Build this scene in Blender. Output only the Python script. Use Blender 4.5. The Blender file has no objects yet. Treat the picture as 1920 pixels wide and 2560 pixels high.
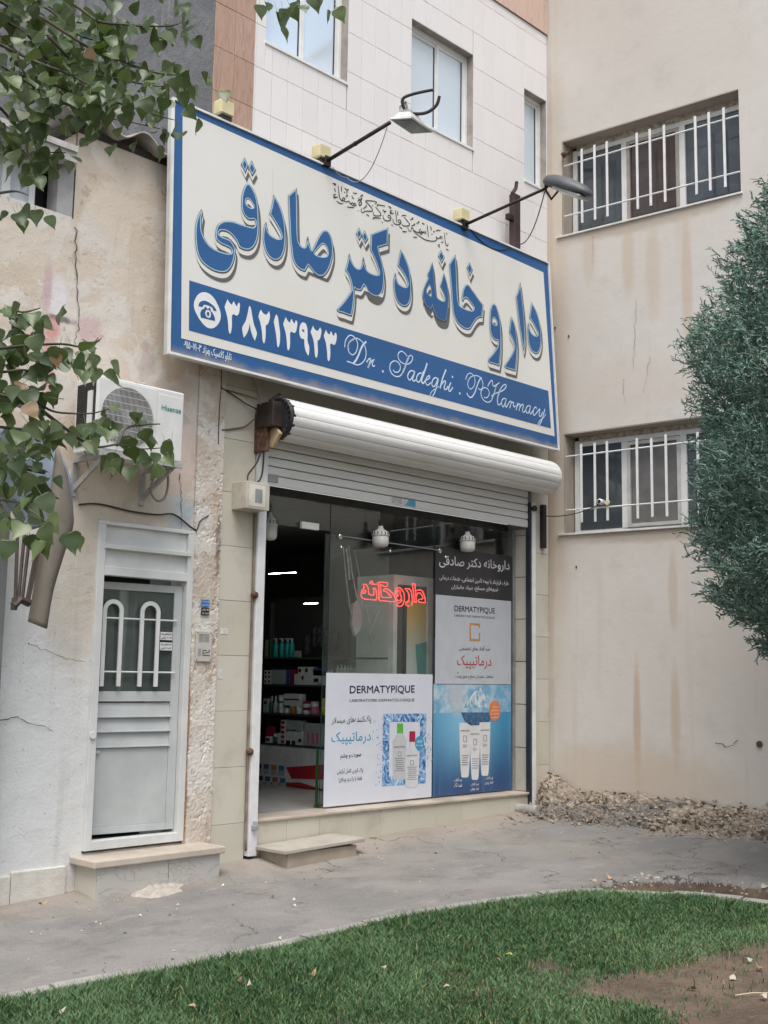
import bpy, bmesh, math, random
import numpy as np
from mathutils import Vector, Matrix, noise
from mathutils.geometry import tessellate_polygon
random.seed(7); RNG = np.random.default_rng(7)
S = bpy.context.scene
COL = S.collection

# ---------------------------------------------------------------- camera
F_PX = 2923.9
YAW, PIT, ROL = [math.radians(v) for v in (45.8994, 7.888, 0.896)]
CAM = np.array([-6.7, -8.0, 1.66])
def _basis():
    cy, sy = math.cos(YAW), math.sin(YAW)
    f0 = np.array([sy, cy, 0]); r0 = np.array([cy, -sy, 0]); u0 = np.array([0, 0, 1.])
    f = math.cos(PIT)*f0 + math.sin(PIT)*u0; u = -math.sin(PIT)*f0 + math.cos(PIT)*u0
    r = math.cos(ROL)*r0 + math.sin(ROL)*u; u2 = -math.sin(ROL)*r0 + math.cos(ROL)*u
    return r, u2, f
CR, CU, CF = _basis()
cam = bpy.data.cameras.new('camera'); camo = bpy.data.objects.new('camera', cam); COL.objects.link(camo)
cam.sensor_fit = 'HORIZONTAL'; cam.sensor_width = 36; cam.lens = F_PX/1920*36
cam.clip_start = 0.05; cam.clip_end = 500
mw = Matrix.Identity(4)
for i in range(3):
    mw[i][0], mw[i][1], mw[i][2], mw[i][3] = CR[i], CU[i], -CF[i], CAM[i]
camo.matrix_world = mw
S.camera = camo
# ---------------------------------------------------------------- world, sun, exposure
W = bpy.data.worlds.new('World'); S.world = W; W.use_nodes = True
nt = W.node_tree; nt.nodes.clear()
sky = nt.nodes.new('ShaderNodeTexSky'); sky.sky_type = 'NISHITA'; sky.sun_disc = False
SUN_EL, SUN_AZ = math.radians(64), math.radians(226)      # azimuth from +Y towards +X
sky.sun_elevation = SUN_EL; sky.sun_rotation = SUN_AZ
sky.air_density = 1.6; sky.dust_density = 4.0; sky.ozone_density = 1.0
hsv = nt.nodes.new('ShaderNodeHueSaturation'); hsv.inputs['Saturation'].default_value = 0.62
bg = nt.nodes.new('ShaderNodeBackground'); bg.inputs['Strength'].default_value = 0.105
wo = nt.nodes.new('ShaderNodeOutputWorld')
nt.links.new(sky.outputs[0], hsv.inputs['Color']); nt.links.new(hsv.outputs[0], bg.inputs['Color']); nt.links.new(bg.outputs[0], wo.inputs[0])
sl = bpy.data.lights.new('sun', 'SUN'); so = bpy.data.objects.new('sun', sl); COL.objects.link(so)
sl.energy = 1.35; sl.angle = math.radians(38); sl.color = (1.0, 0.98, 0.95)
sd = Vector((math.sin(SUN_AZ)*math.cos(SUN_EL), math.cos(SUN_AZ)*math.cos(SUN_EL), math.sin(SUN_EL)))
so.rotation_euler = sd.to_track_quat('Z', 'Y').to_euler(); so.location = (-6, -12, 14)
vs = S.view_settings; vs.view_transform = 'Standard'; vs.look = 'None'; vs.gamma = 1; vs.use_curve_mapping = False
vs.exposure = 1.0
S.cycles.max_bounces = 8; S.cycles.transparent_max_bounces = 24; S.cycles.sample_clamp_indirect = 6
S.cycles.caustics_reflective = False; S.cycles.caustics_refractive = False

# ---------------------------------------------------------------- pixel -> point on a real plane (only used to read measurements off the photo)
def ray(px, py): return (px-960)/F_PX*CR - (py-1280)/F_PX*CU + CF
def onP(px, py, p0, n):
    d = ray(px, py); t = ((np.array(p0, float)-CAM) @ np.array(n, float))/(d @ np.array(n, float)); return CAM + t*d
def onY(px, py, y=0.0): return onP(px, py, (0, y, 0), (0, 1, 0))
def onX(px, py, x): return onP(px, py, (x, 0, 0), (1, 0, 0))
def at(px, py, dist):
    d = ray(px, py); return CAM + d/np.linalg.norm(d)*dist
ANG = math.radians(84.02)
RCOR = np.array([4.31, 0, 0]); RD = np.array([math.cos(ANG), -math.sin(ANG), 0]); RN = np.array([math.sin(ANG), math.cos(ANG), 0])
def onR(px, py, off=0.0):                 # right-hand wall: (distance along wall, height); off>0 is out towards the street
    p = onP(px, py, RCOR - RN*off, RN); return float((p-RCOR) @ RD), float(p[2])

# ---------------------------------------------------------------- materials
def lin(r, g, b):
    f = lambda c: (c/255/12.92) if c/255 <= 0.04045 else ((c/255+0.055)/1.055)**2.4
    return (f(r), f(g), f(b))
class NT:
    def __init__(s, name):
        s.m = bpy.data.materials.new(name); s.m.use_nodes = True; s.t = s.m.node_tree; s.t.nodes.clear()
        s.out = s.t.nodes.new('ShaderNodeOutputMaterial')
        s.co = s.t.nodes.new('ShaderNodeTexCoord').outputs['Object']
    def n(s, typ, **kw):
        nd = s.t.nodes.new(typ)
        for k, v in kw.items():
            if hasattr(nd, k) and k not in nd.inputs: setattr(nd, k, v)
            else: nd.inputs[k].default_value = v
        return nd
    def l(s, a, b): s.t.links.new(a, b)
    def setin(s, sock, v):
        if isinstance(v, (int, float)): sock.default_value = v
        elif isinstance(v, (tuple, list)): sock.default_value = (*v, 1) if len(v) == 3 and sock.type == 'RGBA' else v
        else: s.l(v, sock)
    def math(s, op, a, b=0.0, clamp=False):
        nd = s.t.nodes.new('ShaderNodeMath'); nd.operation = op; nd.use_clamp = clamp
        s.setin(nd.inputs[0], a); s.setin(nd.inputs[1], b); return nd.outputs[0]
    def mapped(s, scale=(1, 1, 1), loc=(0, 0, 0)):
        nd = s.t.nodes.new('ShaderNodeMapping'); nd.inputs['Scale'].default_value = scale; nd.inputs['Location'].default_value = loc
        s.l(s.co, nd.inputs[0]); return nd.outputs[0]
    def noise(s, scale, detail=4, rough=0.55, vec=None, dist=0.0):
        nd = s.t.nodes.new('ShaderNodeTexNoise'); nd.inputs['Scale'].default_value = scale; nd.inputs['Detail'].default_value = detail
        nd.inputs['Roughness'].default_value = rough; nd.inputs['Distortion'].default_value = dist
        s.l(vec if vec is not None else s.co, nd.inputs['Vector']); return nd.outputs[0]
    def ramp(s, f, a, b):
        nd = s.t.nodes.new('ShaderNodeMapRange'); nd.inputs[1].default_value = a; nd.inputs[2].default_value = b
        nd.interpolation_type = 'SMOOTHSTEP'; s.l(f, nd.inputs[0]); return nd.outputs[0]
    def mix(s, f, a, b, mode='MIX'):
        nd = s.t.nodes.new('ShaderNodeMix'); nd.data_type = 'RGBA'; nd.blend_type = mode
        s.setin(nd.inputs[0], f); s.setin(nd.inputs[6], a); s.setin(nd.inputs[7], b); return nd.outputs[2]
    def bump(s, h, strength=0.3, dist=0.01):
        nd = s.t.nodes.new('ShaderNodeBump'); nd.inputs['Strength'].default_value = strength; nd.inputs['Distance'].default_value = dist
        s.l(h, nd.inputs['Height']); return nd.outputs[0]
    def patch(s, c, r, axes=('X', 'Z'), edge=0.5, wob=0.6, nscale=4.0):
        sep = s.t.nodes.new('ShaderNodeSeparateXYZ'); s.l(s.co, sep.inputs[0])
        a = s.math('DIVIDE', s.math('SUBTRACT', sep.outputs[axes[0]], c[0]), r[0])
        b = s.math('DIVIDE', s.math('SUBTRACT', sep.outputs[axes[1]], c[1]), r[1])
        d = s.math('SQRT', s.math('ADD', s.math('MULTIPLY', a, a), s.math('MULTIPLY', b, b)))
        d = s.math('ADD', d, s.math('MULTIPLY', s.math('SUBTRACT', s.noise(nscale, 5, 0.6), 0.5), wob*2))
        return s.math('SUBTRACT', 1.0, s.ramp(d, 1-edge, 1+edge*0.4))
    def done(s, col, rough=0.6, normal=None, **kw):
        p = s.t.nodes.new('ShaderNodeBsdfPrincipled'); s.setin(p.inputs['Base Color'], col); s.setin(p.inputs['Roughness'], rough)
        for k, v in kw.items(): s.setin(p.inputs[k.replace('_', ' ')], v)
        if normal is not None: s.l(normal, p.inputs['Normal'])
        s.l(p.outputs[0], s.out.inputs[0]); return s.m
_mc = {}
def plain(name, col, rough=0.5, metal=0.0, var=0.10, scale=6.0, bump=0.0, spec=0.5, bscale=60.0):
    if name in _mc: return _mc[name]
    t = NT(name)
    n1 = t.noise(scale, 5, 0.6); dark = tuple(c*(1-var*1.6) for c in col); lite = tuple(min(1, c*(1+var)) for c in col)
    c = t.mix(t.ramp(n1, 0.3, 0.7), dark, lite)
    nrm = t.bump(t.noise(bscale, 3), bump, 0.004) if bump else None
    m = t.done(c, rough, nrm, Metallic=metal, Specular_IOR_Level=spec); _mc[name] = m; return m
def plaster(name, a, b, patches=(), streak=0.0, streakcol=(0.2, 0.13, 0.08), bump=0.4, axes=('X', 'Z'), scale=0.9, speck=0.15, peel=0.0, peelcols=((0.62, 0.595, 0.56), (0.40, 0.335, 0.275))):
    t = NT(name)
    c = t.mix(t.ramp(t.noise(scale, 6, 0.62, dist=0.4), 0.33, 0.68), a, b)
    c = t.mix(t.math('MULTIPLY', t.ramp(t.noise(scale*6, 5, 0.6), 0.5, 0.75), 0.35), c, tuple(x*0.78 for x in a))
    pf = None
    if peel:
        pf = t.ramp(t.noise(1.6, 9, 0.66, dist=0.5), 0.50, 0.535); pf2 = t.ramp(t.noise(2.7, 9, 0.70, t.mapped((1, 1, 1), (7, 3, 5)), 0.4), 0.585, 0.615)
        c = t.mix(t.math('MULTIPLY', pf, peel), c, peelcols[0]); c = t.mix(t.math('MULTIPLY', pf2, peel), c, peelcols[1])
    for p in patches:
        cc, rr, col, st = p[:4]; wob = p[4] if len(p) > 4 else 0.6; ns = p[5] if len(p) > 5 else 4.0
        c = t.mix(t.math('MULTIPLY', t.patch(cc, rr, axes, 0.5, wob, ns), st), c, col)
    if streak:
        v = t.mapped((5, 5, 0.25)); sm = t.ramp(t.noise(1.0, 6, 0.6, v), 0.56, 0.72)
        c = t.mix(t.math('MULTIPLY', sm, streak), c, streakcol)
    sp = t.ramp(t.noise(38, 2, 0.5), 0.66, 0.74)
    c = t.mix(t.math('MULTIPLY', sp, speck), c, (0.08, 0.065, 0.05))
    h = t.math('ADD', t.noise(9, 6, 0.65), t.math('MULTIPLY', t.noise(70, 3, 0.6), 0.25))
    if peel: h = t.math('SUBTRACT', t.math('ADD', h, t.math('MULTIPLY', pf, 0.12)), t.math('MULTIPLY', pf2, 0.22))
    return t.done(c, 0.9, t.bump(h, bump, 0.02), Specular_IOR_Level=0.2)
def tile_mat(name, a, b, rough=0.25, relief=0.0, var=0.10, dirt_or_sheen=0.25):
    t = NT(name)
    oi = t.t.nodes.new('ShaderNodeObjectInfo').outputs['Random']
    gco = t.t.nodes.new('ShaderNodeNewGeometry').outputs['Position']
    c = t.mix(oi, a, b)
    c = t.mix(t.math('MULTIPLY', t.ramp(t.noise(2.2, 6, 0.65, gco), 0.48, 0.75), dirt_or_sheen), c, (0.25, 0.20, 0.15))
    c = t.mix(t.math('MULTIPLY', t.ramp(t.noise(45, 2, 0.5, gco), 0.68, 0.75), 0.5*dirt_or_sheen), c, (0.06, 0.05, 0.04))
    nrm = None
    if relief:
        mp = t.t.nodes.new('ShaderNodeMapping'); mp.inputs['Scale'].default_value = (26, 26, 3.5); t.l(gco, mp.inputs[0])
        h = t.noise(1.0, 4, 0.6, mp.outputs[0], 1.2); nrm = t.bump(h, relief, 0.02)
        c = t.mix(t.math('MULTIPLY', t.ramp(h, 0.45, 0.7), 0.45), c, tuple(x*0.62 for x in a))
    else:
        nrm = t.bump(t.noise(3.0, 3, 0.5, gco), 0.06, 0.02)
    return t.done(c, rough, nrm, Specular_IOR_Level=0.4)
def glass_mat(name, tint=(0.75, 0.82, 0.80), rough=0.01, boost=1.0, dirt_or_sheen=0.03):
    t = NT(name)
    tr = t.t.nodes.new('ShaderNodeBsdfTransparent'); tr.inputs[0].default_value = (*tint, 1)
    gl = t.t.nodes.new('ShaderNodeBsdfGlossy'); gl.inputs['Roughness'].default_value = rough; gl.inputs[0].default_value = (1, 1, 1, 1)
    df = t.t.nodes.new('ShaderNodeBsdfDiffuse'); df.inputs[0].default_value = (0.5, 0.52, 0.5, 1)
    lw = t.t.nodes.new('ShaderNodeLayerWeight'); lw.inputs[0].default_value = 0.5
    fr = t.math('ADD', t.math('MULTIPLY', t.math('POWER', lw.outputs['Facing'], 5.0), 0.96), 0.04)
    mx = t.t.nodes.new('ShaderNodeMixShader'); t.l(t.math('MULTIPLY', fr, boost, True), mx.inputs[0]); t.l(tr.outputs[0], mx.inputs[1]); t.l(gl.outputs[0], mx.inputs[2])
    m2 = t.t.nodes.new('ShaderNodeMixShader'); t.l(t.math('MULTIPLY', t.ramp(t.noise(3, 6, 0.65), 0.35, 0.8), dirt_or_sheen), m2.inputs[0]); t.l(mx.outputs[0], m2.inputs[1]); t.l(df.outputs[0], m2.inputs[2])  # pale grey film: dust plus reflection brightness painted into the glass
    t.l(m2.outputs[0], t.out.inputs[0]); return t.m
def emit(name, col, s):
    t = NT(name); e = t.t.nodes.new('ShaderNodeEmission'); e.inputs[0].default_value = (*col, 1); e.inputs[1].default_value = s
    t.l(e.outputs[0], t.out.inputs[0]); return t.m

# ---------------------------------------------------------------- mesh helpers
class MB:
    def __init__(s): s.v = []; s.f = []
    def add(s, vs, fs):
        k = len(s.v); s.v += [tuple(map(float, v)) for v in vs]; s.f += [tuple(i+k for i in f) for f in fs]; return s
    def box(s, x0, x1, y0, y1, z0, z1):
        return s.add([(x0,y0,z0),(x1,y0,z0),(x1,y1,z0),(x0,y1,z0),(x0,y0,z1),(x1,y0,z1),(x1,y1,z1),(x0,y1,z1)],
                     [(0,3,2,1),(4,5,6,7),(0,1,5,4),(1,2,6,5),(2,3,7,6),(3,0,4,7)])
    def obox(s, c, ax, ay, az):           # oriented box: centre and three half-axes
        c, ax, ay, az = [np.array(q, float) for q in (c, ax, ay, az)]
        vs = [c+a*ax+b*ay+d*az for d in (-1, 1) for a, b in ((-1,-1),(1,-1),(1,1),(-1,1))]
        return s.add(vs, [(0,3,2,1),(4,5,6,7),(0,1,5,4),(1,2,6,5),(2,3,7,6),(3,0,4,7)])
    def bar(s, p, q, w, h=None, up=(0, 0, 1)):
        p, q = np.array(p, float), np.array(q, float); d = q-p; L = np.linalg.norm(d); d /= L
        u = np.array(up, float); a = np.cross(d, u); a /= max(np.linalg.norm(a), 1e-9); b = np.cross(a, d); h = h or w
        return s.obox((p+q)/2, d*L/2, a*w/2, b*h/2)
    def tube(s, pts, r, n=8, cap=True):
        pts = [np.array(p, float) for p in pts]; R = r if isinstance(r, (list, tuple)) else [r]*len(pts); k = len(s.v)
        prev = None
        for i, p in enumerate(pts):
            d = pts[min(i+1, len(pts)-1)]-pts[max(i-1, 0)]; d = d/max(np.linalg.norm(d), 1e-9)
            a = np.cross(d, (0, 0, 1.)) if prev is None else prev - d*(prev @ d)
            if np.linalg.norm(a) < 1e-5: a = np.cross(d, (1., 0, 0))
            a /= np.linalg.norm(a); prev = a; b = np.cross(d, a)
            for j in range(n):
                t = 2*math.pi*j/n; s.v.append(tuple(p+R[i]*(math.cos(t)*a+math.sin(t)*b)))
        for i in range(len(pts)-1):
            for j in range(n):
                s.f.append((k+i*n+j, k+i*n+(j+1) % n, k+(i+1)*n+(j+1) % n, k+(i+1)*n+j))
        if cap:
            s.f.append(tuple(k+j for j in range(n))[::-1]); s.f.append(tuple(k+(len(pts)-1)*n+j for j in range(n)))
        return s
    def lathe(s, c, prof, n=16, axis='z'):
        k = len(s.v)
        for r, h in prof:
            for j in range(n):
                t = 2*math.pi*j/n; a, b = r*math.cos(t), r*math.sin(t)
                v = {'z': (a, b, h), 'x': (h, a, b), 'y': (a, h, b)}[axis]
                s.v.append((c[0]+v[0], c[1]+v[1], c[2]+v[2]))
        for i in range(len(prof)-1):
            for j in range(n):
                s.f.append((k+i*n+j, k+i*n+(j+1) % n, k+(i+1)*n+(j+1) % n, k+(i+1)*n+j))
        s.f.append(tuple(k+j for j in range(n))[::-1]); s.f.append(tuple(k+(len(prof)-1)*n+j for j in range(n)))
        return s
    def quad(s, a, b, c, d): return s.add([a, b, c, d], [(0, 1, 2, 3)])
    def mesh(s, name):
        me = bpy.data.meshes.new(name); me.from_pydata(s.v, [], s.f); me.update()
        bm = bmesh.new(); bm.from_mesh(me); bmesh.ops.recalc_face_normals(bm, faces=bm.faces); bm.to_mesh(me); bm.free(); return me
    def build(s, name, mat, parent=None, smooth=False, bevel=0.0, **kw):
        return link(name, s.mesh(name), mat, parent, smooth, bevel, **kw)
def link(name, me, mat, parent=None, smooth=False, bevel=0.0, **kw):
    if mat is not None and not me.materials: me.materials.append(mat)
    if smooth: me.polygons.foreach_set('use_smooth', [True]*len(me.polygons))
    o = bpy.data.objects.new(name, me); COL.objects.link(o)
    if parent is not None: o.parent = parent
    if bevel:
        b = o.modifiers.new('bevel', 'BEVEL'); b.width = bevel; b.segments = 2; b.limit_method = 'ANGLE'; b.angle_limit = math.radians(40)
    for k, v in kw.items(): o[k] = v
    return o
def thing(name, label, cat, group=None, loc=(0, 0, 0), rz=0.0):
    o = bpy.data.objects.new(name, None); COL.objects.link(o); o.empty_display_size = 0.1
    o.location = loc; o.rotation_euler = (0, 0, rz); tag(o, label, cat, group); return o
def tag(o, label, cat, group=None):
    o['label'] = label; o['category'] = cat
    if group: o['group'] = group
    return o
def structure(o): o['kind'] = 'structure'; return o
def catmull(pts, closed=True, n=6):       # smooth path; a point (x, y, 1) stays a sharp corner
    P = [(p[0], p[1], len(p) > 2) for p in pts]; N = len(P); out = []
    rng = range(N if closed else N-1)
    for i in rng:
        p1, p2 = P[i], P[(i+1) % N]
        p0 = P[(i-1) % N] if (closed or i > 0) else p1
        p3 = P[(i+2) % N] if (closed or i+2 < N) else p2
        a, b, c, d = [np.array(q[:2], float) for q in (p0, p1, p2, p3)]
        m1 = (c-b) if p1[2] else (c-a)/2; m2 = (c-b) if p2[2] else (d-b)/2
        L = np.linalg.norm(c-b)
        for m in (m1, m2):
            q = np.linalg.norm(m)
            if q > L*1.3: m *= L*1.3/q
        for k in range(n):
            t = k/n; t2, t3 = t*t, t*t*t
            out.append((2*t3-3*t2+1)*b+(t3-2*t2+t)*m1+(-2*t3+3*t2)*c+(t3-t2)*m2)
    if not closed: out.append(np.array(P[-1][:2], float))
    return out
def offset_poly(p, d):                    # grow a closed outline by d
    p = [np.array(q) for q in p]; n = len(p)
    area = sum(p[i][0]*p[(i+1) % n][1]-p[(i+1) % n][0]*p[i][1] for i in range(n))/2
    sg = 1 if area > 0 else -1; out = []
    for i in range(n):
        a, b, c = p[i-1], p[i], p[(i+1) % n]
        e1, e2 = b-a, c-b; e1 = e1/max(np.linalg.norm(e1), 1e-9); e2 = e2/max(np.linalg.norm(e2), 1e-9)
        n1, n2 = np.array([e1[1], -e1[0]])*sg, np.array([e2[1], -e2[0]])*sg
        m = n1+n2; q = np.linalg.norm(m)
        m = n1 if q < 1e-6 else m/q
        k = max(0.45, float(m @ n1)); out.append(b+m*d/k)
    return out
def fill(outline, holes, fn, mb):         # triangulate a flat outline with holes; fn maps 2D to 3D
    loops = [[Vector((q[0], q[1], 0)) for q in outline]]+[[Vector((q[0], q[1], 0)) for q in h] for h in holes]
    tris = tessellate_polygon(loops); flat = [q for l in loops for q in l]
    mb.add([fn(q.x, q.y) for q in flat], [tuple(t) for t in tris])
def ribbon(pts, w, fn, mb):               # brush stroke of width w along a 2D path (w may vary along it)
    n = len(pts); L = []; Rr = []
    for i, p in enumerate(pts):
        d = pts[min(i+1, n-1)]-pts[max(i-1, 0)]; d = d/max(np.linalg.norm(d), 1e-9); q = np.array([-d[1], d[0]])
        ww = (w(i/(n-1)) if callable(w) else w)/2; L.append(p+q*ww); Rr.append(p-q*ww)
    vs = [fn(*q) for q in L]+[fn(*q) for q in Rr]
    mb.add(vs, [(i, i+1, n+i+1, n+i) for i in range(n-1)])
# ---------------------------------------------------------------- lettering
_AR = {'ا':'FE8D FE8E','آ':'FE81 FE82','أ':'FE83 FE84','ب':'FE8F FE90 FE91 FE92','پ':'FB56 FB57 FB58 FB59','ت':'FE95 FE96 FE97 FE98','ج':'FE9D FE9E FE9F FEA0',
 'ح':'FEA1 FEA2 FEA3 FEA4','چ':'FB7A FB7B FB7C FB7D','خ':'FEA5 FEA6 FEA7 FEA8','د':'FEA9 FEAA','ذ':'FEAB FEAC','ر':'FEAD FEAE','ز':'FEAF FEB0','س':'FEB1 FEB2 FEB3 FEB4',
 'ش':'FEB5 FEB6 FEB7 FEB8','ص':'FEB9 FEBA FEBB FEBC','ض':'FEBD FEBE FEBF FEC0','ط':'FEC1 FEC2 FEC3 FEC4','ظ':'FEC5 FEC6 FEC7 FEC8','ع':'FEC9 FECA FECB FECC',
 'ف':'FED1 FED2 FED3 FED4','ق':'FED5 FED6 FED7 FED8','ک':'FB8E FB8F FB90 FB91','ل':'FEDD FEDE FEDF FEE0','م':'FEE1 FEE2 FEE3 FEE4','ن':'FEE5 FEE6 FEE7 FEE8',
 'ه':'FEE9 FEEA FEEB FEEC','و':'FEED FEEE','ی':'FBFC FBFD FBFE FBFF'}
_AR = {k: [chr(int(x, 16)) for x in v.split()] for k, v in _AR.items()}
def shape(t):                             # logical Persian -> joined forms in visual order
    out = []; i = 0
    while i < len(t):
        ch = t[i]
        if ch not in _AR: out.append(ch if ch != '\u200c' else ''); i += 1; continue
        prev = t[i-1] if i > 0 else ' '; pj = prev in _AR and len(_AR[prev]) == 4
        if ch == 'ل' and i+1 < len(t) and t[i+1] == 'ا': out.append('\uFEFC' if pj else '\uFEFB'); i += 2; continue
        nj = i+1 < len(t) and t[i+1] in _AR and len(_AR[ch]) == 4
        f = _AR[ch]; out.append(f[3] if pj and nj else f[2] if nj else f[1] if pj else f[0]); i += 1
    res = []; num = ''
    for ch in out:
        if ch in '۰۱۲۳۴۵۶۷۸۹': num += ch; continue
        if num: res.append(num); num = ''
        res.append(ch)
    if num: res.append(num)
    return ''.join(res[::-1])
_tc = {}
def text_mesh(body, bold=0.0):
    k = (body, bold)
    if k in _tc: return _tc[k]
    cu = bpy.data.curves.new('lettering', 'FONT'); cu.body = body; cu.offset = bold; cu.resolution_u = 3
    o = bpy.data.objects.new('lettering', cu); COL.objects.link(o)
    dg = bpy.context.evaluated_depsgraph_get(); dg.update()
    me = bpy.data.meshes.new_from_object(o.evaluated_get(dg))
    v = np.array([q.co[:2] for q in me.vertices]); f = [tuple(p.vertices) for p in me.polygons]
    bpy.data.meshes.remove(me); bpy.data.objects.remove(o); bpy.data.curves.remove(cu)
    v[:, 0] -= v[:, 0].min(); w = v[:, 0].max(); v[:, 1] -= v[:, 1].min(); h = v[:, 1].max()
    _tc[k] = (v, f, w, h); return _tc[k]
def text(body, a, b, h, fn, mb, bold=0.0, ar=True):
    """lay text between 2D points a (left foot) and b (right foot), full ink height h, into mb; fn maps 2D to 3D"""
    v, f, w, hh = text_mesh(shape(body) if ar else body)
    a, b = np.array(a, float), np.array(b, float); e = (b-a)/w; u = np.array([-(b-a)[1], (b-a)[0]]); u = u/np.linalg.norm(u)*h/hh
    o0 = np.array(fn(0, 0)); nn = np.cross(np.array(fn(1, 0))-o0, np.array(fn(0, 1))-o0)
    sh = [(0, 0)] if bold <= 0 else [(0, 0), (bold, 0), (-bold, 0)] + ([(0, bold), (0, -bold)] if bold > 0.009 else [])
    for k, (dx, dy) in enumerate(sh):
        mb.add([np.array(fn(*(a+e*q[0]+u*q[1]+(b-a)/np.linalg.norm(b-a)*dx*h+u*hh*dy)))+nn*0.0002*k for q in v], f)
# ================================================================ materials
white_paint = plain('white paint', (0.66, 0.67, 0.67), 0.45, var=0.07, scale=5)
cream_plastic = plain('cream plastic', (0.62, 0.56, 0.33), 0.5, var=0.08)
dark_steel = plain('brown black steel', (0.035, 0.025, 0.023), 0.5, metal=0.3, var=0.3)
rusty = plain('rusty steel', (0.11, 0.055, 0.03), 0.85, var=0.5, scale=20, bump=0.4)
grey_metal = plain('grey metal', (0.32, 0.33, 0.34), 0.45, metal=0.4, var=0.12)
black = plain('black rubber', (0.012, 0.012, 0.013), 0.6, var=0.3)
cable_m = plain('cable', (0.03, 0.025, 0.02), 0.7)
chrome = plain('chrome', (0.75, 0.75, 0.75), 0.15, metal=1.0, var=0.02)
marble = plain('cream marble', (0.47, 0.41, 0.345), 0.45, var=0.12, scale=3, bump=0.05)
cream_a, cream_b = (0.50, 0.475, 0.40), (0.55, 0.525, 0.455)
cream_tile = tile_mat('cream glazed tile', cream_a, cream_b, 0.3, dirt_or_sheen=0.35)
white_tile = tile_mat('white facade tile', (0.72, 0.70, 0.705), (0.745, 0.725, 0.73), 0.35, dirt_or_sheen=0.03)
brown_tile = tile_mat('wood grain tile', (0.41, 0.265, 0.20), (0.46, 0.31, 0.24), 0.5, relief=0.5, dirt_or_sheen=0.15)
pink_tile = tile_mat('pink facade tile', (0.56, 0.40, 0.33), (0.60, 0.44, 0.37), 0.45, relief=0.15, dirt_or_sheen=0.1)
joint = plain('tile joint', (0.20, 0.18, 0.16), 0.9, var=0.2)
# ================================================================ ground
def gz(x, y):
    z = 0.02 + (0.035 if x > 0 else 0.042)*x
    if x > 6: z = 0.02+0.035*6
    if x < -6: z = 0.02-0.042*6
    ap = max(0.0, 1-max(0.0, -y)/0.55); return z + 0.06*ap*ap*(3-2*ap)
def sheet(x0, x1, y0, y1, nx, ny, fz):
    mb = MB(); xs = np.linspace(x0, x1, nx); ys = np.linspace(y0, y1, ny)
    mb.v = [(x, y, fz(x, y)) for y in ys for x in xs]
    mb.f = [(j*nx+i, j*nx+i+1, (j+1)*nx+i+1, (j+1)*nx+i) for j in range(ny-1) for i in range(nx-1)]
    return mb
t = NT('far ground'); m_far = t.done(t.mix(t.noise(0.3), (0.16, 0.145, 0.12), (0.22, 0.20, 0.17)), 0.95)
mb = MB(); mb.box(-60, 60, -70, 40, -1.2, -0.42)
structure(mb.build('ground', m_far))
# asphalt footpath with dust along the wall, cracks and patches
t = NT('footpath asphalt')
sep = t.t.nodes.new('ShaderNodeSeparateXYZ'); t.l(t.co, sep.inputs[0])
c = t.mix(t.ramp(t.noise(1.3, 6, 0.62), 0.32, 0.68), (0.165, 0.160, 0.155), (0.225, 0.215, 0.205))
c = t.mix(t.math('MULTIPLY', t.ramp(t.noise(0.55, 5, 0.6), 0.5, 0.68), 0.5), c, (0.27, 0.245, 0.215)); c = t.mix(t.math('MULTIPLY', t.ramp(t.noise(3.5, 7, 0.7), 0.52, 0.66), 0.45), c, (0.115, 0.11, 0.105)); c = t.mix(t.math('MULTIPLY', t.ramp(t.noise(5.5, 6, 0.7, t.mapped((0.5, 1, 1), (4, 2, 0))), 0.56, 0.68), 0.4), c, (0.32, 0.30, 0.27))
dust = t.ramp(t.math('ADD', sep.outputs['Y'], t.math('MULTIPLY', t.math('SUBTRACT', t.noise(2.5, 6, 0.65), 0.5), 0.9)), -0.62, -0.02)
c = t.mix(t.math('MULTIPLY', dust, 0.6), c, (0.33, 0.28, 0.23))
spk = t.noise(130, 2, 0.5); c = t.mix(t.math('MULTIPLY', t.ramp(spk, 0.56, 0.70), 0.5), c, (0.36, 0.34, 0.31))
c = t.mix(t.math('MULTIPLY', t.ramp(t.noise(75, 3, 0.55), 0.60, 0.72), 0.65), c, (0.06, 0.055, 0.05))
vo = t.t.nodes.new('ShaderNodeTexVoronoi'); vo.feature = 'DISTANCE_TO_EDGE'; vo.inputs['Scale'].default_value = 0.75
wv = t.t.nodes.new('ShaderNodeVectorMath'); wv.operation = 'ADD'; nz = t.t.nodes.new('ShaderNodeTexNoise'); nz.inputs['Scale'].default_value = 2.2; nz.inputs['Detail'].default_value = 8
t.l(t.co, nz.inputs['Vector']); t.l(t.co, wv.inputs[0]); t.l(nz.outputs['Color'], wv.inputs[1]); t.l(wv.outputs[0], vo.inputs['Vector'])
crack = t.math('MULTIPLY', t.math('SUBTRACT', 1.0, t.ramp(vo.outputs['Distance'], 0.0, 0.009)), t.ramp(t.noise(0.9, 3), 0.47, 0.58))
c = t.mix(t.math('MULTIPLY', crack, 0.85), c, (0.035, 0.03, 0.028))
h = t.math('SUBTRACT', t.math('ADD', t.noise(120, 3, 0.6), t.math('MULTIPLY', t.noise(7, 5, 0.6), 1.2)), t.math('MULTIPLY', crack, 2.0))
asphalt = t.done(c, 0.92, t.bump(h, 0.45, 0.008), Specular_IOR_Level=0.25)
def path_z(x, y):
    z = gz(x, y)+0.012*noise.noise(Vector((x*1.1, y*1.1, 3)))
    return z
structure(sheet(-14, 0.9, -4.6, 0.35, 130, 60, path_z).build('footpath', asphalt, smooth=True)); structure(sheet(0.9, 4.75, -2.2, 0.35, 60, 40, path_z).build('footpath', asphalt, smooth=True))
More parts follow.
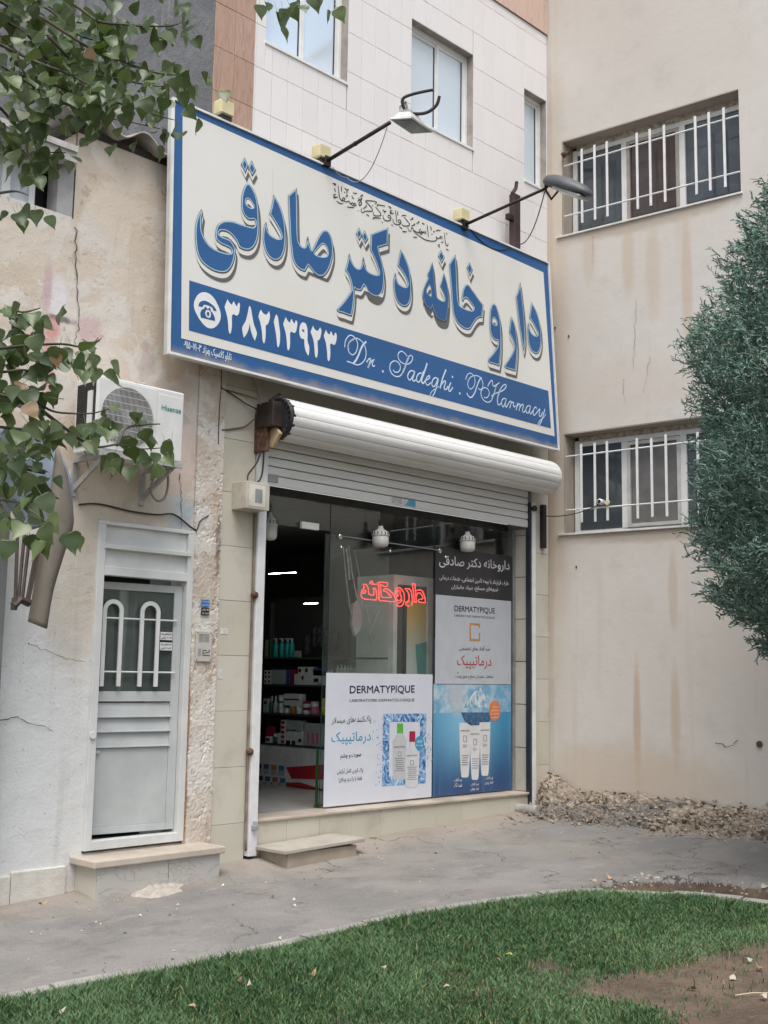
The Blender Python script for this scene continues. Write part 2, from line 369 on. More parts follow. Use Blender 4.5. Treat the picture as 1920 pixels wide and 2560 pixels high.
# ---------------------------------------------------------------- lawn bed: soil raised behind a concrete edging
KERB = [(-14, -1.95), (-6.0, -1.93), (-4.6, -1.95), (-3.4, -2.0), (-2.7, -2.12), (-1.8, -2.26), (-1.2, -2.31), (-0.6, -2.38), (-0.1, -2.47), (0.33, -2.60), (0.66, -2.74), (0.92, -2.95), (1.12, -3.25), (1.28, -3.6), (1.38, -4.0), (1.42, -4.5), (1.42, -5.5), (1.42, -9)]
KC = catmull(KERB, False, 8); KX = np.array(KC)
def kerb_side(x, y):                      # >0 on the lawn side, in metres
    d = KX[1:]-KX[:-1]; w = np.array([x, y])-KX[:-1]; L = (d*d).sum(1)
    tt = np.clip((w*d).sum(1)/np.maximum(L, 1e-9), 0, 1); q = w-d*tt[:, None]; dist = np.hypot(q[:, 0], q[:, 1]); i = int(dist.argmin())
    s = d[i][0]*w[i][1]-d[i][1]*w[i][0]; return dist[i]*(-1 if s > 0 else 1)
def lawn_z(x, y):
    k = kerb_side(x, y); return gz(x, y)+0.035*min(1, max(0, k)/0.8)+0.02*noise.noise(Vector((x*1.3, y*1.3, 9)))-0.005
t = NT('bare soil')
c = t.mix(t.ramp(t.noise(2.2, 7, 0.65), 0.35, 0.68), (0.085, 0.062, 0.048), (0.165, 0.122, 0.092))
c = t.mix(t.math('MULTIPLY', t.ramp(t.noise(42, 3, 0.6), 0.58, 0.72), 0.55), c, (0.22, 0.17, 0.13))
soil = t.done(c, 0.95, t.bump(t.math('ADD', t.noise(14, 6, 0.7), t.math('MULTIPLY', t.noise(60, 4, 0.6), 0.6)), 0.8, 0.03), Specular_IOR_Level=0.15)
mb = MB(); NXL, NYL = 150, 70
xs = np.linspace(-14, 1.5, NXL); ys = np.linspace(-9.5, -1.85, NYL)
ks = np.array([[kerb_side(x, y) for x in xs] for y in ys])
mb.v = [(x, y, lawn_z(x, y)+0.012) for y in ys for x in xs]
mb.f = [(j*NXL+i, j*NXL+i+1, (j+1)*NXL+i+1, (j+1)*NXL+i) for j in range(NYL-1) for i in range(NXL-1) if ks[j:j+2, i:i+2].max() > -0.03]
structure(mb.build('soil', soil, smooth=True))
concrete = plain('edging concrete', (0.27, 0.26, 0.24), 0.9, var=0.18, scale=4, bump=0.4)
kerb = thing('kerb', 'low concrete edging around the lawn', 'edging'); kerb['kind'] = 'structure'
acc = 0; seg = [KX[0]]; last = KX[0]
for i in range(1, len(KX)):
    seg.append(KX[i]); acc += np.linalg.norm(KX[i]-KX[i-1])
    if acc > 0.48 or i == len(KX)-1:
        mb = MB(); n = len(seg); L = []; jit = random.uniform(-0.008, 0.008)
        for j, p in enumerate(seg):
            d = seg[min(j+1, n-1)]-seg[max(j-1, 0)]; d = d/np.linalg.norm(d); q = np.array([-d[1], d[0]])
            if j == 0: p = p+d*0.006
            if j == n-1: p = p-d*0.006
            z = gz(*p)+0.045+jit
            for o_, zz in ((0.05, z-0.16), (0.048, z-0.006), (0.042, z), (-0.042, z), (-0.05, z-0.006), (-0.05, z-0.16)): L.append((*(p+q*o_), zz))
        mb.v = L; mb.f = [(j*6+k, j*6+(k+1) % 6, (j+1)*6+(k+1) % 6, (j+1)*6+k) for j in range(n-1) for k in range(6)]+[tuple(range(6))[::-1], tuple((n-1)*6+k for k in range(6))]
        if p[0] < 1.2 or p[1] < -3.6: mb.build('edging_stone', concrete, kerb)
        seg = [KX[i]]; acc = 0
# broken corner of the path: bare pit under the conifer, asphalt broken off in a ragged lip
def pit_z(x, y):
    d = math.hypot((x-1.15)/1.0, (y+3.45)/0.85)+0.10*noise.fractal(Vector((x*3.5, y*3.5, 1)), 1.0, 2.0, 5); z = path_z(x, y)
    if d > 1.0: return z+0.015*max(0, 1-(d-1)/0.12)*noise.noise(Vector((x*9, y*9, 2)))
    return z-min(0.085, (1-d)*1.3)+0.014*noise.fractal(Vector((x*7, y*7, 4)), 1.0, 2.0, 5)
t = NT('broken path corner'); sp_ = t.t.nodes.new('ShaderNodeSeparateXYZ'); t.l(t.co, sp_.inputs[0])
mb = sheet(0.9, 4.75, -4.6, -2.2, 280, 190, pit_z)
o = mb.build('footpath_corner', asphalt, smooth=True); structure(o); o.data.materials.append(soil)
for pl in o.data.polygons:
    x, y, z = pl.center; d = math.hypot((x-1.15)/1.0, (y+3.45)/0.85)+0.10*noise.fractal(Vector((x*3.5, y*3.5, 1)), 1.0, 2.0, 5)
    if d < 0.965: pl.material_index = 1
# ================================================================ pharmacy building
pb = thing('pharmacy_building', 'two storey pharmacy building faced with white and cream tiles', 'building')
W1, W2, W3 = (-0.14, 0.92, 7.53, 9.2), (1.87, 2.90, 7.52, 8.645), (3.85, 4.29, 7.47, 8.62)
WIN = [W1, W2, W3]
def minus(rects, hole):
    out = []
    for x0, x1, z0, z1 in rects:
        a0, a1, b0, b1 = max(x0, hole[0]), min(x1, hole[1]), max(z0, hole[2]), min(z1, hole[3])
        if a0 >= a1 or b0 >= b1: out.append((x0, x1, z0, z1)); continue
        for q in ((x0, a0, z0, z1), (a1, x1, z0, z1), (a0, a1, z0, b0), (a0, a1, b1, z1)):
            if q[1]-q[0] > 0.004 and q[3]-q[2] > 0.004: out.append(q)
    return out
wall_m = plain('cement wall', (0.40, 0.37, 0.34), 0.9, var=0.1, bump=0.2)
grey_render = plaster('rough grey render', (0.13, 0.133, 0.142), (0.20, 0.203, 0.215), streak=0.6, streakcol=(0.34, 0.34, 0.35), bump=0.9, axes=('Y', 'Z'), scale=1.4, speck=0.5)
mb = MB()
for r in [q for h in (W1, W2, W3) for q in ()] or [None]: pass
rects = [(-0.27, 4.31, 4.32, 9.48)]
for w in WIN: rects = minus(rects, w)
for x0, x1, z0, z1 in rects: mb.box(x0, x1, 0.010, 0.30, z0, z1)
mb.box(-0.47, -0.105, 0.010, 0.35, 0, 4.32); mb.box(3.985, 4.31, 0.010, 0.35, 0, 4.32); mb.box(-0.105, 3.985, 0.010, 0.35, 3.95, 4.32)
mb.box(-0.72, -0.27, 0.010, 0.30, 4.32, 12.0); mb.box(-0.27, 4.31, 0.010, 0.30, 9.48, 12.0)
mb.build('wall', plain('pale grout', (0.33, 0.30, 0.285), 0.9, var=0.3, scale=1.5), pb)
mb = MB(); yy = np.linspace(0, 9, 50); zz = np.linspace(5.0, 12, 44)      # rough grey side wall
mb.v = [(-0.735+0.012*noise.noise(Vector((1, y*2.5, z*2.5)))+0.018*max(0, noise.noise(Vector((4, y*3.0, z*0.35))))**1.0, y, z) for z in zz for y in yy]
mb.f = [(j*50+i, j*50+i+1, (j+1)*50+i+1, (j+1)*50+i) for j in range(43) for i in range(49)]
k = len(mb.v); mb.add([(-0.70, 0.0, 5), (-0.70, 9, 5), (-0.70, 9, 12), (-0.70, 0.0, 12)], [(0, 1, 2, 3)])
mb.build('side_wall', grey_render, pb, smooth=True, label='rough grey cement side wall')
def tile_mesh(w, h, d=0.010, g=0.0015, ch=0.0020):
    x0, x1, z0, z1 = -w/2+g, w/2-g, -h/2+g, h/2-g; mb = MB()
    mb.v = [(x0, d, z0), (x1, d, z0), (x1, d, z1), (x0, d, z1), (x0, ch, z0), (x1, ch, z0), (x1, ch, z1), (x0, ch, z1), (x0+ch, 0, z0+ch), (x1-ch, 0, z0+ch), (x1-ch, 0, z1-ch), (x0+ch, 0, z1-ch)]
    mb.f = [(0, 1, 5, 4), (1, 2, 6, 5), (2, 3, 7, 6), (3, 0, 4, 7), (4, 5, 9, 8), (5, 6, 10, 9), (6, 7, 11, 10), (7, 4, 8, 11), (8, 9, 10, 11)]
    return mb.mesh('tile')
_tm = {}
def tile(name, x0, x1, z0, z1, mat, parent, y=0.0, jit=0.0012, rx=None):
    key = (round(x1-x0, 4), round(z1-z0, 4), mat.name)
    if key not in _tm: _tm[key] = tile_mesh(x1-x0, z1-z0); _tm[key].materials.append(mat)
    o = bpy.data.objects.new(name, _tm[key]); COL.objects.link(o); o.parent = parent
    o.location = ((x0+x1)/2, y-random.random()*jit, (z0+z1)/2); o.rotation_euler = (random.uniform(-1, 1)*0.0015, 0, random.uniform(-1, 1)*0.002)
    return o
def tiling(name, x0, x1, z0, z1, tw, th, xo, zo, mat, parent, holes=(), y=0.0):
    i0 = math.floor((x0-xo)/tw); j0 = math.floor((z0-zo)/th)
    for i in range(i0, math.ceil((x1-xo)/tw)):
        for j in range(j0, math.ceil((z1-zo)/th)):
            rs = [(max(x0, xo+i*tw), min(x1, xo+(i+1)*tw), max(z0, zo+j*th), min(z1, zo+(j+1)*th))]
            for h in holes: rs = minus(rs, h)
            for r in rs:
                if r[1]-r[0] > 0.01 and r[3]-r[2] > 0.01: tile(name, *r, mat, parent, y)
tiling('white_tile', -0.27, 4.305, 6.3, 9.48, 0.196, 0.4233, -0.05, 8.087, white_tile, pb, WIN)
tiling('brown_tile', -0.735, -0.27, 6.3, 10.1, 0.2325, 0.4233, -0.735, 8.087, brown_tile, pb, y=-0.004)
tiling('pink_tile', -0.27, 4.305, 9.48, 10.4, 0.5, 0.45, -0.27, 9.48, pink_tile, pb, y=-0.02)
tiling('cream_tile', -0.47, -0.105, 0.02, 4.32, 0.365, 0.4725, -0.47, 1.325-0.4725*3, cream_tile, pb)
tiling('cream_tile', 3.985, 4.30, 0.12, 4.32, 0.33, 0.4755, 3.985, 1.155-0.4755*3, cream_tile, pb)
tiling('cream_tile', -0.105, 3.985, 3.95, 4.32, 0.447, 0.5, -0.07, 3.95, cream_tile, pb)
# upper sliding windows
pane_up = NT('reflective pane')
pm = pane_up.done(pane_up.mix(pane_up.noise(0.6, 2), (0.60, 0.72, 0.86), (0.72, 0.80, 0.88)), 0.06, Metallic=0.25, Specular_IOR_Level=0.9)
upvc = plain('white window profile', (0.72, 0.73, 0.73), 0.35, var=0.04)
dark_gap = plain('dark seal', (0.02, 0.022, 0.03), 0.5)
reveal_m = plain('reveal plaster', (0.34, 0.31, 0.275), 0.9, var=0.15, bump=0.3)
for x0, x1, z0, z1 in WIN:
    win = MB().box(x0, x0+0.035, 0.09, 0.15, z0+0.005, z1).box(x1-0.035, x1, 0.09, 0.15, z0+0.005, z1).box(x0+0.035, x1-0.035, 0.09, 0.15, z1-0.05, z1).box(x0+0.035, x1-0.035, 0.09, 0.15, z0+0.005, z0+0.04).build('window', upvc, pb)
    xm = (x0+x1)/2+0.03
    MB().box(x0, x1, 0.152, 0.25, z0, z1).build('backing', dark_gap, win)
    for a, b, yo in ((x0+0.035, xm, 0.115), (xm-0.03, x1-0.035, 0.10)):
        if x1-x0 < 0.6:
            if a > x0+0.1: continue
            b = x1-0.02
        sash = MB().box(a, a+0.03, yo, yo+0.03, z0+0.04, z1-0.05).box(b-0.045, b, yo, yo+0.03, z0+0.04, z1-0.05).box(a+0.03, b-0.045, yo, yo+0.03, z0+0.04, z0+0.07).box(a+0.03, b-0.045, yo, yo+0.03, z1-0.085, z1-0.05).build('sash', upvc, win)
        MB().box(a+0.03, b-0.055, yo+0.012, yo+0.018, z0+0.07, z1-0.085).build('pane', pm, win)
        MB().box(b-0.058, b-0.045, yo+0.006, yo+0.012, z0+0.07, z1-0.085).build('seal', dark_gap, win)
    rv = MB().box(x1-0.004, x1-0.0005, 0.002, 0.16, z0+0.004, z1-0.005).box(x0+0.001, x1-0.001, 0.002, 0.16, z1-0.004, z1-0.0005).build('reveal', reveal_m, win)
    MB().box(x0-0.01, x1+0.01, -0.014, 0.09, z0-0.025, z0+0.003).build('sill', upvc, win)
# plinth under the shop window, threshold
mb = MB().box(0.0, 3.93, 0.010, 0.22, -0.05, 0.375).build('plinth', joint, pb)
for i in range(10):
    a = -0.02+0.4*i; b = min(3.93, a+0.4); a = max(0, a)
    tile('cream_tile', a, b, 0.02+0.03*a, 0.372, cream_tile, pb)
mb = MB().box(-0.06, 3.93, -0.022, 0.30, 0.372, 0.398); mb.build('threshold_slab', marble, pb, bevel=0.006)
for z in np.arange(0.40, 3.3, 0.4755):          # tiled reveals beside the glass
    for nm, xx, sgn in (('cream_tile', 3.93, 1), ('cream_tile', -0.045, -1)):
        h = min(0.47, 3.32-z); o = link(nm, MB().box(0, 0.012*sgn, 0.03, 0.215, z+0.003, z+h).mesh('reveal_tile'), cream_tile, pb); o.location.x = xx
# ---------------------------------------------------------------- shop room seen through the glass
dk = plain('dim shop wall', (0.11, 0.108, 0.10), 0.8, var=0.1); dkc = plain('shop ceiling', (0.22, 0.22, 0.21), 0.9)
tfloor = plain('glossy floor tile', (0.42, 0.42, 0.40), 0.18, var=0.06)
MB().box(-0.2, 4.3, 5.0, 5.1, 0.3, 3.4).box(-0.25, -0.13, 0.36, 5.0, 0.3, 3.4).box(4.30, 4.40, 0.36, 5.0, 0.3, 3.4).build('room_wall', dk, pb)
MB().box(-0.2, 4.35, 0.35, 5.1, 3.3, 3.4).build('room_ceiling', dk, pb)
for i in range(8):
    for j in range(9):
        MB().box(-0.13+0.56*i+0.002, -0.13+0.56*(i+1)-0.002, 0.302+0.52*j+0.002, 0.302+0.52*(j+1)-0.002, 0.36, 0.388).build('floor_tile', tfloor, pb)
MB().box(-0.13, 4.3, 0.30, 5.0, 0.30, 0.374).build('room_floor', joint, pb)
shop_glass = glass_mat('shop glass', (0.92, 0.955, 0.94), 0.004, 1.25, 0.034)
edge_m = plain('glass edge', (0.02, 0.055, 0.045), 0.2)
def glassp(name, x0, x1, z0, z1, y):
    g = MB().box(x0, x1, y, y+0.010, z0, z1).build(name, shop_glass, pb)
    MB().box(x0-0.003, x0, y+0.001, y+0.009, z0, z1).build('glass_edge', edge_m, g); return g
glassp('transom_glass', -0.04, 1.02, 3.02, 3.29, 0.205)
glassp('glass_panel', 1.03, 2.53, 0.40, 3.29, 0.205); glassp('glass_panel', 2.545, 3.90, 0.40, 3.29, 0.205)
glassp('glass_door', 1.0, 1.9, 0.41, 3.0, 0.245)
for x, z in ((1.15, 2.985), (1.70, 2.985), (2.62, 2.97)):      # round glass fittings on a thin rail
    MB().lathe((x, 0.198, z), [(0.004, -0.016), (0.026, -0.014), (0.028, -0.004), (0.028, 0.005)], 14, 'y').build('glass_clamp', chrome, pb, smooth=True)
MB().tube([(1.15, 0.17, 2.985), (2.62, 0.17, 2.97)], 0.006, 6).build('support_rail', grey_metal, pb)
MB().box(0.62, 0.84, 0.165, 0.20, 3.01, 3.075).build('lock_plate', upvc, pb, bevel=0.004)
for x, z in ((1.17, 2.89), (1.86, 2.91), (2.72, 2.92)):
    MB().lathe((x, 0.20, z), [(0.016, -0.022), (0.012, -0.010), (0.006, 0.02)], 10, 'z').build('suction_hook', chrome, pb, smooth=True)
MB().box(3.885, 3.925, 0.19, 0.235, 0.40, 3.30).build('glass_channel', grey_metal, pb)
# ================================================================ left house
LEFT = ((0.53, 0.45, 0.365), (0.60, 0.535, 0.46))
patches = [((-2.95, 1.2), (1.45, 1.75), (0.64, 0.66, 0.67), 0.95, 0.25), ((-2.2, 0.8), (0.7, 1.6), (0.63, 0.645, 0.65), 0.9, 0.35), ((-1.9, 2.35), (0.28, 0.75), (0.50, 0.45, 0.38), 0.6),
    ((-2.15, 4.55), (0.11, 0.20), (0.66, 0.64, 0.66), 0.9, 0.25), ((-2.24, 4.60), (0.045, 0.24), (0.50, 0.36, 0.38), 0.8, 0.2), ((-2.12, 4.37), (0.16, 0.03), (0.10, 0.09, 0.10), 0.8, 0.7, 22),
    ((-2.18, 4.28), (0.08, 0.10), (0.62, 0.25, 0.26), 0.75, 0.3), ((-2.2, 3.98), (0.06, 0.22), (0.60, 0.24, 0.25), 0.8, 0.35), ((-2.3, 4.18), (0.14, 0.025), (0.55, 0.27, 0.27), 0.7, 0.3),
    ((-1.85, 4.33), (0.15, 0.14), (0.55, 0.38, 0.39), 0.7, 0.8, 9), ((-1.75, 4.18), (0.2, 0.1), (0.66, 0.62, 0.6), 0.5, 0.9, 9), ((-1.55, 3.9), (0.25, 0.3), (0.58, 0.50, 0.45), 0.5),
    ((-0.93, 2.98), (0.20, 0.17), (0.37, 0.43, 0.48), 0.9, 0.6, 7), ((-0.95, 3.5), (0.30, 0.42), (0.62, 0.50, 0.47), 0.6, 0.6), ((-1.25, 3.05), (0.35, 0.3), (0.46, 0.41, 0.34), 0.7, 0.6), ((-1.0, 4.0), (0.25, 0.18), (0.36, 0.28, 0.22), 0.55, 0.7),
    ((-1.30, 4.18), (0.10, 0.20), (0.42, 0.34, 0.34), 0.6, 0.8, 10), ((-1.6, 5.5), (0.35, 0.5), (0.60, 0.505, 0.40), 0.6), ((-2.9, 4.9), (0.8, 0.25), (0.60, 0.545, 0.475), 0.8, 0.5)]
left_plaster = plaster('old beige and whitewashed plaster', *LEFT, patches=patches, streak=0.22, streakcol=(0.36, 0.30, 0.235), bump=0.4, peel=0.75, speck=0.4)
lh = thing('plaster_house', 'old single storey house with stained beige and whitewashed plaster', 'building')
DX0, DX1, DZ1 = -1.69, -0.765, 2.835
UWX0, UWX1, UWZ0, UWZ1 = -3.6, -2.05, 5.22, 5.62
mb = MB()
rects = [(-9.0, -0.475, -0.3, 5.96)]
rects = minus(rects, (DX0, DX1, 0.27, DZ1)); rects = minus(rects, (UWX0, UWX1, UWZ0, 7)); rects = minus(rects, (-0.735, -0.4, 4.3, 7)); rects = minus(rects, (-9, UWX0, UWZ1, 7))
def gridwall(mb, rects, fy, step=0.07, x_only=None):
    for x0, x1, z0, z1 in rects:
        nx = max(2, int((x1-x0)/step)+1); nz = max(2, int((z1-z0)/step)+1)
        if x1 < -3.2: nx = max(2, nx//6); nz = max(2, nz//6)
        k = len(mb.v); xs = np.linspace(x0, x1, nx); zs = np.linspace(z0, z1, nz)
        mb.v += [(x, fy(x, z), z) for z in zs for x in xs]
        mb.f += [(k+j*nx+i, k+j*nx+i+1, k+(j+1)*nx+i+1, k+(j+1)*nx+i) for j in range(nz-1) for i in range(nx-1)]
gridwall(mb, rects, lambda x, z: 0.008*noise.noise(Vector((x*0.9, 2, z*0.9)))+0.003*noise.noise(Vector((x*6, 7, z*6))))
for x0, x1, z0, z1 in rects: mb.box(x0, x1, 0.03, 0.28, z0, z1)
mb.build('wall', left_plaster, lh, smooth=False)
# spalled strip of plaster between door and tiled pier
crumb = plaster('crumbling plaster', (0.49, 0.42, 0.355), (0.58, 0.53, 0.475), patches=[((-0.748, 1.2), (0.018, 0.55), (0.28, 0.13, 0.045), 0.8, 0.5, 9), ((-0.748, 0.55), (0.02, 0.4), (0.28, 0.13, 0.045), 0.8, 0.5, 9), ((-0.50, 2.75), (0.03, 0.3), (0.14, 0.11, 0.085), 0.7, 0.7, 14)], streak=0.25, streakcol=(0.33, 0.20, 0.11), bump=0.25, scale=2.2, speck=0.5, peel=0.6, peelcols=((0.66, 0.645, 0.62), (0.33, 0.265, 0.21)))
mb = MB(); nx, nz = 24, 260; xs = np.linspace(-0.765, -0.475, nx); zs = np.linspace(0.22, 4.3, nz)
def spall(x, z):
    a = noise.fractal(Vector((x*13, 3, z*8)), 0.9, 2.0, 6); ed = max(0, 1-abs(x+0.50)/0.07)+0.8*max(0, 1-abs(x+0.74)/0.05)
    lim = 1.0 if z < 3.3 else max(0, 1-(z-3.3)/0.4)
    return -0.014+lim*(0.0065*(1 if (ed > 0.25 and a*0.9+ed*0.55 > 0.62) or a > 0.62 else 0)+0.001*a)+0.004*noise.noise(Vector((x*40, 1, z*40)))
mb.v = [(x, spall(x, z), z) for z in zs for x in xs]; mb.f = [(j*nx+i, j*nx+i+1, (j+1)*nx+i+1, (j+1)*nx+i) for j in range(nz-1) for i in range(nx-1)]
mb.build('spalled_plaster', crumb, lh)
mb = MB()
for i in range(55):                      # flakes standing off that strip
    x = random.choice((random.gauss(-0.505, 0.02), random.gauss(-0.735, 0.015), random.uniform(-0.76, -0.48))); z = random.uniform(0.3, 3.2); w = random.uniform(0.003, 0.009)
    a = random.uniform(0, 6.3); vs = [(x+w*math.cos(a+q)*random.uniform(0.6, 1), -0.022-random.random()*0.008, z+1.5*w*math.sin(a+q)*random.uniform(0.6, 1)) for q in (0, 1.3, 2.4, 3.6, 5)]
    mb.add(vs+[(v[0], v[1]+0.008, v[2]) for v in vs], [(0, 1, 2, 3, 4), (0, 1, 6, 5), (1, 2, 7, 6), (2, 3, 8, 7), (3, 4, 9, 8), (4, 0, 5, 9)])
mb.build('plaster_flakes', plain('white flake', (0.62, 0.60, 0.56), 0.9, var=0.2), lh, kind='stuff')
# cracks
def crack_line(pts, w, y=-0.004):
    mb = MB(); rr = random.Random(len(pts)*7+int(abs(pts[0][0])*100)); P = []
    for a, b in zip(pts[:-1], pts[1:]):
        n = max(2, int(math.dist(a, b)/0.03))
        for i in range(n): P.append(np.array([a[0]+(b[0]-a[0])*i/n+rr.gauss(0, 0.008), a[1]+(b[1]-a[1])*i/n+rr.gauss(0, 0.006)]))
    P.append(np.array(pts[-1])); ribbon(P, lambda t_: w*(0.5+rr.random())*(1-0.5*t_), lambda x, z: (x, y-0.008, z), mb); return mb
crk = plain('crack shadow gap', (0.07, 0.055, 0.045), 0.95)
for pts, w in (([(-2.03, 5.15), (-2.02, 4.9), (-1.98, 4.6), (-1.96, 4.35), (-1.98, 4.2)], 0.010), ([(-0.62, 4.3), (-0.64, 4.05), (-0.63, 3.7), (-0.60, 3.5)], 0.008), ([(-1.72, 4.02), (-1.5, 3.97), (-1.3, 4.0)], 0.006), ([(-2.25, 1.85), (-1.95, 1.75), (-1.75, 1.72)], 0.006), ([(-2.5, 1.28), (-2.3, 1.3), (-2.0, 1.2)], 0.006), ([(-0.93, 3.3), (-0.90, 3.0), (-0.9, 2.8)], 0.007)):
    crack_line(pts, w).build('crack', crk, lh)
# skirting blocks at the foot of the whitewashed wall
skirt = plaster('whitewashed skirting', (0.54, 0.51, 0.46), (0.62, 0.60, 0.56), bump=0.5, scale=3)
for x0, x1 in ((-4.2, -3.1), (-3.095, -2.28), (-2.275, -1.83)):
    MB().box(x0, x1, -0.03, 0.03, -0.3, 0.20+0.03*(x0+2.3)).build('skirting_block', skirt, lh, bevel=0.008)
# roof: white edged slab, corrugated sheet, upper window opening
slab = plain('pale roof slab', (0.42, 0.41, 0.40), 0.85, var=0.15, bump=0.2)
MB().box(-9, -2.12, -0.12, 0.9, 5.62, 5.74).box(-9, -2.12, -0.14, -0.118, 5.70, 5.75).build('roof_slab', slab, lh)
sheet_m = plain('grey corrugated sheet', (0.30, 0.28, 0.26), 0.8, var=0.3, scale=3, bump=0.3)
mb = MB(); nx = 64
for j, (y, dz) in enumerate(((-0.16, 0.0), (3.2, 0.55))):
    for i in range(nx):
        x = -2.25+1.52*i/(nx-1); z = 6.03+dz+0.055*math.cos((x+1.93)*2*math.pi/0.42)-0.03*max(0, (x+1.9)); mb.v += [(x, y, z+0.008), (x, y, z-0.008)]
for i in range(nx-1):
    a, b = 2*i, 2*i+2; c, d = 2*nx+2*i, 2*nx+2*i+2
    mb.f += [(a, b, d, c), (a+1, c+1, d+1, b+1), (a, a+1, b+1, b)]
mb.build('roof_sheet', sheet_m, lh, smooth=True)
mb = MB().box(-2.12, -0.74, -0.012, 0.25, 5.94, 6.0); mb.box(-9, -0.74, 3.0, 3.2, 5.0, 6.5); mb.build('roof_beam', plain('dark brown timber', (0.05, 0.04, 0.035), 0.9), lh)  # near-black brown strip below the roof sheet, second one at the back
uw = MB().box(-2.62, -2.55, 0.10, 0.16, 5.22, 5.62).box(-2.39, -2.34, 0.10, 0.16, 5.22, 5.62).box(-3.6, -2.34, 0.10, 0.16, 5.58, 5.62).build('window', upvc, lh)
MB().box(-3.6, -2.39, 0.12, 0.13, 5.22, 5.58).build('pane', plain('frosted pane', (0.52, 0.56, 0.62), 0.4), uw)
MB().box(-2.06, -2.05, 0.0, 0.3, 5.2, 5.62).box(-3.6, -2.05, 0.25, 0.30, 5.2, 5.62).build('opening_back', black, uw)
MB().box(-2.20, -2.052, 0.004, 0.16, 5.2, 5.62).build('reveal', plain('grey reveal', (0.36, 0.36, 0.37), 0.9, bump=0.4), uw)
# ---------------------------------------------------------------- white metal door of the house
door_paint = plain('white door enamel', (0.60, 0.615, 0.61), 0.4, var=0.06, scale=3)
leaf_paint = plain('pale grey door enamel', (0.44, 0.46, 0.465), 0.4, var=0.07, scale=3)
fr = MB()
fr.box(-1.69, -1.625, -0.03, 0.06, 0.29, 2.80).box(-0.825, -0.765, -0.03, 0.06, 0.29, 2.80).box(-1.625, -0.825, -0.03, 0.06, 0.29, 0.36).box(-1.625, -0.825, -0.03, 0.06, 2.40, 2.47).box(-1.69, -0.765, -0.03, 0.06, 2.80, 2.83)
df = fr.build('door_frame', door_paint, lh, bevel=0.004)
MB().box(-1.625, -0.825, 0.005, 0.03, 2.47, 2.61).build('transom_panel', door_paint, df); MB().box(-1.625, -0.825, 0.005, 0.03, 2.645, 2.80).build('transom_panel', door_paint, df)
MB().box(-1.64, -0.80, -0.045, 0.01, 2.61, 2.645).build('transom_rail', door_paint, df, bevel=0.004)
MB().box(-1.66, -0.8, 0.03, 0.06, 2.47, 2.8).build('transom_back', dark_gap, df)
# the leaf stands a little open inwards, hinged at the right
dr_ = bpy.data.objects.new('door', None); COL.objects.link(dr_); dr_.parent = lh; dr_.location = (-0.83, 0.02, 0); dr_.rotation_euler = (0, 0, math.radians(-7)); dr_['label'] = 'pale grey metal door leaf standing slightly ajar'
def dbox(nm, x0, x1, y0, y1, z0, z1, m=leaf_paint, bev=0.003): return MB().box(x0, x1, y0, y1, z0, z1).build(nm, m, dr_, bevel=bev)
Lw = -0.785
dbox('stile', -0.075, 0, 0, 0.035, 0.385, 2.36); dbox('stile', Lw, Lw+0.05, 0, 0.035, 0.385, 2.36); dbox('rail', Lw+0.05, -0.075, 0, 0.035, 2.30, 2.36); dbox('rail', Lw+0.05, -0.075, 0, 0.035, 1.41, 1.49); dbox('rail', Lw+0.05, -0.075, 0, 0.035, 0.385, 0.44)
dg_ = plaster('dusty door glass', (0.045, 0.06, 0.058), (0.07, 0.09, 0.085), streak=0.5, streakcol=(0.30, 0.33, 0.32), bump=0.02, speck=0.0)
dg_.node_tree.nodes['Principled BSDF'].inputs['Roughness'].default_value = 0.12; dg_.node_tree.nodes['Principled BSDF'].inputs['Specular IOR Level'].default_value = 0.5
dbox('glass', Lw+0.05, -0.075, 0.014, 0.020, 1.49, 2.30, dg_, 0)
for i, (a, b) in enumerate(((1.295, 1.40), (1.18, 1.285), (1.06, 1.17))):
    mb = MB(); mb.add([(Lw+0.05, 0.020, b), (-0.075, 0.020, b), (-0.075, 0.004, a), (Lw+0.05, 0.004, a), (Lw+0.05, 0.034, b), (-0.075, 0.034, b), (-0.075, 0.034, a), (Lw+0.05, 0.034, a)], [(0, 3, 2, 1), (4, 5, 6, 7), (0, 1, 5, 4), (3, 7, 6, 2), (0, 4, 7, 3), (1, 2, 6, 5)]); mb.build('louvre', leaf_paint, dr_)
    dbox('louvre_lip', Lw+0.05, -0.065, -0.012, 0.006, a-0.012, a)
dbox('kick_panel', Lw+0.05, -0.075, 0.010, 0.028, 0.44, 1.045)
dbox('bolt', Lw+0.005, Lw+0.10, -0.012, 0.0, 1.005, 1.03)
for z in (1.645, 2.07): MB().tube([(Lw+0.02, -0.018, z), (-0.055, -0.018, z)], 0.008, 6).build('grille_bar', door_paint, dr_)
for x in (Lw+0.065, Lw+0.30, Lw+0.405):
    pass
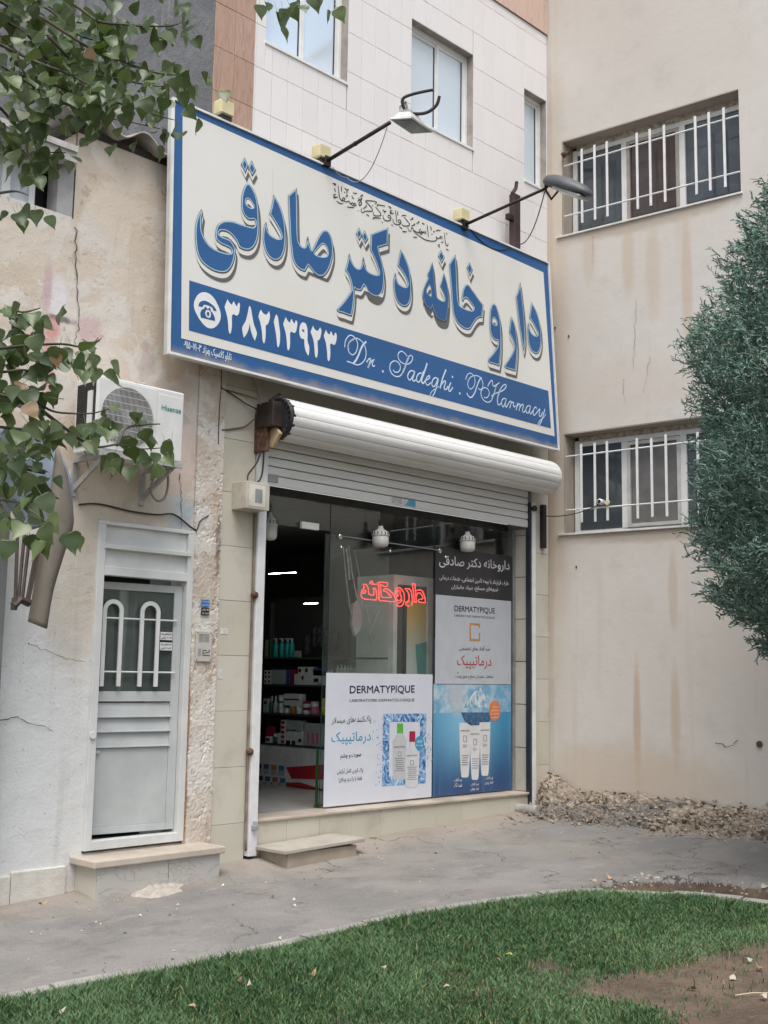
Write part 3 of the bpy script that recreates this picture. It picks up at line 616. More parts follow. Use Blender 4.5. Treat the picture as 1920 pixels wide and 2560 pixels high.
for x in (Lw+0.075, Lw+0.405):            # upside-down U loops of flat bar
    w = 0.145; r = w/2; path = [(x, 1.53)]+[(x, 1.53+i*0.1) for i in range(1, 7)]+[(x+r-r*math.cos(a), 2.13+r*math.sin(a)) for a in np.linspace(0, math.pi, 12)]+[(x+w, 2.13-i*0.1) for i in range(1, 7)]+[(x+w, 1.53)]
    mb = MB(); ribbon([np.array(p) for p in path], 0.034, lambda a_, b_: (a_, -0.036, b_), mb); n = len(mb.v); mb.v += [(v[0], v[1]+0.015, v[2]) for v in mb.v[:n]]; h2 = n//2
    mb.f += [(i+n, n+h2+i, n+h2+i+1, n+i+1) for i in range(h2-1)]+[(i, i+n, i+1+n, i+1) for i in range(h2-1)]+[(h2+i, h2+i+1, h2+i+1+n, h2+i+n) for i in range(h2-1)]+[(0, h2, h2+n, n), (h2-1, h2-1+n, h2*2-1+n, h2*2-1)]
    mb.build('grille_loop', door_paint, dr_)
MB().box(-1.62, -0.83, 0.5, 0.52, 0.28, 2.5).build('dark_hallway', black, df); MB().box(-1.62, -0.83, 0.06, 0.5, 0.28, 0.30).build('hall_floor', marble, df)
MB().lathe((-1.668, -0.045, 1.16), [(0.028, -0.004), (0.030, 0.0), (0.026, 0.006), (0.012, 0.008)], 12, 'y').build('lock', white_paint, df)
# ================================================================ right building (own frame: X along its wall, -Y towards the street)
RBM = plaster('beige render', (0.525, 0.493, 0.457), (0.57, 0.543, 0.515), streak=0.28, streakcol=(0.46, 0.39, 0.315), bump=0.16, scale=0.5, speck=0.05, patches=[((1.3, 6.80), (1.15, 0.11), (0.40, 0.345, 0.285), 0.75, 0.5, 6), ((1.35, 3.22), (1.2, 0.10), (0.40, 0.345, 0.285), 0.75, 0.5, 6), ((0.03, 5.0), (0.06, 4.5), (0.38, 0.31, 0.24), 0.6, 0.5, 5),
    ((0.1, 5.5), (0.20, 4.0), (0.515, 0.424, 0.329), 0.55, 0.4), ((1.08, 1.15), (0.05, 0.75), (0.442, 0.319, 0.221), 0.7, 0.2), ((1.52, 1.25), (0.06, 0.6), (0.448, 0.341, 0.248), 0.55, 0.25), ((1.52, 2.6), (0.06, 0.5), (0.448, 0.352, 0.270), 0.5, 0.3),
    ((1.0, 0.55), (1.3, 0.45), (0.493, 0.402, 0.313), 0.6, 0.4), ((1.75, 6.0), (0.07, 0.9), (0.482, 0.380, 0.286), 0.6, 0.25), ((1.05, 6.4), (0.09, 0.5), (0.482, 0.396, 0.308), 0.6, 0.3), ((0.55, 6.55), (0.1, 0.35), (0.482, 0.396, 0.308), 0.5, 0.4), ((1.35, 6.2), (0.1, 0.65), (0.482, 0.396, 0.308), 0.5, 0.4), ((1.0, 4.9), (0.9, 0.4), (0.526, 0.473, 0.416), 0.5), ((2.7, 2.2), (0.9, 2.0), (0.515, 0.484, 0.448), 0.6, 0.3)])
rb = thing('plaster_building', 'tall blank beige rendered building with barred windows on the right', 'building', None, tuple(RCOR), -ANG)
UO, LO = (0.20, 2.385, 6.86, 8.05), (0.20, 2.6, 3.29, 4.46)
rects = [(-0.02, 9.0, -0.3, 11.2)]
for h in (UO, LO): rects = minus(rects, h)
mb = MB()
gridwall(mb, rects, lambda x, z: 0.006*noise.noise(Vector((x*0.8, 5, z*0.8)))-0.001, 0.12)
for x0, x1, z0, z1 in rects: mb.box(x0, x1, 0.02, 0.3, z0, z1)
mb.build('wall', RBM, rb)
MB().box(-0.02, 9.0, -0.06, 0.35, 11.2, 11.28).build('roof_coping', slab, rb)
ref_glass = NT('grey pane'); ref_glass = ref_glass.done(ref_glass.mix(ref_glass.ramp(ref_glass.noise(1.5, 5, 0.7), 0.4, 0.75), (0.055, 0.068, 0.080), (0.10, 0.115, 0.125)), 0.08, Specular_IOR_Level=0.5)
brown_glass = plain('brown curtain pane', (0.075, 0.06, 0.058), 0.12, var=0.1)
grey_curtain = plain('grey curtain pane', (0.17, 0.165, 0.16), 0.15, var=0.08)
bar_m = plain('white bar enamel', (0.68, 0.68, 0.69), 0.45, var=0.05)
putty = plain('rough putty', (0.40, 0.36, 0.31), 0.9, var=0.3, scale=20, bump=0.6)
reveal_b = plaster('beige reveal', (0.40, 0.345, 0.29), (0.43, 0.38, 0.33), bump=0.3, scale=2)
def rwin(o, mull, panes, label):
    t0, t1, z0, z1 = o
    d = 0.21
    w = MB().box(t0+0.03, t0+0.09, d, d+0.05, z0, z1-0.06); w.box(t0+0.09, t1, d, d+0.05, z0+0.0, z0+0.05).box(t0+0.09, t1, d, d+0.05, z1-0.13, z1-0.06)
    for m in mull: w.box(m-0.035, m+0.035, d-0.004, d+0.05, z0+0.05, z1-0.13)
    w = w.build('window', upvc, rb, label=label)
    ed = [t0+0.09]+list(mull)+[t1]
    for i, pmt in enumerate(panes):
        if pmt is None: continue
        MB().box(ed[i], ed[i+1], d+0.02, d+0.03, z0+0.05, z1-0.13).build('pane', pmt, w)
    MB().box(t0, t1, d+0.052, 0.30, z0, z1).build('backing', dark_gap, w)
    MB().box(t0+0.001, t1-0.001, 0.002, d+0.05, z1-0.012, z1-0.001).box(t0+0.001, t0+0.012, 0.004, d+0.05, z0+0.001, z1-0.012).build('reveal', reveal_b, w); MB().box(t0+0.09, t1-0.01, d-0.012, d+0.02, z1-0.075, z1-0.0125).build('putty', putty, w)
    MB().box(t0-0.07, t1+0.02, -0.03, d, z0-0.022, z0).build('sill', plain('white sill', (0.60, 0.59, 0.56), 0.6, var=0.1), w, bevel=0.003)
    return w
def rw(off, *pts): return [onR(px, py, off) for px, py in pts]
mU = [q[0] for q in rw(-0.21, (1561, 440), (1706, 410))]; mL = [q[0] for q in rw(-0.21, (1562, 1200), (1710, 1170))]
wu = rwin(UO, mU, [ref_glass, brown_glass, ref_glass], 'upper three pane window with white bars')
wl = rwin(LO, mL, [ref_glass, grey_curtain, ref_glass], 'lower barred window half hidden by the conifer')
sf = MB().box(mU[0]+0.035, mU[0]+0.075, 0.195, 0.225, 6.92, 7.91).box(mU[1]-0.075, mU[1]-0.035, 0.195, 0.225, 6.92, 7.91).box(mU[0]+0.075, mU[1]-0.075, 0.195, 0.225, 6.92, 6.96).box(mU[0]+0.075, mU[1]-0.075, 0.195, 0.225, 7.87, 7.91)
sf.build('sash', plain('taupe sash', (0.36, 0.32, 0.29), 0.5), wu)
sf = MB().box(mL[0]+0.035, mL[0]+0.075, 0.195, 0.225, 3.34, 4.32).box(mL[1]-0.075, mL[1]-0.035, 0.195, 0.225, 3.34, 4.32).box(mL[0]+0.075, mL[1]-0.075, 0.195, 0.225, 3.34, 3.38).box(mL[0]+0.075, mL[1]-0.075, 0.195, 0.225, 4.28, 4.32)
sf.build('sash', plain('white sash', (0.55, 0.54, 0.52), 0.5), wl)
for nm, bars, zt, zb, rails, tend in (('window_grille', [(1454.8, 372, 557), (1486.8, 362, 549), (1518.4, 353, 541), (1592.5, 332, 523), (1626, 322, 514), (1660.8, 312, 505), (1739, 290, 486), (1773, 280, 477), (1811.6, 268, 468)], 0, 0, ((1424.7, 411), (1422.7, 538)), 2.385),
        ('window_grille', [(1453.6, 1110, 1306), (1486.8, 1107, 1304), (1519, 1103, 1301), (1594, 1095, 1296), (1629.5, 1095, 1292), (1665.8, 1086, 1291), (1745, 1080, 1285), (1780, 1076, 1283)], 0, 0, ((1417, 1141.5), (1425, 1275)), 2.6)):
    zz_ = [onR(*q, 0.02)[1] for q in rails]
    g = MB().tube([(0.235, -0.012, zz_[0]), (tend-0.004, -0.012, zz_[0]+0.01)], 0.010, 6).tube([(0.235, -0.012, zz_[1]), (tend-0.004, -0.012, zz_[1])], 0.010, 6).build(nm, bar_m, rb)
    for px, ya, yb in bars:
        tt, za = onR(px, ya, 0.03); tb, zb_ = onR(px, yb, 0.03); tm = (tt+tb)/2+random.uniform(-.004, .004)
        MB().box(tm-0.014, tm+0.014, -0.034, -0.026, zb_, za).build('bar', bar_m, g)
# broken render at the foot of the wall
t = NT('broken render'); vo = t.t.nodes.new('ShaderNodeTexVoronoi'); vo.inputs['Scale'].default_value = 24; nz_ = t.noise(7, 6, 0.7)
t.l(t.co, vo.inputs['Vector']); pb_ = t.t.nodes.new('ShaderNodeSeparateColor'); t.l(vo.outputs['Color'], pb_.inputs[0])
c = t.mix(t.ramp(nz_, 0.35, 0.68), (0.27, 0.215, 0.165), (0.44, 0.375, 0.30)); c = t.mix(t.math('MULTIPLY', t.ramp(pb_.outputs[0], 0.72, 0.80), 0.7), c, (0.50, 0.45, 0.38)); c = t.mix(t.math('MULTIPLY', t.ramp(pb_.outputs[1], 0.80, 0.86), 0.8), c, (0.10, 0.085, 0.07))
c = t.mix(t.math('MULTIPLY', t.ramp(t.noise(1.1, 4, 0.6), 0.55, 0.66), 0.75), c, (0.20, 0.195, 0.19))
rub = t.done(c, 0.95, t.bump(t.math('SUBTRACT', t.math('ADD', t.noise(40, 5, 0.7), t.noise(14, 5, 0.7)), t.math('MULTIPLY', vo.outputs['Distance'], 0.9)), 1.0, 0.03), Specular_IOR_Level=0.15)
mb = MB(); nx, nz = 380, 60; xs = np.linspace(-0.05, 5.2, nx)
def toe(x, v):
    wdt = 0.66 if x > 0.3 else 0.66-(0.3-x)*0.9; hgt = 0.20*(1-0.20*min(3, max(0, x-1)))+0.07*noise.noise(Vector((x*3, 0, 0)))+0.03*noise.noise(Vector((x*14, 0, 3)))+0.16*max(0, 1-x/0.30)
    g0 = gz(4.31, -x)-0.03
    y = -wdt*(v**0.8)*(1+0.25*noise.noise(Vector((x*2.2, 4, 0)))+0.10*noise.noise(Vector((x*9, 4, 0)))); prof = (1-v)**1.1
    k = min(1, 8*(1-v))*min(1, v*6+0.25)
    b = (noise.fractal(Vector((x*5, v*5, 2)), 0.8, 2.0, 7)*0.05+0.022*abs(noise.noise(Vector((x*17, v*11, 5))))+0.010*noise.noise(Vector((x*38, v*24, 6))))*k
    return (x, y-0.012-0.02*(v < 0.03)-b*0.5, g0+0.13+hgt*prof*0.75-0.13*v+b)
mb.v = [toe(x, j/(nz-1)) for j in range(nz) for x in xs]; mb.f = [(j*nx+i, j*nx+i+1, (j+1)*nx+i+1, (j+1)*nx+i) for j in range(nz-1) for i in range(nx-1)]
mb.build('broken_render_foot', rub, rb)
for pts, w in (([(2.45, 2.8), (2.47, 2.4), (2.52, 2.1), (2.66, 1.8), (2.72, 1.4)], 0.009), ([(0.62, 7.0-0.25), (0.6, 6.4)], 0.0025), ([(1.15, 5.9), (1.12, 5.4), (1.1, 5.1)], 0.0045), ([(0.97, 5.0), (0.99, 4.7)], 0.0035), ([(1.3, 5.2), (1.22, 4.8)], 0.0035), ([(1.95, 1.02), (2.1, 0.97), (2.2, 1.05)], 0.010)):
    crack_line(pts, w).build('crack', crk, rb)
for x, z in ((0.28, 5.62), (0.10, 5.75), (0.36, 2.9), (2.42, 1.02), (2.62, 1.12)):
    MB().lathe((x, -0.012, z), [(0.012 if z > 1.2 else 0.035, 0), (0.008 if z > 1.2 else 0.025, 0.01)], 9, 'y').build('hole', crk, rb)
# ================================================================ shop sign
SB, ST = -0.29, -0.19                     # the sign leans back a little: bottom and top distance from the wall
c_bl, c_br = onY(418, 887, SB), onY(1397, 1125.5, SB)
c_tl, c_tr = onY(430, 236, ST), onY(1371, 662, ST)
sx0, sx1 = (c_bl[0]+c_tl[0])/2, (c_br[0]+c_tr[0])/2; sz0, sz1 = (c_bl[2]+c_br[2])/2, (c_tl[2]+c_tr[2])/2
SP0 = np.array([0, SB, sz0]); SV = np.array([0, ST-SB, sz1-sz0]); SH = np.linalg.norm(SV); SV = SV/SH; SN = np.array([0, -SV[2], SV[1]])   # SN out to the street
def spx(px, py):                          # photo pixel -> coordinates on the sign face (metres from left end, from bottom)
    p = onP(px, py, SP0, SN); return np.array([p[0], (p-SP0) @ SV])
def s3(off): return lambda x, v: np.array([x, 0, 0])+SP0+SV*v+SN*off
sg = thing('shop_sign', 'big blue and cream pharmacy sign board with Persian lettering over the shutter', 'sign')
sgn_blue = plain('sign blue', (0.016, 0.092, 0.258), 0.35, var=0.05, scale=1.5)
t = NT('sign cream vinyl'); gz_ = t.math('MULTIPLY', t.ramp(t.noise(0.7, 5, 0.6), 0.4, 0.72), 0.45)
sgn_cream = t.done(t.mix(gz_, (0.665, 0.66, 0.635), (0.60, 0.58, 0.53)), 0.35)
sgn_grey = plain('sign shadow grey', (0.105, 0.105, 0.105), 0.4, var=0.05); sgn_line = plain('sign dark line', (0.05, 0.06, 0.065), 0.4); sgn_lite = plain('sign pale line', (0.38, 0.55, 0.68), 0.4, var=0.05)
sgn_white = plain('sign white', (0.70, 0.71, 0.72), 0.4, var=0.03); sgn_strip = plain('sign pale blue script', (0.55, 0.68, 0.83), 0.4, var=0.03); ink = plain('sign black ink', (0.02, 0.02, 0.02), 0.5)
cx = [c_bl[0], c_br[0], c_tr[0], c_tl[0]]; hh = SH
q = [(cx[0], 0), (cx[1], 0), (cx[2], hh), (cx[3], hh)]
mb = MB(); f0, f1 = s3(-0.004), s3(-0.05)
mb.add([f0(*p) for p in q]+[f1(*p) for p in q], [(0, 1, 2, 3), (7, 6, 5, 4), (0, 4, 5, 1), (1, 5, 6, 2), (2, 6, 7, 3), (3, 7, 4, 0)]); mb.build('box', plain('sign box steel', (0.5, 0.5, 0.49), 0.5, var=0.1), sg)
def flat(name, poly, off, mat, hole=None):
    mb = MB(); fill(poly, [hole] if hole else [], s3(off), mb); return mb.build(name, mat, sg)
ins = lambda d: [(q[0][0]+d, q[0][1]+d), (q[1][0]-d, q[1][1]+d), (q[2][0]-d, q[2][1]-d), (q[3][0]+d, q[3][1]-d)]
mb = MB(); o_, i_ = [(a[0]*1.0, a[1]) for a in q], ins(0.020); fa, fb = s3(0.018), s3(-0.004)
for k in range(4):
    k2 = (k+1) % 4; a, b, c_, d_ = o_[k], o_[k2], i_[k2], i_[k]
    mb.add([fa(*a), fa(*b), fa(*c_), fa(*d_), fb(*a), fb(*b), fb(*c_), fb(*d_)], [(0, 1, 2, 3), (0, 4, 5, 1), (3, 2, 6, 7)])
mb.build('trim', plain('white sign trim', (0.68, 0.68, 0.67), 0.4, var=0.06), sg)
t = NT('sign blue border'); sp_ = t.t.nodes.new('ShaderNodeSeparateXYZ'); t.l(t.co, sp_.inputs[0])
low = t.math('SUBTRACT', 1.0, t.ramp(t.math('ADD', sp_.outputs['Z'], t.math('MULTIPLY', t.math('SUBTRACT', t.noise(4, 5, 0.6), 0.5), 0.16)), sz0+0.0, sz0+0.11))
sgn_blue_b = t.done(t.mix(t.math('MULTIPLY', low, 0.6), (0.016, 0.092, 0.258), (0.36, 0.30, 0.22)), 0.4)
flat('border', ins(0.017), 0.0, sgn_blue_b)
cream = [spx(456.2, 276), spx(452.6, 845.5), spx(1386, 1091), spx(1358, 681)]
flat('cream_face', [tuple(p) for p in cream], 0.0025, sgn_cream)
flat('number_band', [tuple(spx(*p)) for p in ((472.5, 701), (471.5, 826), (1376.8, 1071.3), (1370, 977.5))], 0.0045, sgn_blue)
for px in (681, 1232):                    # faint vertical seams of the vinyl
    a, b = spx(px, 420 if px < 900 else 640), spx(px+2, 560 if px < 900 else 900); mb = MB(); ribbon([a, b], 0.006, s3(0.0040), mb); mb.build('vinyl_seam', plain('seam', (0.58, 0.57, 0.55), 0.4), sg)
CROP = {'A': (480, 390, 180), 'B': (480, 540, 180), 'C': (650, 450, 200), 'D': (650, 550, 200), 'E': (830, 560, 210), 'F': (820, 610, 220), 'G': (1040, 610, 180), 'H': (1040, 680, 180),
        'I': (1200, 690, 180), 'J': (1200, 790, 180), 'K': (460, 700, 200), 'L': (650, 740, 200), 'N': (840, 820, 200), 'O': (1000, 860, 200), 'P': (1160, 910, 210), 'Q': (820, 440, 310), 'R': (820, 450, 261.4), 'S': (920, 500, 261.4), 'U': (1000, 540, 261.4)}
def trace(s):                             # "A 10,20 30,40! B 5,6" -> sign coordinates ("!" keeps a sharp corner)
    out = []; cr = None
    for tok in s.split():
        if tok in CROP: cr = CROP[tok]; continue
        c_ = tok.endswith('!'); a, b = map(float, tok.rstrip('!').split(',')); k = cr[2]/1659
        p = spx(cr[0]+a*k, cr[1]+b*k); out.append((p[0], p[1], 1) if c_ else (p[0], p[1]))
    return out
LET = [  # outline | holes
 ('letter_qaf_ye', 'B 195,-132! 140,-20 90,120 65,300 65,500 85,720 120,880 190,1020 290,1130 420,1220 560,1278 690,1298 790,1272 870,1190 930,1060 962,900 968,780 945,690 905,620 850,560 760,520 660,480 605,435 597,385 625,345 690,330 780,350 870,405 950,490 1010,570 1050,660 1075,715! 1130,748 1200,772 1280,778 1350,752 1420,680 1470,570 1500,430 1512,250 A 1512,1430 1500,1200 1470,1000 1420,850 1360,730 1310,670 1265,645 1220,680 1170,790 1140,920 1130,1080 1135,1200 1160,1300 1210,1390 1280,1450 1350,1460 1410,1455 1445,1500 1450,1570 1430,1620 1390,1650 B 1300,255 1180,220 1060,180 930,135 820,122 720,130 640,165 580,220 550,290 535,380 535,480 550,540 590,590 660,640 760,685 850,730 895,780 905,830 880,865 800,870 700,850 580,810 450,740 350,650 270,530 215,400 190,250 190,80 215,-60', ['A 1280,985 1236,1003 1218,1065 1235,1125 1290,1180 1350,1205 1395,1195 1400,1140 1370,1080 1330,1020']),
 ('letter_dot', 'A 1195,60! 1265,220! 1210,370! 1125,190!', []), ('letter_dot', 'A 1360,130! 1440,320! 1370,440! 1290,270!', []),
 ('letter_dal', 'C 275,330! 330,420 390,540 440,680 480,840 505,1020 510,1200 500,1350 475,1480 430,1590 370,1645 310,1660 240,1640 160,1570 100,1460 65,1330 50,1200 60,1060 80,950 105,890! 125,1000 150,1080 200,1150 280,1200 350,1225 410,1220 435,1180 430,1130 400,1050 340,940 270,820 190,700! 230,560', []),
 ('letter_sad_alef', 'C 735,185! 745,400 750,700 755,1000 765,1200 790,1310 840,1380 900,1405 940,1370 960,1270 973,1185! 990,1290 1020,1400 1060,1462 1110,1380 1160,1270 1220,1150 1290,1065 1340,1048 1395,1075 1440,1150 1475,1260 1492,1400 1490,1560 D 1475,800 1440,930 1390,1050 1320,1140 1260,1165 1190,1155 1110,1090 1040,1000 985,935! 950,990 915,1055 870,1045 800,1010 740,950 690,860 655,740 635,560 C 620,1300 605,1000 590,700 575,330!', ['C 1290,1325 1220,1380 1160,1450 1112,1512 1140,1555 1220,1587 1300,1598 1370,1583 1392,1530 1385,1450 1350,1370']),
 ('letter_dal', 'E 1345,520! 1400,610 1450,720 1500,870 1530,1050 1545,1250 1540,1400 1520,1520 1480,1600 1420,1625 1350,1600 1280,1530 1230,1400 1205,1250 1205,1120 1235,980! 1250,1080 1290,1170 1350,1220 1420,1250 1465,1240 1485,1190 1470,1120 1420,1010 1350,900 1290,820! 1310,700', []),
 ('letter_kaf_te_re', 'E 1085,85! 1078,405! 895,462! 910,540 940,650 970,760 995,900 1010,1050 1000,1220 975,1340 920,1410 860,1430 780,1400 700,1340 655,1250 615,1200! 590,1250 550,1305 490,1300 428,1262! F 475,1000 465,1120 445,1250 425,1350! 380,1340 280,1300 190,1275 165,1235 190,1200 260,1120 340,1020 400,930 435,870 440,820 E 375,1200 350,1100 310,1000 255,910! 290,780 325,600! 350,690 400,800 460,870 520,890 560,860 590,770 605,670! 620,760 640,860 690,940 770,985 850,1010 905,1005 920,960 905,890 860,760 800,620 750,520! 760,203!', []),
 ('letter_dot', 'E 520,85! 570,210! 525,310! 470,190!', []), ('letter_dot', 'E 630,140! 690,290! 640,370! 580,240!', []),
 ('letter_nun_he', 'G 355,440! 375,560 390,750 410,950 430,1100 470,1240 540,1300 610,1330 650,1310 655,1240 620,1130 580,1040 545,970! 590,830 625,690! 660,800 695,930 720,1100 725,1300 H 715,850 700,1000 680,1090 630,1125 560,1110 490,1070 440,990 400,890 362,765! 338,830 315,870! 250,810 190,710 160,610 G 140,1240 145,1130 170,1020 220,900 275,780 258,730 265,670! 310,580', ['G 292,940 245,1005 222,1070 236,1140 280,1183 328,1212 340,1165 333,1080 318,990']),
 ('letter_dot', 'G 560,150! 630,300! 575,430! 500,275!', []), ('letter_dot', 'G 1215,435! 1280,590! 1225,720! 1160,545!', []),
 ('letter_khe_alef', 'G 885,260! 905,450 915,700 925,950 935,1150 950,1300 985,1420 1080,1480 1200,1530 1290,1535 1320,1490 1310,1440 1250,1360 1180,1270 1130,1240 1090,1260 1062,1315! 1045,1270 1060,1130 1080,1040 1120,960 1165,940 1210,965 1260,1040 1340,1150 1430,1280 1525,1400! H 1500,1040! 1430,1045 1370,1090 1300,1190 1240,1290 1180,1315 1100,1300 1010,1240 930,1150 880,1050 850,950 G 835,1500 815,1300 795,1000 770,700 750,470!', []),
 ('letter_vav', 'I 300,640 350,690 390,790 420,900 445,1040 460,1200 465,1400 J 465,700 455,900 435,1040 420,1140! 300,1100 205,1070 180,1030 190,980 260,900 340,790 395,690 405,600 395,565 340,550 290,510 250,450 225,360 I 215,1230 210,1100 215,950 225,800 255,690', ['I 295,965 268,1015 273,1080 310,1120 358,1135 373,1090 350,1010 322,970']),
 ('letter_re', 'I 705,950! 750,1040 790,1150 815,1300 830,1450 J 840,650 835,850 820,1050 795,1260! 680,1225 580,1195 555,1150 570,1110 640,1010 720,880 770,770 780,680 750,570 700,460 660,380! 680,200', []),
 ('letter_alef', 'I 912,160! 950,500 985,800 1005,1100 1015,1400 J 1010,600 990,785! 960,650 925,400 I 900,1200 865,900 830,600 815,480! 870,340', []),
 ('letter_dal', 'I 1175,620! 1220,700 1280,820 1330,970 1365,1130 1385,1300 1390,1450 J 1385,650 1350,800 1300,860 1240,850 1170,790 1120,680 1095,550 1085,400 I 1085,1230 1095,1100! 1120,1200 1150,1290 1200,1350 1270,1385 1315,1365 1320,1310 1290,1240 1230,1130 1180,1040 1125,960! 1150,800', [])]
for nm, out, holes in LET:
    dot = nm == 'letter_dot'; n = 5
    P = catmull(trace(out), True, n); Hs = [catmull(trace(h), True, n) for h in holes]
    P = [p for i, p in enumerate(P) if np.linalg.norm(p-P[i-1]) > 0.002]
    root = None; ei = 0.0045 if nm == 'letter_nun_he' else 0.0105; sh = lambda L, dx, dz: [p+np.array([dx, dz]) for p in L]
    k = 0.7 if dot else 1.0
    for lay, (pp, hs, off, mt) in enumerate(((sh(offset_poly(P, 0.013*k), 0.022, -0.070), [sh(offset_poly(h, -0.009), 0.022, -0.070) for h in Hs], 0.0062, sgn_grey),
            (sh(offset_poly(P, 0.010*k), 0.004, -0.044), [sh(offset_poly(h, -0.008), 0.004, -0.044) for h in Hs], 0.0076, sgn_cream),
            (sh(offset_poly(P, 0.0075), 0.003, -0.005), [sh(offset_poly(h, -0.004), 0.003, -0.003) for h in Hs], 0.0090, sgn_line),
            (P, Hs, 0.0104, sgn_lite), (offset_poly(P, -ei), [offset_poly(h, ei*0.9) for h in Hs], 0.0118, sgn_blue))):
        mb = MB(); fill(pp, hs, s3(off), mb)
        nm2 = ('letter_shadow', 'letter_drop', 'letter_outline', 'letter_edge', 'letter_face')[lay]
        if root is None: root = bpy.data.objects.new(nm, None); COL.objects.link(root); root.parent = sg
        mb.build(nm2, mt, root)
DIG = ['K 893,400! 925,460 975,515 1000,480 1022,445 1045,490 1085,550 1110,490 1130,475 1150,500 1145,600 1130,690 1095,740 1050,730 1015,715 985,750 985,900 975,1040 945,1120 915,1050 905,900 880,740 830,560! 865,470',
 'K 1355,540 1385,620 1405,750 1440,920 1500,1090 1490,1170 1460,1265! 1410,1160 1375,1040 1350,910! 1325,1040 1280,1140 1230,1200! 1205,1080 1200,980 1270,850 1310,700 1335,570',
 'L 14,285! 45,350 110,390 150,360 178,310! 198,400 185,500 150,590 110,620 110,750 100,900 75,985 45,930 30,750 5,590 -42,435! -20,340', 'L 330,385 365,460 385,600 405,750 405,930 385,1040 365,1065 345,1020 330,850 305,690 275,540! 300,450',
 'L 525,435! 560,510 610,550 630,500 650,480 670,530 705,575 725,520 745,510 765,560 755,660 730,750 690,770 650,745 615,770 615,950 605,1080 580,1130 555,1090 545,930 520,760 470,580! 500,500',
 'L 890,550 940,580 970,670 978,800 975,930 1010,1050 1010,1160 995,1245! 945,1160 915,1040 905,905 850,885 815,820 805,720 820,620 850,565', 'L 1090,615! 1125,690 1180,725 1215,690 1240,650! 1265,720 1250,830 1220,910 1185,935 1190,1100 1185,1220 1158,1285 1130,1230 1115,1040 1090,890 1040,750! 1065,680',
 'L 1358,700! 1390,770 1435,800 1450,750 1470,740 1490,790 1520,830 1545,770 1562,765 1582,820 1575,920 1550,1000 1515,1015 1475,990 1445,1010 1450,1180 1440,1300 1415,1355 1390,1310 1380,1150 1355,970 1312,830! 1335,760']
for i, d in enumerate(DIG):
    mb = MB(); hol = [catmull(trace('L 875,690 905,710 912,755 880,745 858,715'), True, 3)] if i == 5 else []
    fill(catmull(trace(d), True, 4), hol, s3(0.0062), mb); mb.build('numeral', sgn_white, sg)
ph = bpy.data.objects.new('telephone_symbol', None); COL.objects.link(ph); ph.parent = sg
for nm, tr, off, mt in (('disc', 'K 420,257 520,290 620,390 700,540 750,690 745,820 690,930 600,1000 500,1000 400,930 300,800 220,640 195,540 210,430 270,320 340,270', 0.0062, sgn_white),
        ('handset', 'K 290,545! 300,490 350,445 420,435 510,470 590,530 640,590 665,650! 600,640! 575,580 520,545 450,520 395,520 375,565!', 0.0076, sgn_blue),
        ('phone_body', 'K 425,560! 455,560! 458,590 498,602 505,575! 540,590! 545,640 590,700 625,780 632,855! 480,815 338,782! 328,690 360,620 400,600', 0.0076, sgn_blue),
        ('dial', 'K 485,625 530,660 545,720 530,780 490,790 445,755 425,690 445,640', 0.0090, sgn_white), ('dial_hub', 'K 485,663 507,685 513,720 500,748 482,750 462,730 455,695 468,670', 0.0104, sgn_blue)):
    mb = MB(); fill(catmull(trace(tr), True, 4), [], s3(off), mb); mb.build(nm, mt, ph)
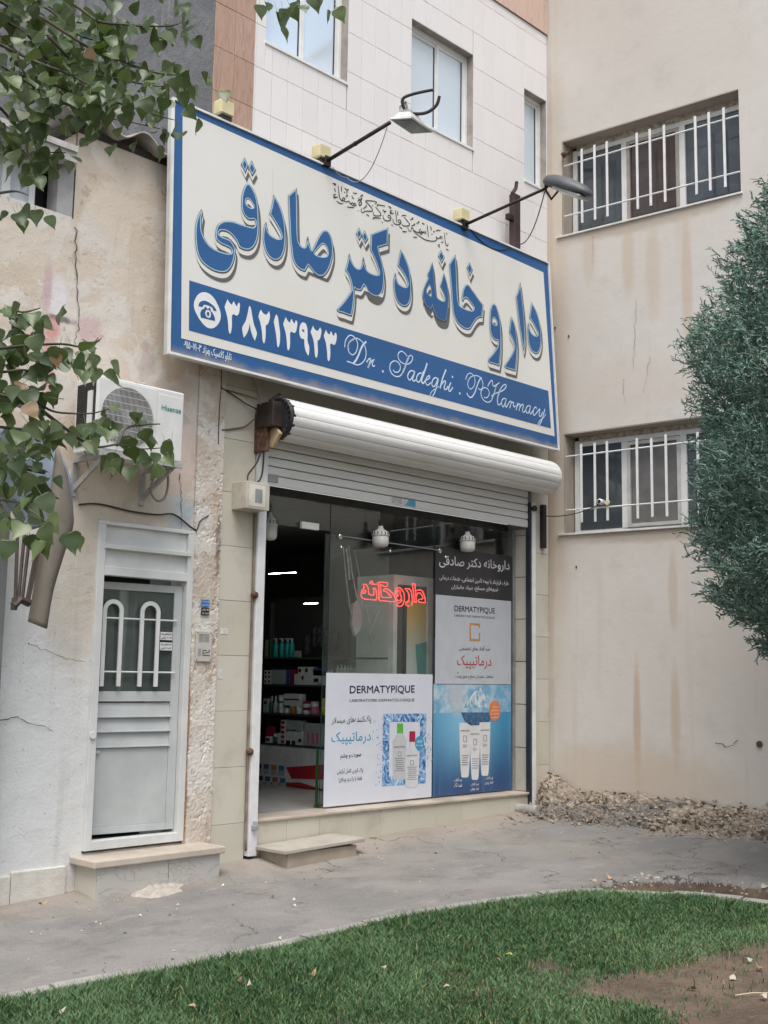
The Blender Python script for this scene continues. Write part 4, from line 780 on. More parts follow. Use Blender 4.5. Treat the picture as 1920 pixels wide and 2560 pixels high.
SCRIPT = [('N', 17, '170,400 180,300 210,220 260,165 310,155 370,190 420,260 440,340 430,430 400,510 350,555 300,545 255,490 235,410 250,330 290,270 350,230 420,215 490,250 560,320 600,420 615,530 595,640 540,720 460,765 380,755 300,720 215,690'),
 ('N', 32, '620,285 560,340 510,430 460,560 410,660 350,740'), ('N', 26, '255,460 238,400 255,320 300,265 360,228'), ('N', 20, '625,715 660,660 695,635 712,660 690,740 650,830'), ('N', 30, '700,690 680,760 650,830'), ('N', 20, '690,750 735,690 785,655 755,700 745,760 765,800 797,780'),
 ('N', 34, '962,880 962,925'), ('N', 18, '1175,870 1210,915 1265,920 1310,880 1325,810 1300,740 1240,690 1180,690 1125,740 1105,830 1130,920 1180,980 1250,1010 1320,995 1370,930 1410,840 1440,740 1480,620 1520,580 1560,575 1580,620 1560,690 1500,745 1420,750 1340,710 1290,640 1275,570 1300,510 1350,485 1410,520 1470,590'), ('N', 32, '1500,600 1460,690 1420,820 1375,920'),
 ('O', 22, '285,570 230,555 180,590 150,660 165,730 200,745 240,700 300,570 268,680 250,750 280,770 320,740'), ('O', 22, '440,610 390,610 345,670 335,750 370,795 410,760 450,650 480,560'), ('O', 28, '555,400 490,600 440,750 455,815 490,800 520,750'), ('O', 20, '520,760 590,720 610,680 590,660 545,700 520,770 540,840 580,850 630,800'),
 ('O', 22, '770,720 720,700 670,750 650,830 680,885 720,860 785,720 750,880 710,1010 665,1085'), ('O', 14, '610,1075 640,1000 710,940 800,880'), ('O', 30, '945,530 880,700 820,920'), ('O', 22, '840,860 890,790 930,770 935,810 905,900 920,945 960,930 990,870'), ('O', 24, '1045,800 1010,890 1000,960 1030,980 1085,900'), ('O', 32, '1075,662 1080,705'), ('O', 34, '1228,1005 1232,1050'),
 ('P', 15, '25,310 40,250 75,195 120,185 170,215 205,290 205,380 180,450 130,495 85,470 65,400 85,310 140,250 210,230 280,245 340,310 365,400 350,480 310,510 275,480'), ('P', 22, '340,265 290,330 250,430 210,550 160,640 110,660 65,620 50,570'), ('P', 17, '390,655 430,670 470,640 490,580 470,510 420,470 370,480 330,540 330,620 370,700 430,750 500,750 550,690 590,570 630,430 690,370'), ('P', 26, '540,700 580,600 620,460'), ('P', 18, '460,445 490,380 535,325 555,350 560,420 590,440 640,400'),
 ('P', 19, '530,635 620,580 720,545 790,500 825,440 810,405 760,430 700,520 660,640 650,740 670,810 710,790 740,745'), ('P', 28, '690,560 655,660 652,760'), ('P', 19, '825,690 770,685 735,740 740,820 775,840 830,695 805,790 825,855 865,790'), ('P', 19, '865,790 900,740 925,750 893,880'), ('P', 19, '905,810 945,760 975,770 962,820 985,850 1010,820'), ('P', 22, '1050,765 1020,910'), ('P', 19, '1030,860 1075,795 1100,805 1078,930'), ('P', 19, '1085,880 1135,805 1165,815 1145,930 1180,950 1215,900'),
 ('P', 19, '1295,830 1250,830 1215,890 1225,960 1265,960 1310,830 1287,940 1312,990 1350,920'), ('P', 19, '1425,890 1410,850 1375,880 1355,960 1380,1015 1445,940'), ('P', 19, '1445,940 1490,890 1475,1000 1500,1040 1550,950'), ('P', 20, '1590,890 1560,1000 1520,1130 1475,1210'), ('P', 14, '1443,1205 1480,1130 1560,1060 1605,990')]
GL = [3, 3, 1, 2, 1, 2, 1, 2, 2, 1, 1, 1, 2, 5, 1, 2, 3, 1, 1, 3]; ii = 0
for g_ in GL:
    mb = MB()
    for cr, w, st in SCRIPT[ii:ii+g_]:
        pts = catmull(trace(cr+' '+st), False, 5); k = CROP[cr][2]/1659/215 * 0.9
        ribbon(pts, w*k*1.25, s3(0.0062), mb)
    mb.build('script_letter', sgn_strip, sg); ii += g_
VERSE = ['R 155,88 165,180 180,280 215,330 245,335', 'R 245,335 264,300 240,284 223,310 245,335 290,350', 'R 290,350 325,338 355,378 385,360 402,388 425,370 440,405 395,408 355,380', 'R 120,232 90,235 85,262 115,272', 'R 80,285 150,270', 'R 130,335 180,370 235,378', 'R 300,430 410,440', 'R 470,285 520,345 528,385 492,405 485,372 515,340 535,290', 'R 462,338 500,312 530,285', 'R 738,385 768,352 700,335 590,335 640,390 695,458 690,495 590,495 545,518 515,490 530,455', 'R 745,430 800,490 835,548 815,570 740,568 710,540 716,508', 'R 780,425 775,400 820,400 905,415', 'R 694,399 709,411', 'R 469,484 478,496', 'R 70,55 110,64 115,80 85,80', 'R 95,130 105,160 115,190', 'R 200,100 210,140 210,185', 'R 255,130 300,160 325,150', 'R 300,160 290,215', 'R 248,188 264,206', 'R 280,270 300,240 306,266', 'R 395,195 415,215 455,210', 'R 370,250 387,266', 'R 370,285 410,292', 'R 500,265 545,245 522,230', 'R 550,460 605,415 590,400', 'R 600,545 650,575', 'R 705,622 722,600 830,608', 'S 230,238 240,290 270,325 320,332 355,310 356,270 335,245 310,258 320,283 355,287', 'S 216,348 226,369', 'S 380,168 350,175 345,195 375,204', 'S 340,218 405,210', 'S 315,100 360,125 340,136', 'S 225,155 250,180 262,210', 'S 250,182 290,178', 'S 428,165 440,250 445,362', 'S 460,180 470,250', 'S 390,298 395,350 430,385 480,390 515,370 516,335 490,315 468,335 485,355 515,357', 'S 565,275 620,335 655,385 640,410 560,412 528,385', 'S 530,262 545,245 605,250', 'S 665,315 710,295 690,280', 'S 775,370 805,350 795,340', 'S 850,368 890,386', 'S 540,505 610,505', 'S 490,420 540,460', 'S 365,390 390,405', 'S 72,308 86,285 195,292', 'U 425,140 435,230 445,332', 'U 395,235 407,270 386,273 375,245 360,268 342,245 320,268 272,260 235,245 205,214 185,180 162,242 130,225 118,178', 'U 325,210 298,236 330,292 348,262 320,242', 'U 175,160 232,135 215,124', 'U 565,325 576,380 530,400 460,396 380,370 290,310 230,265 203,238', 'U 672,352 645,325 624,345 660,366', 'U 630,350 590,356 570,328', 'U 494,284 508,299', 'U 475,165 490,200 485,235', 'U 520,240 535,256 546,240', 'U 568,242 590,228 640,232', 'U 695,265 705,350 715,430 735,470 756,464 752,430', 'U 725,525 768,546', 'U 730,268 742,300', 'U 205,335 265,342', 'U 650,410 665,426 680,405', 'U 590,480 620,460 605,450', 'U 620,480 623,502', 'U 255,120 297,100 285,85', 'U 345,113 386,136', 'U 35,250 100,250']
mb = MB()
for st in VERSE:
    pts = catmull(trace(st), False, 4); ribbon(pts, lambda t_: 0.0105*(0.6+0.4*math.sin(math.pi*min(1, t_*0.9+0.1))), s3(0.0062), mb)
mb.build('verse_lettering', ink, sg)
mb = MB(); a, b = spx(459, 875), spx(578, 907)
text('تابلو کلاسیک بهزاد ۰۹۱۵۰۰۷۱۰۰۳', a, b, 0.085, s3(0.0022), mb, 0.012); mb.build('maker_lettering', sgn_white, sg)
# ---------------------------------------------------------------- cream junction boxes along the top edge
for (xa, xb), lab in (((540, 578), 'cream junction box at the left end of the sign top'), ((785, 820), 'cream junction box at the foot of the middle lamp arm'), ((1140, 1166), 'cream junction box at the foot of the right lamp arm')):
    zt = SP0+SV*(SH+0.002); p = onY((xa+xb)/2, {540: 275, 785: 388, 1140: 548}[xa], -0.16); x = p[0]; w = 0.075
    b = thing('junction_box', lab, 'junction box', 'junction boxes on the sign', (x, -0.16, sz1+0.012))
    MB().box(-w, w, -0.06, 0.06, 0.03, 0.17).build('box', cream_plastic, b, bevel=0.018); MB().box(-w+0.01, w-0.01, -0.066, -0.058, 0.04, 0.16).build('lid', cream_plastic, b, bevel=0.003)
    MB().box(-w+0.02, w-0.02, -0.05, 0.05, -0.012, 0.032).build('foot', black, b)
# ---------------------------------------------------------------- lamps on arms
fl = thing('floodlight', 'square grey floodlight with black clamp strap on a rusty arm above the sign', 'floodlight')
p0, p1 = np.array(onY(815, 404, -0.2)), np.array(onY(975, 306, -1.02))
MB().tube([p0, p0+(p1-p0)*0.5, p1], 0.019, 8).tube([p0+(p1-p0)*0.46, p0+(p1-p0)*0.48], 0.023, 8).build('arm', dark_steel, fl, smooth=True)
MB().obox(p0, (0.04, 0, 0), (0, 0.03, 0), (0, 0, 0.05)).build('arm_clamp', dark_steel, fl, bevel=0.004)
cs = [onP(px, py, (0, 0, 6.66), (0, 0.20, 1)) for px, py in ((973.7, 299), (1029.6, 296), (1081.7, 331.7), (1027.7, 335.6))]
cs = [np.array(c_) for c_ in cs]; ctr = sum(cs)/4; e1, e2 = (cs[1]-cs[0]+cs[2]-cs[3])/4, (cs[3]-cs[0]+cs[2]-cs[1])/4
nn = np.cross(e1, e2); nn /= np.linalg.norm(nn); nn = nn if nn[2] > 0 else -nn
MB().obox(ctr+nn*0.015, e1, e2, nn*0.015).build('rim', grey_metal, fl, bevel=0.006)
MB().obox(ctr-nn*0.002, e1*0.82, e2*0.82, nn*0.003).build('glass', plain('lamp glass', (0.20, 0.22, 0.20), 0.1, var=0.2), fl)
mb = MB(); mb.add([ctr+nn*0.03+s*e1*0.85+u*e2*0.85 for s, u in ((-1, -1), (1, -1), (1, 1), (-1, 1))]+[ctr+nn*0.12+s*e1*0.5+u*e2*0.5 for s, u in ((-1, -1), (1, -1), (1, 1), (-1, 1))], [(0, 1, 2, 3), (4, 7, 6, 5), (0, 4, 5, 1), (1, 5, 6, 2), (2, 6, 7, 3), (3, 7, 4, 0)])
hs = mb.build('housing', plain('pale lamp housing', (0.50, 0.50, 0.49), 0.5, var=0.1), fl)
for k in range(5): MB().obox(ctr+nn*0.135+e1*(-0.4+0.2*k), e1*0.03, e2*0.45, nn*0.018).build('cooling_fin', grey_metal, hs)
MB().tube([ctr-e1*0.9+nn*0.03, ctr-e1*0.75+nn*0.22, ctr-e1*0.2+nn*0.27, ctr-e1*0.05+nn*0.12], 0.012, 6).build('yoke', grey_metal, fl)
sc = ctr+nn*0.15
stp = catmull([(0.02, 0.10), (0.0, 0.23), (0.10, 0.29), (0.30, 0.34), (0.36, 0.35)], False, 6); st2 = catmull([(0.02, 0.10), (0.12, 0.05), (0.28, 0.06), (0.40, 0.15), (0.44, 0.27)], False, 6)
ux = CR*0.8; uz = CU*0.75
for L in (stp, st2): MB().tube([sc+ux*(a-0.08)+uz*(b-0.06) for a, b in L], 0.016, 6).build('strap', black, fl, smooth=True)
# lead drooping back to the box
def droop(a, b, sag, n=14): return [a+(b-a)*i/n+np.array([0, 0, -sag*4*(i/n)*(1-i/n)]) for i in range(n+1)]
ca = np.array(onY(968, 318, -0.98)); cb = np.array(onY(868, 444, -0.24))
tag(MB().tube([*droop(ca, cb, 0.22), *droop(cb, np.array(onY(832, 418, -0.22)), 0.03)[1:]], 0.0045, 5).build('lamp_lead', plain('grey lead', (0.28, 0.27, 0.26), 0.6), smooth=True), 'thin grey lead drooping from the square floodlight to the sign', 'cable')
sl_ = thing('street_lamp_head', 'dark grey cobra style lamp head on the right hand arm above the sign', 'lamp')
p0, p1 = np.array(onY(1160, 563, -0.2)), np.array(onY(1366, 470, -1.25))
MB().tube([p0, p1], 0.017, 8).build('arm', dark_steel, sl_, smooth=True); MB().obox(p0, (0.04, 0, 0), (0, 0.03, 0), (0, 0, 0.05)).build('arm_clamp', dark_steel, sl_)
h0, h1 = np.array(onY(1362, 452, -1.25)), np.array(onY(1477, 488, -1.80)); ax = h1-h0; Ln = np.linalg.norm(ax); ax /= Ln; sd_ = np.cross(ax, (0, 0, 1)); sd_ /= np.linalg.norm(sd_); up_ = np.cross(sd_, ax)
mb = MB(); mg = MB(); NR = 14
prof = [(0.0, 0.03, 0.035, 0.03), (0.06, 0.07, 0.07, 0.04), (0.2, 0.105, 0.09, 0.05), (0.5, 0.125, 0.10, 0.045), (0.8, 0.115, 0.08, 0.03), (0.95, 0.075, 0.05, 0.015), (1.0, 0.02, 0.02, 0.005)]
for s_, wd, ht, dp in prof:
    for j in range(NR):
        a = 2*math.pi*j/NR; y_, z_ = wd*math.cos(a), (ht if math.sin(a) > 0 else dp)*math.sin(a); mb.v.append(tuple(h0+ax*Ln*s_+sd_*y_+up_*z_))
mb.f = [(i*NR+j, i*NR+(j+1) % NR, (i+1)*NR+(j+1) % NR, (i+1)*NR+j) for i in range(len(prof)-1) for j in range(NR)]+[tuple(range(NR))[::-1], tuple((len(prof)-1)*NR+j for j in range(NR))]
mb.build('housing', plain('dark lamp housing', (0.075, 0.08, 0.088), 0.5, var=0.15), sl_, smooth=True)
mg.obox(h0+ax*Ln*0.60-up_*0.045, ax*Ln*0.30, sd_*0.085, up_*0.016); mg.build('lens', plain('lamp lens', (0.42, 0.43, 0.42), 0.2), sl_, bevel=0.012)
MB().obox(h0+ax*Ln*0.28+up_*0.02-sd_*0.10, ax*0.05, sd_*0.012, up_*0.03).build('latch', white_paint, sl_)
MB().tube([p1, h0+ax*0.02], 0.022, 8).tube([p1-up_*0.02, p1+ax*0.12-up_*0.09, h0+ax*Ln*0.35-up_*0.05], 0.012, 6).build('bracket', dark_steel, sl_)
ca, cb = np.array(onY(1362, 478, -1.2)), np.array(onY(1290, 606, -0.2))
tag(MB().tube(droop(ca, cb, 0.20), 0.006, 5).build('lamp_lead', cable_m, smooth=True), 'black lead hanging from the dark lamp head to the brown post', 'cable')
ca, cb = np.array(onY(1168, 560, -0.2)), np.array(onY(1282, 616, -0.2))
tag(MB().tube(droop(ca, cb, 0.14), 0.005, 5).build('lamp_lead', cable_m, smooth=True), 'black lead sagging along the sign top beside the right junction box', 'cable')
px_ = onY(1287, 620, -0.13)[0]
po = thing('steel_post', 'short dark brown steel post standing behind the right end of the sign', 'post')
MB().box(px_-0.055, px_+0.055, -0.17, -0.09, 6.3, 7.13).build('post', plain('brown painted steel', (0.05, 0.028, 0.028), 0.5, var=0.2), po, bevel=0.005)
MB().tube([(px_-0.05, -0.13, 7.13), (px_+0.02, -0.13, 7.22), (px_+0.035, -0.13, 7.30)], 0.022, 6).build('bent_lug', dark_steel, po); MB().box(px_-0.15, px_-0.055, -0.16, -0.11, 6.80, 6.86).build('stub', dark_steel, po)
# ================================================================ roller shutter
rs = thing('roller_shutter', 'white aluminium roller shutter rolled nearly up over the shop front', 'roller shutter')
slat_m = NT('white shutter slat'); sm = slat_m
slat_m = sm.done(sm.mix(sm.math('MULTIPLY', sm.ramp(sm.noise(1.6, 6, 0.7, sm.mapped((0.4, 1, 3))), 0.47, 0.75), 0.45), (0.68, 0.685, 0.68), (0.42, 0.385, 0.33)), 0.38, sm.bump(sm.math('ADD', sm.noise(5, 4, 0.6), sm.math('MULTIPLY', sm.noise(1.3, 3), 2.0)), 0.10, 0.02))
guide = plain('white guide rail', (0.66, 0.67, 0.68), 0.4, var=0.06)
RX0, RX1, RY, RZ, RR = 0.0, 4.02, -0.20, 3.90, 0.188
mb = MB().lathe((0, RY, RZ), [(RR-0.012, RX0), (RR-0.012, RX1)], 40, 'x'); mb.build('roll_core', dark_gap, rs)
NS = 13
for i in range(NS):
    a0, a1 = 2*math.pi*i/NS+0.2, 2*math.pi*(i+1)/NS+0.2-0.022
    mb = MB(); m_ = 6; jr = RX0+random.uniform(-0.008, 0.008)
    for xx in (jr, RX1-random.uniform(0, 0.012)):
        for j in range(m_+1):
            a = a0+(a1-a0)*j/m_; r_ = RR+0.004*math.sin(math.pi*j/m_); mb.v.append((xx, RY+r_*math.cos(a), RZ+r_*math.sin(a)))
        for j in range(m_+1):
            a = a1+(a0-a1)*j/m_; r_ = RR-0.010; mb.v.append((xx, RY+r_*math.cos(a), RZ+r_*math.sin(a)))
    n2 = 2*(m_+1); mb.f = [(j, (j+1) % n2, n2+(j+1) % n2, n2+j) for j in range(n2)]+[tuple(range(n2)), tuple(range(n2, 2*n2))[::-1]]
    mb.build('roll_slat', slat_m, rs)
z = 3.33; k = 0
while z < 3.84:
    h = 0.083 if k else 0.095
    mb = MB(); ys = [(0.0, 0.0), (0.012, -0.010), (0.25, -0.014), (0.75, -0.014), (0.97, -0.008), (1.0, 0.0)]
    for xx in (0.0, 3.89):
        for u, y_ in ys: mb.v.append((xx, y_, z+0.003+u*(h-0.007)))
        mb.v.append((xx, 0.008, z+h-0.004)); mb.v.append((xx, 0.008, z+0.003))
    n2 = len(ys)+2; mb.f = [(j, (j+1) % n2, n2+(j+1) % n2, n2+j) for j in range(n2)]+[tuple(range(n2)), tuple(range(n2, 2*n2))[::-1]]
    mb.build('slat', slat_m, rs); z += h; k += 1
MB().box(0, 3.89, 0.009, 0.012, 3.34, 3.9).build('backing', dark_gap, rs)
MB().box(-0.095, -0.003, -0.055, 0.028, 0.10, 3.70).build('guide_rail', guide, rs, bevel=0.004); MB().box(3.925, 3.985, -0.055, 0.028, 0.14, 3.62).build('guide_rail', guide, rs, bevel=0.004)
MB().box(3.895, 3.923, -0.040, 0.02, 0.14, 3.62).build('guide_slot', plain('blue black slot', (0.02, 0.024, 0.035), 0.4), rs)
MB().box(0.01, 0.15, -0.022, -0.008, 3.36, 3.43).build('lock_plate', grey_metal, rs, bevel=0.004)
MB().lathe((0, RY, RZ), [(0.175, -0.035), (0.19, -0.03), (0.19, 0.02), (0.165, 0.02)], 30, 'x').build('end_ring', black, rs, smooth=True)
for k in range(22): a = 2*math.pi*k/22; MB().obox((-0.035, RY+0.165*math.cos(a), RZ+0.165*math.sin(a)), (0.012, 0, 0), (0, 0.016*math.cos(a), 0.016*math.sin(a)), (0, -0.009*math.sin(a), 0.009*math.cos(a))).build('ring_tooth', black, rs)
bz = MB().obox((-0.085, RY+0.05, RZ+0.025), (0.06, 0, 0), (0, 0.115, 0), (0, 0, 0.115)).build('motor_case', plain('rust brown motor case', (0.022, 0.012, 0.009), 0.7, var=0.6, bump=0.4), rs, bevel=0.01)
MB().obox((-0.06, RY+0.01, RZ-0.16), (0.015, 0, 0), (0, 0.045, 0.05), (0, -0.05, 0.06)).build('bracket', plain('tan bracket', (0.38, 0.29, 0.17), 0.7, var=0.2), rs)
MB().box(-0.13, -0.09, -0.16, 0.01, RZ-0.30, RZ+0.06).build('end_plate', rusty, rs); MB().bar((-0.06, -0.12, RZ+0.17), (0.02, -0.16, RZ+0.24), 0.05, 0.03).build('lug', dark_steel, rs)
MB().lathe((RX1, RY, RZ), [(RR, 0), (RR*0.98, 0.015), (RR*0.8, 0.02), (0.03, 0.02)], 30, 'x').build('end_cap', slat_m, rs, smooth=True)
MB().bar((RX1+0.01, RY+0.05, RZ+0.05), (4.24, -0.05, RZ+0.08), 0.03, 0.05).bar((RX1, RY+0.05, RZ-0.06), (4.22, -0.06, RZ+0.05), 0.02, 0.03).build('end_bracket', rusty, rs)
MB().lathe((3.93, -0.06, 3.55), [(0.012, -0.05), (0.035, -0.03), (0.03, 0.0), (0.015, 0.02)], 7, 'y').build('stop_bolt', dark_steel, rs)
# stickers on the bottom slat
for xa, xb, nm, mt, lab in ((1.63, 1.81, 'sticker', white_paint, 'white printed sticker on the shutter bottom slat'), (1.84, 2.0, 'sticker', plain('cyan sticker', (0.08, 0.38, 0.58), 0.4), 'cyan and white sticker on the shutter bottom slat')):
    st_ = tag(MB().box(xa, xb, -0.0165, -0.0150, 3.35, 3.415).build(nm, mt), lab, 'sticker', 'stickers on the shutter')
    if mt is white_paint:
        for r_ in range(3):
            mb = MB(); text(('نصب و تعمیر', 'کرکره برقی', '۰۹۱۵ ۵۰۸')[r_], (xa+0.02, 3.40-r_*0.021), (xb-0.02, 3.40-r_*0.021), 0.014, lambda x, z_: (x, -0.0175, z_), mb, 0.02); mb.build('print', ink, st_)
    else: MB().add([(xa+0.005, -0.0172, 3.352), (xa+0.05, -0.0172, 3.412), (xa+0.003, -0.0172, 3.412)], [(0, 1, 2)]).build('print', white_paint, st_)
# ================================================================ posters and lettering on the shop front
PY = 0.199
def ppx(y):
    def f(px, py): p = onY(px, py, y); return np.array([p[0], p[2]])
    return f
def y3(y): return lambda x, z: (x, y, z)
def c8(a, b): return (780+a*0.33755, 1650+b*0.33755)       # zoom-crop coordinates of the lower posters
def c6(a, b): return (960+a*0.26522, 1240+b*0.26522)
def pol(mb, pts, fpx, y, cr=None):
    P = [tuple(fpx(*(cr(*p) if cr else p))) for p in pts]; fill(P, [], y3(y), mb)
def ptext(mb, s, a, b, hpx, fpx, y, cr, bold=0.0, ar=True):
    A, B = fpx(*cr(*a)), fpx(*cr(*b)); T = fpx(*cr((a[0]+b[0])/2, (a[1]+b[1])/2-hpx)); h = T[1]-(A[1]+B[1])/2
    text(s, A, B, h, y3(y), mb, bold, ar)
f2 = ppx(PY)
vinyl_w = plain('white poster vinyl', (0.62, 0.65, 0.73), 0.4, var=0.02); vinyl_g = plain('pale grey poster vinyl', (0.47, 0.50, 0.55), 0.4, var=0.03); vinyl_d = plain('charcoal vinyl', (0.030, 0.030, 0.036), 0.45, var=0.08)
navy = plain('navy ink', (0.012, 0.012, 0.045), 0.5); red_i = plain('red ink', (0.42, 0.035, 0.03), 0.5); sky_i = plain('sky blue ink', (0.03, 0.30, 0.55), 0.5); bannertx = plain('white print', (0.68, 0.68, 0.70), 0.5); orange_i = plain('orange ink', (0.72, 0.20, 0.06), 0.5); tan_i = plain('tan ink', (0.48, 0.25, 0.08), 0.5); grey_i = plain('grey ink', (0.25, 0.25, 0.27), 0.5)
def panel(name, pts, mat, y, d=0.003, parent=None):
    P = [f2(*p) for p in pts]; x0, x1, z0, z1 = P[0][0], P[1][0], P[0][1], P[1][1]
    return MB().box(x0, x1, y, y+d, z0, z1).build(name, mat, parent)
# dark banner
bn = thing('dark_banner', 'charcoal window banner with white Persian pharmacy name above the grey poster', 'banner')
panel('sheet', [(1087, 1485), (1280, 1391)], vinyl_d, PY-0.003, parent=bn)
mb = MB(); ptext(mb, 'داروخانه دکتر صادقی', (518, 672), (1180, 720), 110, f2, PY-0.0045, c6, 0.012); mb.build('title', bannertx, bn)
mb = MB(); ptext(mb, 'طرف قرارداد با بیمه تامین اجتماعی، خدمات درمانی', (520, 795), (1170, 852), 52, f2, PY-0.0045, c6, 0.012); mb.build('text_line', bannertx, bn); mb = MB(); ptext(mb, 'نیروهای مسلح، بنیاد جانبازان', (632, 888), (1072, 912), 52, f2, PY-0.0045, c6, 0.012); mb.build('text_line', bannertx, bn)
# grey and blue tall poster
gp = thing('sunscreen_poster', 'tall grey and blue window poster with three white tubes and an iceberg', 'poster')
panel('upper_sheet', [(1087, 1711), (1277, 1503)], vinyl_g, PY-0.003, parent=gp)
mb = MB(); ptext(mb, 'DERMATYPIQUE', (662, 1095), (1042, 1118), 62, f2, PY-0.0045, c6, 0.016, False); mb.build('title', navy, gp)
mb = MB(); ptext(mb, 'LABORATOIRE DERMATOLOGIQUE', (660, 1138), (1042, 1162), 22, f2, PY-0.0045, c6, 0.0, False); mb.build('subtitle', navy, gp)
mb = MB(); pol(mb, [(803, 1195), (903, 1203), (903, 1222), (803, 1215)], f2, PY-0.0045, c6); pol(mb, [(803, 1345), (903, 1350), (903, 1368), (803, 1365)], f2, PY-0.0045, c6); pol(mb, [(803, 1217), (817, 1218), (817, 1343), (803, 1343)], f2, PY-0.0045, c6); pol(mb, [(891, 1224), (903, 1224), (903, 1240), (891, 1240)], f2, PY-0.0045, c6); pol(mb, [(891, 1290), (903, 1290), (903, 1348), (891, 1348)], f2, PY-0.0045, c6); mb.build('emblem', tan_i, gp)
mb = MB(); ptext(mb, 'ضد آفتاب‌های تخصصی', (705, 1462), (995, 1468), 52, f2, PY-0.0045, c6, 0.004); mb.build('line', navy, gp)
mb = MB(); ptext(mb, 'درماتیپیک', (1072, 68), (1325, 74), 105, f2, PY-0.0045, c8, 0.006); mb.build('brand', red_i, gp)
mb = MB(); ptext(mb, 'محافظت همزمان سطح و عمق پوست', (1055, 142), (1340, 146), 38, f2, PY-0.0045, c8); mb.build('line', navy, gp)
mb = MB(); mb.lathe((0, 0, 0), [(0.011, -0.0005), (0.011, 0.0005)], 12, 'y'); q = f2(*c8(1078, 95)); o = mb.build('small_seal', grey_i, gp); o.location = (q[0], PY-0.0045, q[1])
t = NT('underwater print'); sp = t.t.nodes.new('ShaderNodeSeparateXYZ'); t.l(t.co, sp.inputs[0])
wl_ = f2(1180, 1781)[1]; zb = f2(1180, 1980)[1]; zt = f2(1180, 1712)[1]
g = t.ramp(sp.outputs['Z'], zb, wl_); dv = t.math('SUBTRACT', 1.0, t.ramp(t.math('ABSOLUTE', t.math('SUBTRACT', sp.outputs['X'], 3.05)), 0.0, 0.75))
c = t.mix(g, (0.030, 0.075, 0.20), (0.05, 0.26, 0.46)); c = t.mix(t.math('MULTIPLY', t.math('MULTIPLY', dv, g), 0.75), c, (0.26, 0.56, 0.76))
c = t.mix(t.math('MULTIPLY', t.ramp(t.noise(1.0, 5, 0.6, t.mapped((14, 1, 0.8))), 0.5, 0.8), 0.3), c, (0.14, 0.42, 0.62))
skyp = t.mix(t.ramp(t.noise(5, 6, 0.65), 0.42, 0.66), (0.15, 0.36, 0.55), (0.46, 0.60, 0.70))
c = t.mix(t.math('GREATER_THAN', sp.outputs['Z'], wl_), c, skyp); c = t.mix(t.math('MULTIPLY', t.patch((2.9, 1.47), (0.16, 0.22)), 0.7), c, (0.55, 0.56, 0.58))
seap = t.done(c, 0.35)
panel('lower_sheet', [(1081, 1992), (1277, 1711)], seap, PY-0.003, parent=gp)
ice = NT('iceberg print'); ice = ice.done(ice.mix(ice.ramp(ice.noise(22, 5, 0.7, ice.mapped((1, 1, 0.5))), 0.42, 0.58), (0.10, 0.30, 0.45), (0.62, 0.70, 0.76)), 0.4)
mb = MB(); pol(mb, [(1125, 352), (1150, 300), (1180, 262), (1200, 232), (1222, 225), (1245, 205), (1262, 235), (1275, 262), (1288, 310), (1300, 352)], f2, PY-0.0045, c8); mb.build('iceberg_print', ice, gp)
mb = MB(); pol(mb, [(1100, 388), (1315, 388), (1320, 440), (1300, 470), (1180, 490), (1130, 455)], f2, PY-0.0045, c8); mb.build('iceberg_root_print', plain('iceberg root', (0.05, 0.13, 0.25), 0.4, var=0.3, scale=20), gp)
tube_w = plain('tube print white', (0.66, 0.67, 0.69), 0.4, var=0.04)
mb = MB()
for k, (xa, xb, yt, yb) in enumerate(((1088, 1172, 466, 870), (1238, 1318, 462, 858), (1166, 1242, 486, 888))):
    s_ = (xb-xa)*0.14; pol(mb, [(xa, yt), (xb, yt-2), (xb-s_*0.3, (yt+yb)/2), (xb-s_, yb-45), (xb-s_-4, yb-6), (xb-s_-14, yb), (xa+s_+14, yb), (xa+s_+4, yb-6), (xa+s_, yb-45), (xa+s_*0.3, (yt+yb)/2)], f2, PY-0.0045-0.0006*k, c8)
mb.build('tube_print', tube_w, gp)
for xa, yt in ((1097, 520), (1172, 545), (1246, 516)):
    mb = MB(); ptext(mb, 'DERMATYPIQUE', (xa, yt+10), (xa+64, yt+8), 11, f2, PY-0.0068, c8, 0.02, False); mb.build('tube_name', grey_i, gp)
    mb = MB(); P4 = [(xa+20, yt+40), (xa+46, yt+40), (xa+46, yt+86), (xa+20, yt+86)]; I4 = [(xa+24, yt+44), (xa+42, yt+44), (xa+42, yt+82), (xa+24, yt+82)]
    fill([tuple(f2(*c8(*q_))) for q_ in P4], [[tuple(f2(*c8(*q_))) for q_ in I4]], y3(PY-0.0068), mb); mb.build('tube_emblem', grey_i, gp)
    mb = MB(); ptext(mb, '50+', (xa+16, yt+128), (xa+50, yt+127), 24, f2, PY-0.0068, c8, 0.0, False); mb.build('tube_factor', grey_i, gp)
    for r_ in range(5):
        mb = MB(); pol(mb, [(xa+8+3*(r_ % 2), yt+185+17*r_), (xa+60-5*(r_ % 3), yt+184+17*r_), (xa+60-5*(r_ % 3), yt+189+17*r_), (xa+8+3*(r_ % 2), yt+190+17*r_)], f2, PY-0.0068, c8); mb.build('tube_text_line', grey_i, gp)
for (x0, y0, s1, s2) in ((1048, 905, 'ضد آفتاب', 'ضد لک'), (1172, 935, 'ضد آفتاب', 'ضد جوش'), (1278, 890, 'ضد آفتاب', 'ضد پیری')):
    mb = MB(); ptext(mb, s1, (x0, y0), (x0+60, y0-3), 30, f2, PY-0.0050, c8, 0.015); mb.build('caption', bannertx, gp); mb = MB(); ptext(mb, s2, (x0, y0+36), (x0+60, y0+33), 30, f2, PY-0.0050, c8, 0.015); mb.build('caption', bannertx, gp)
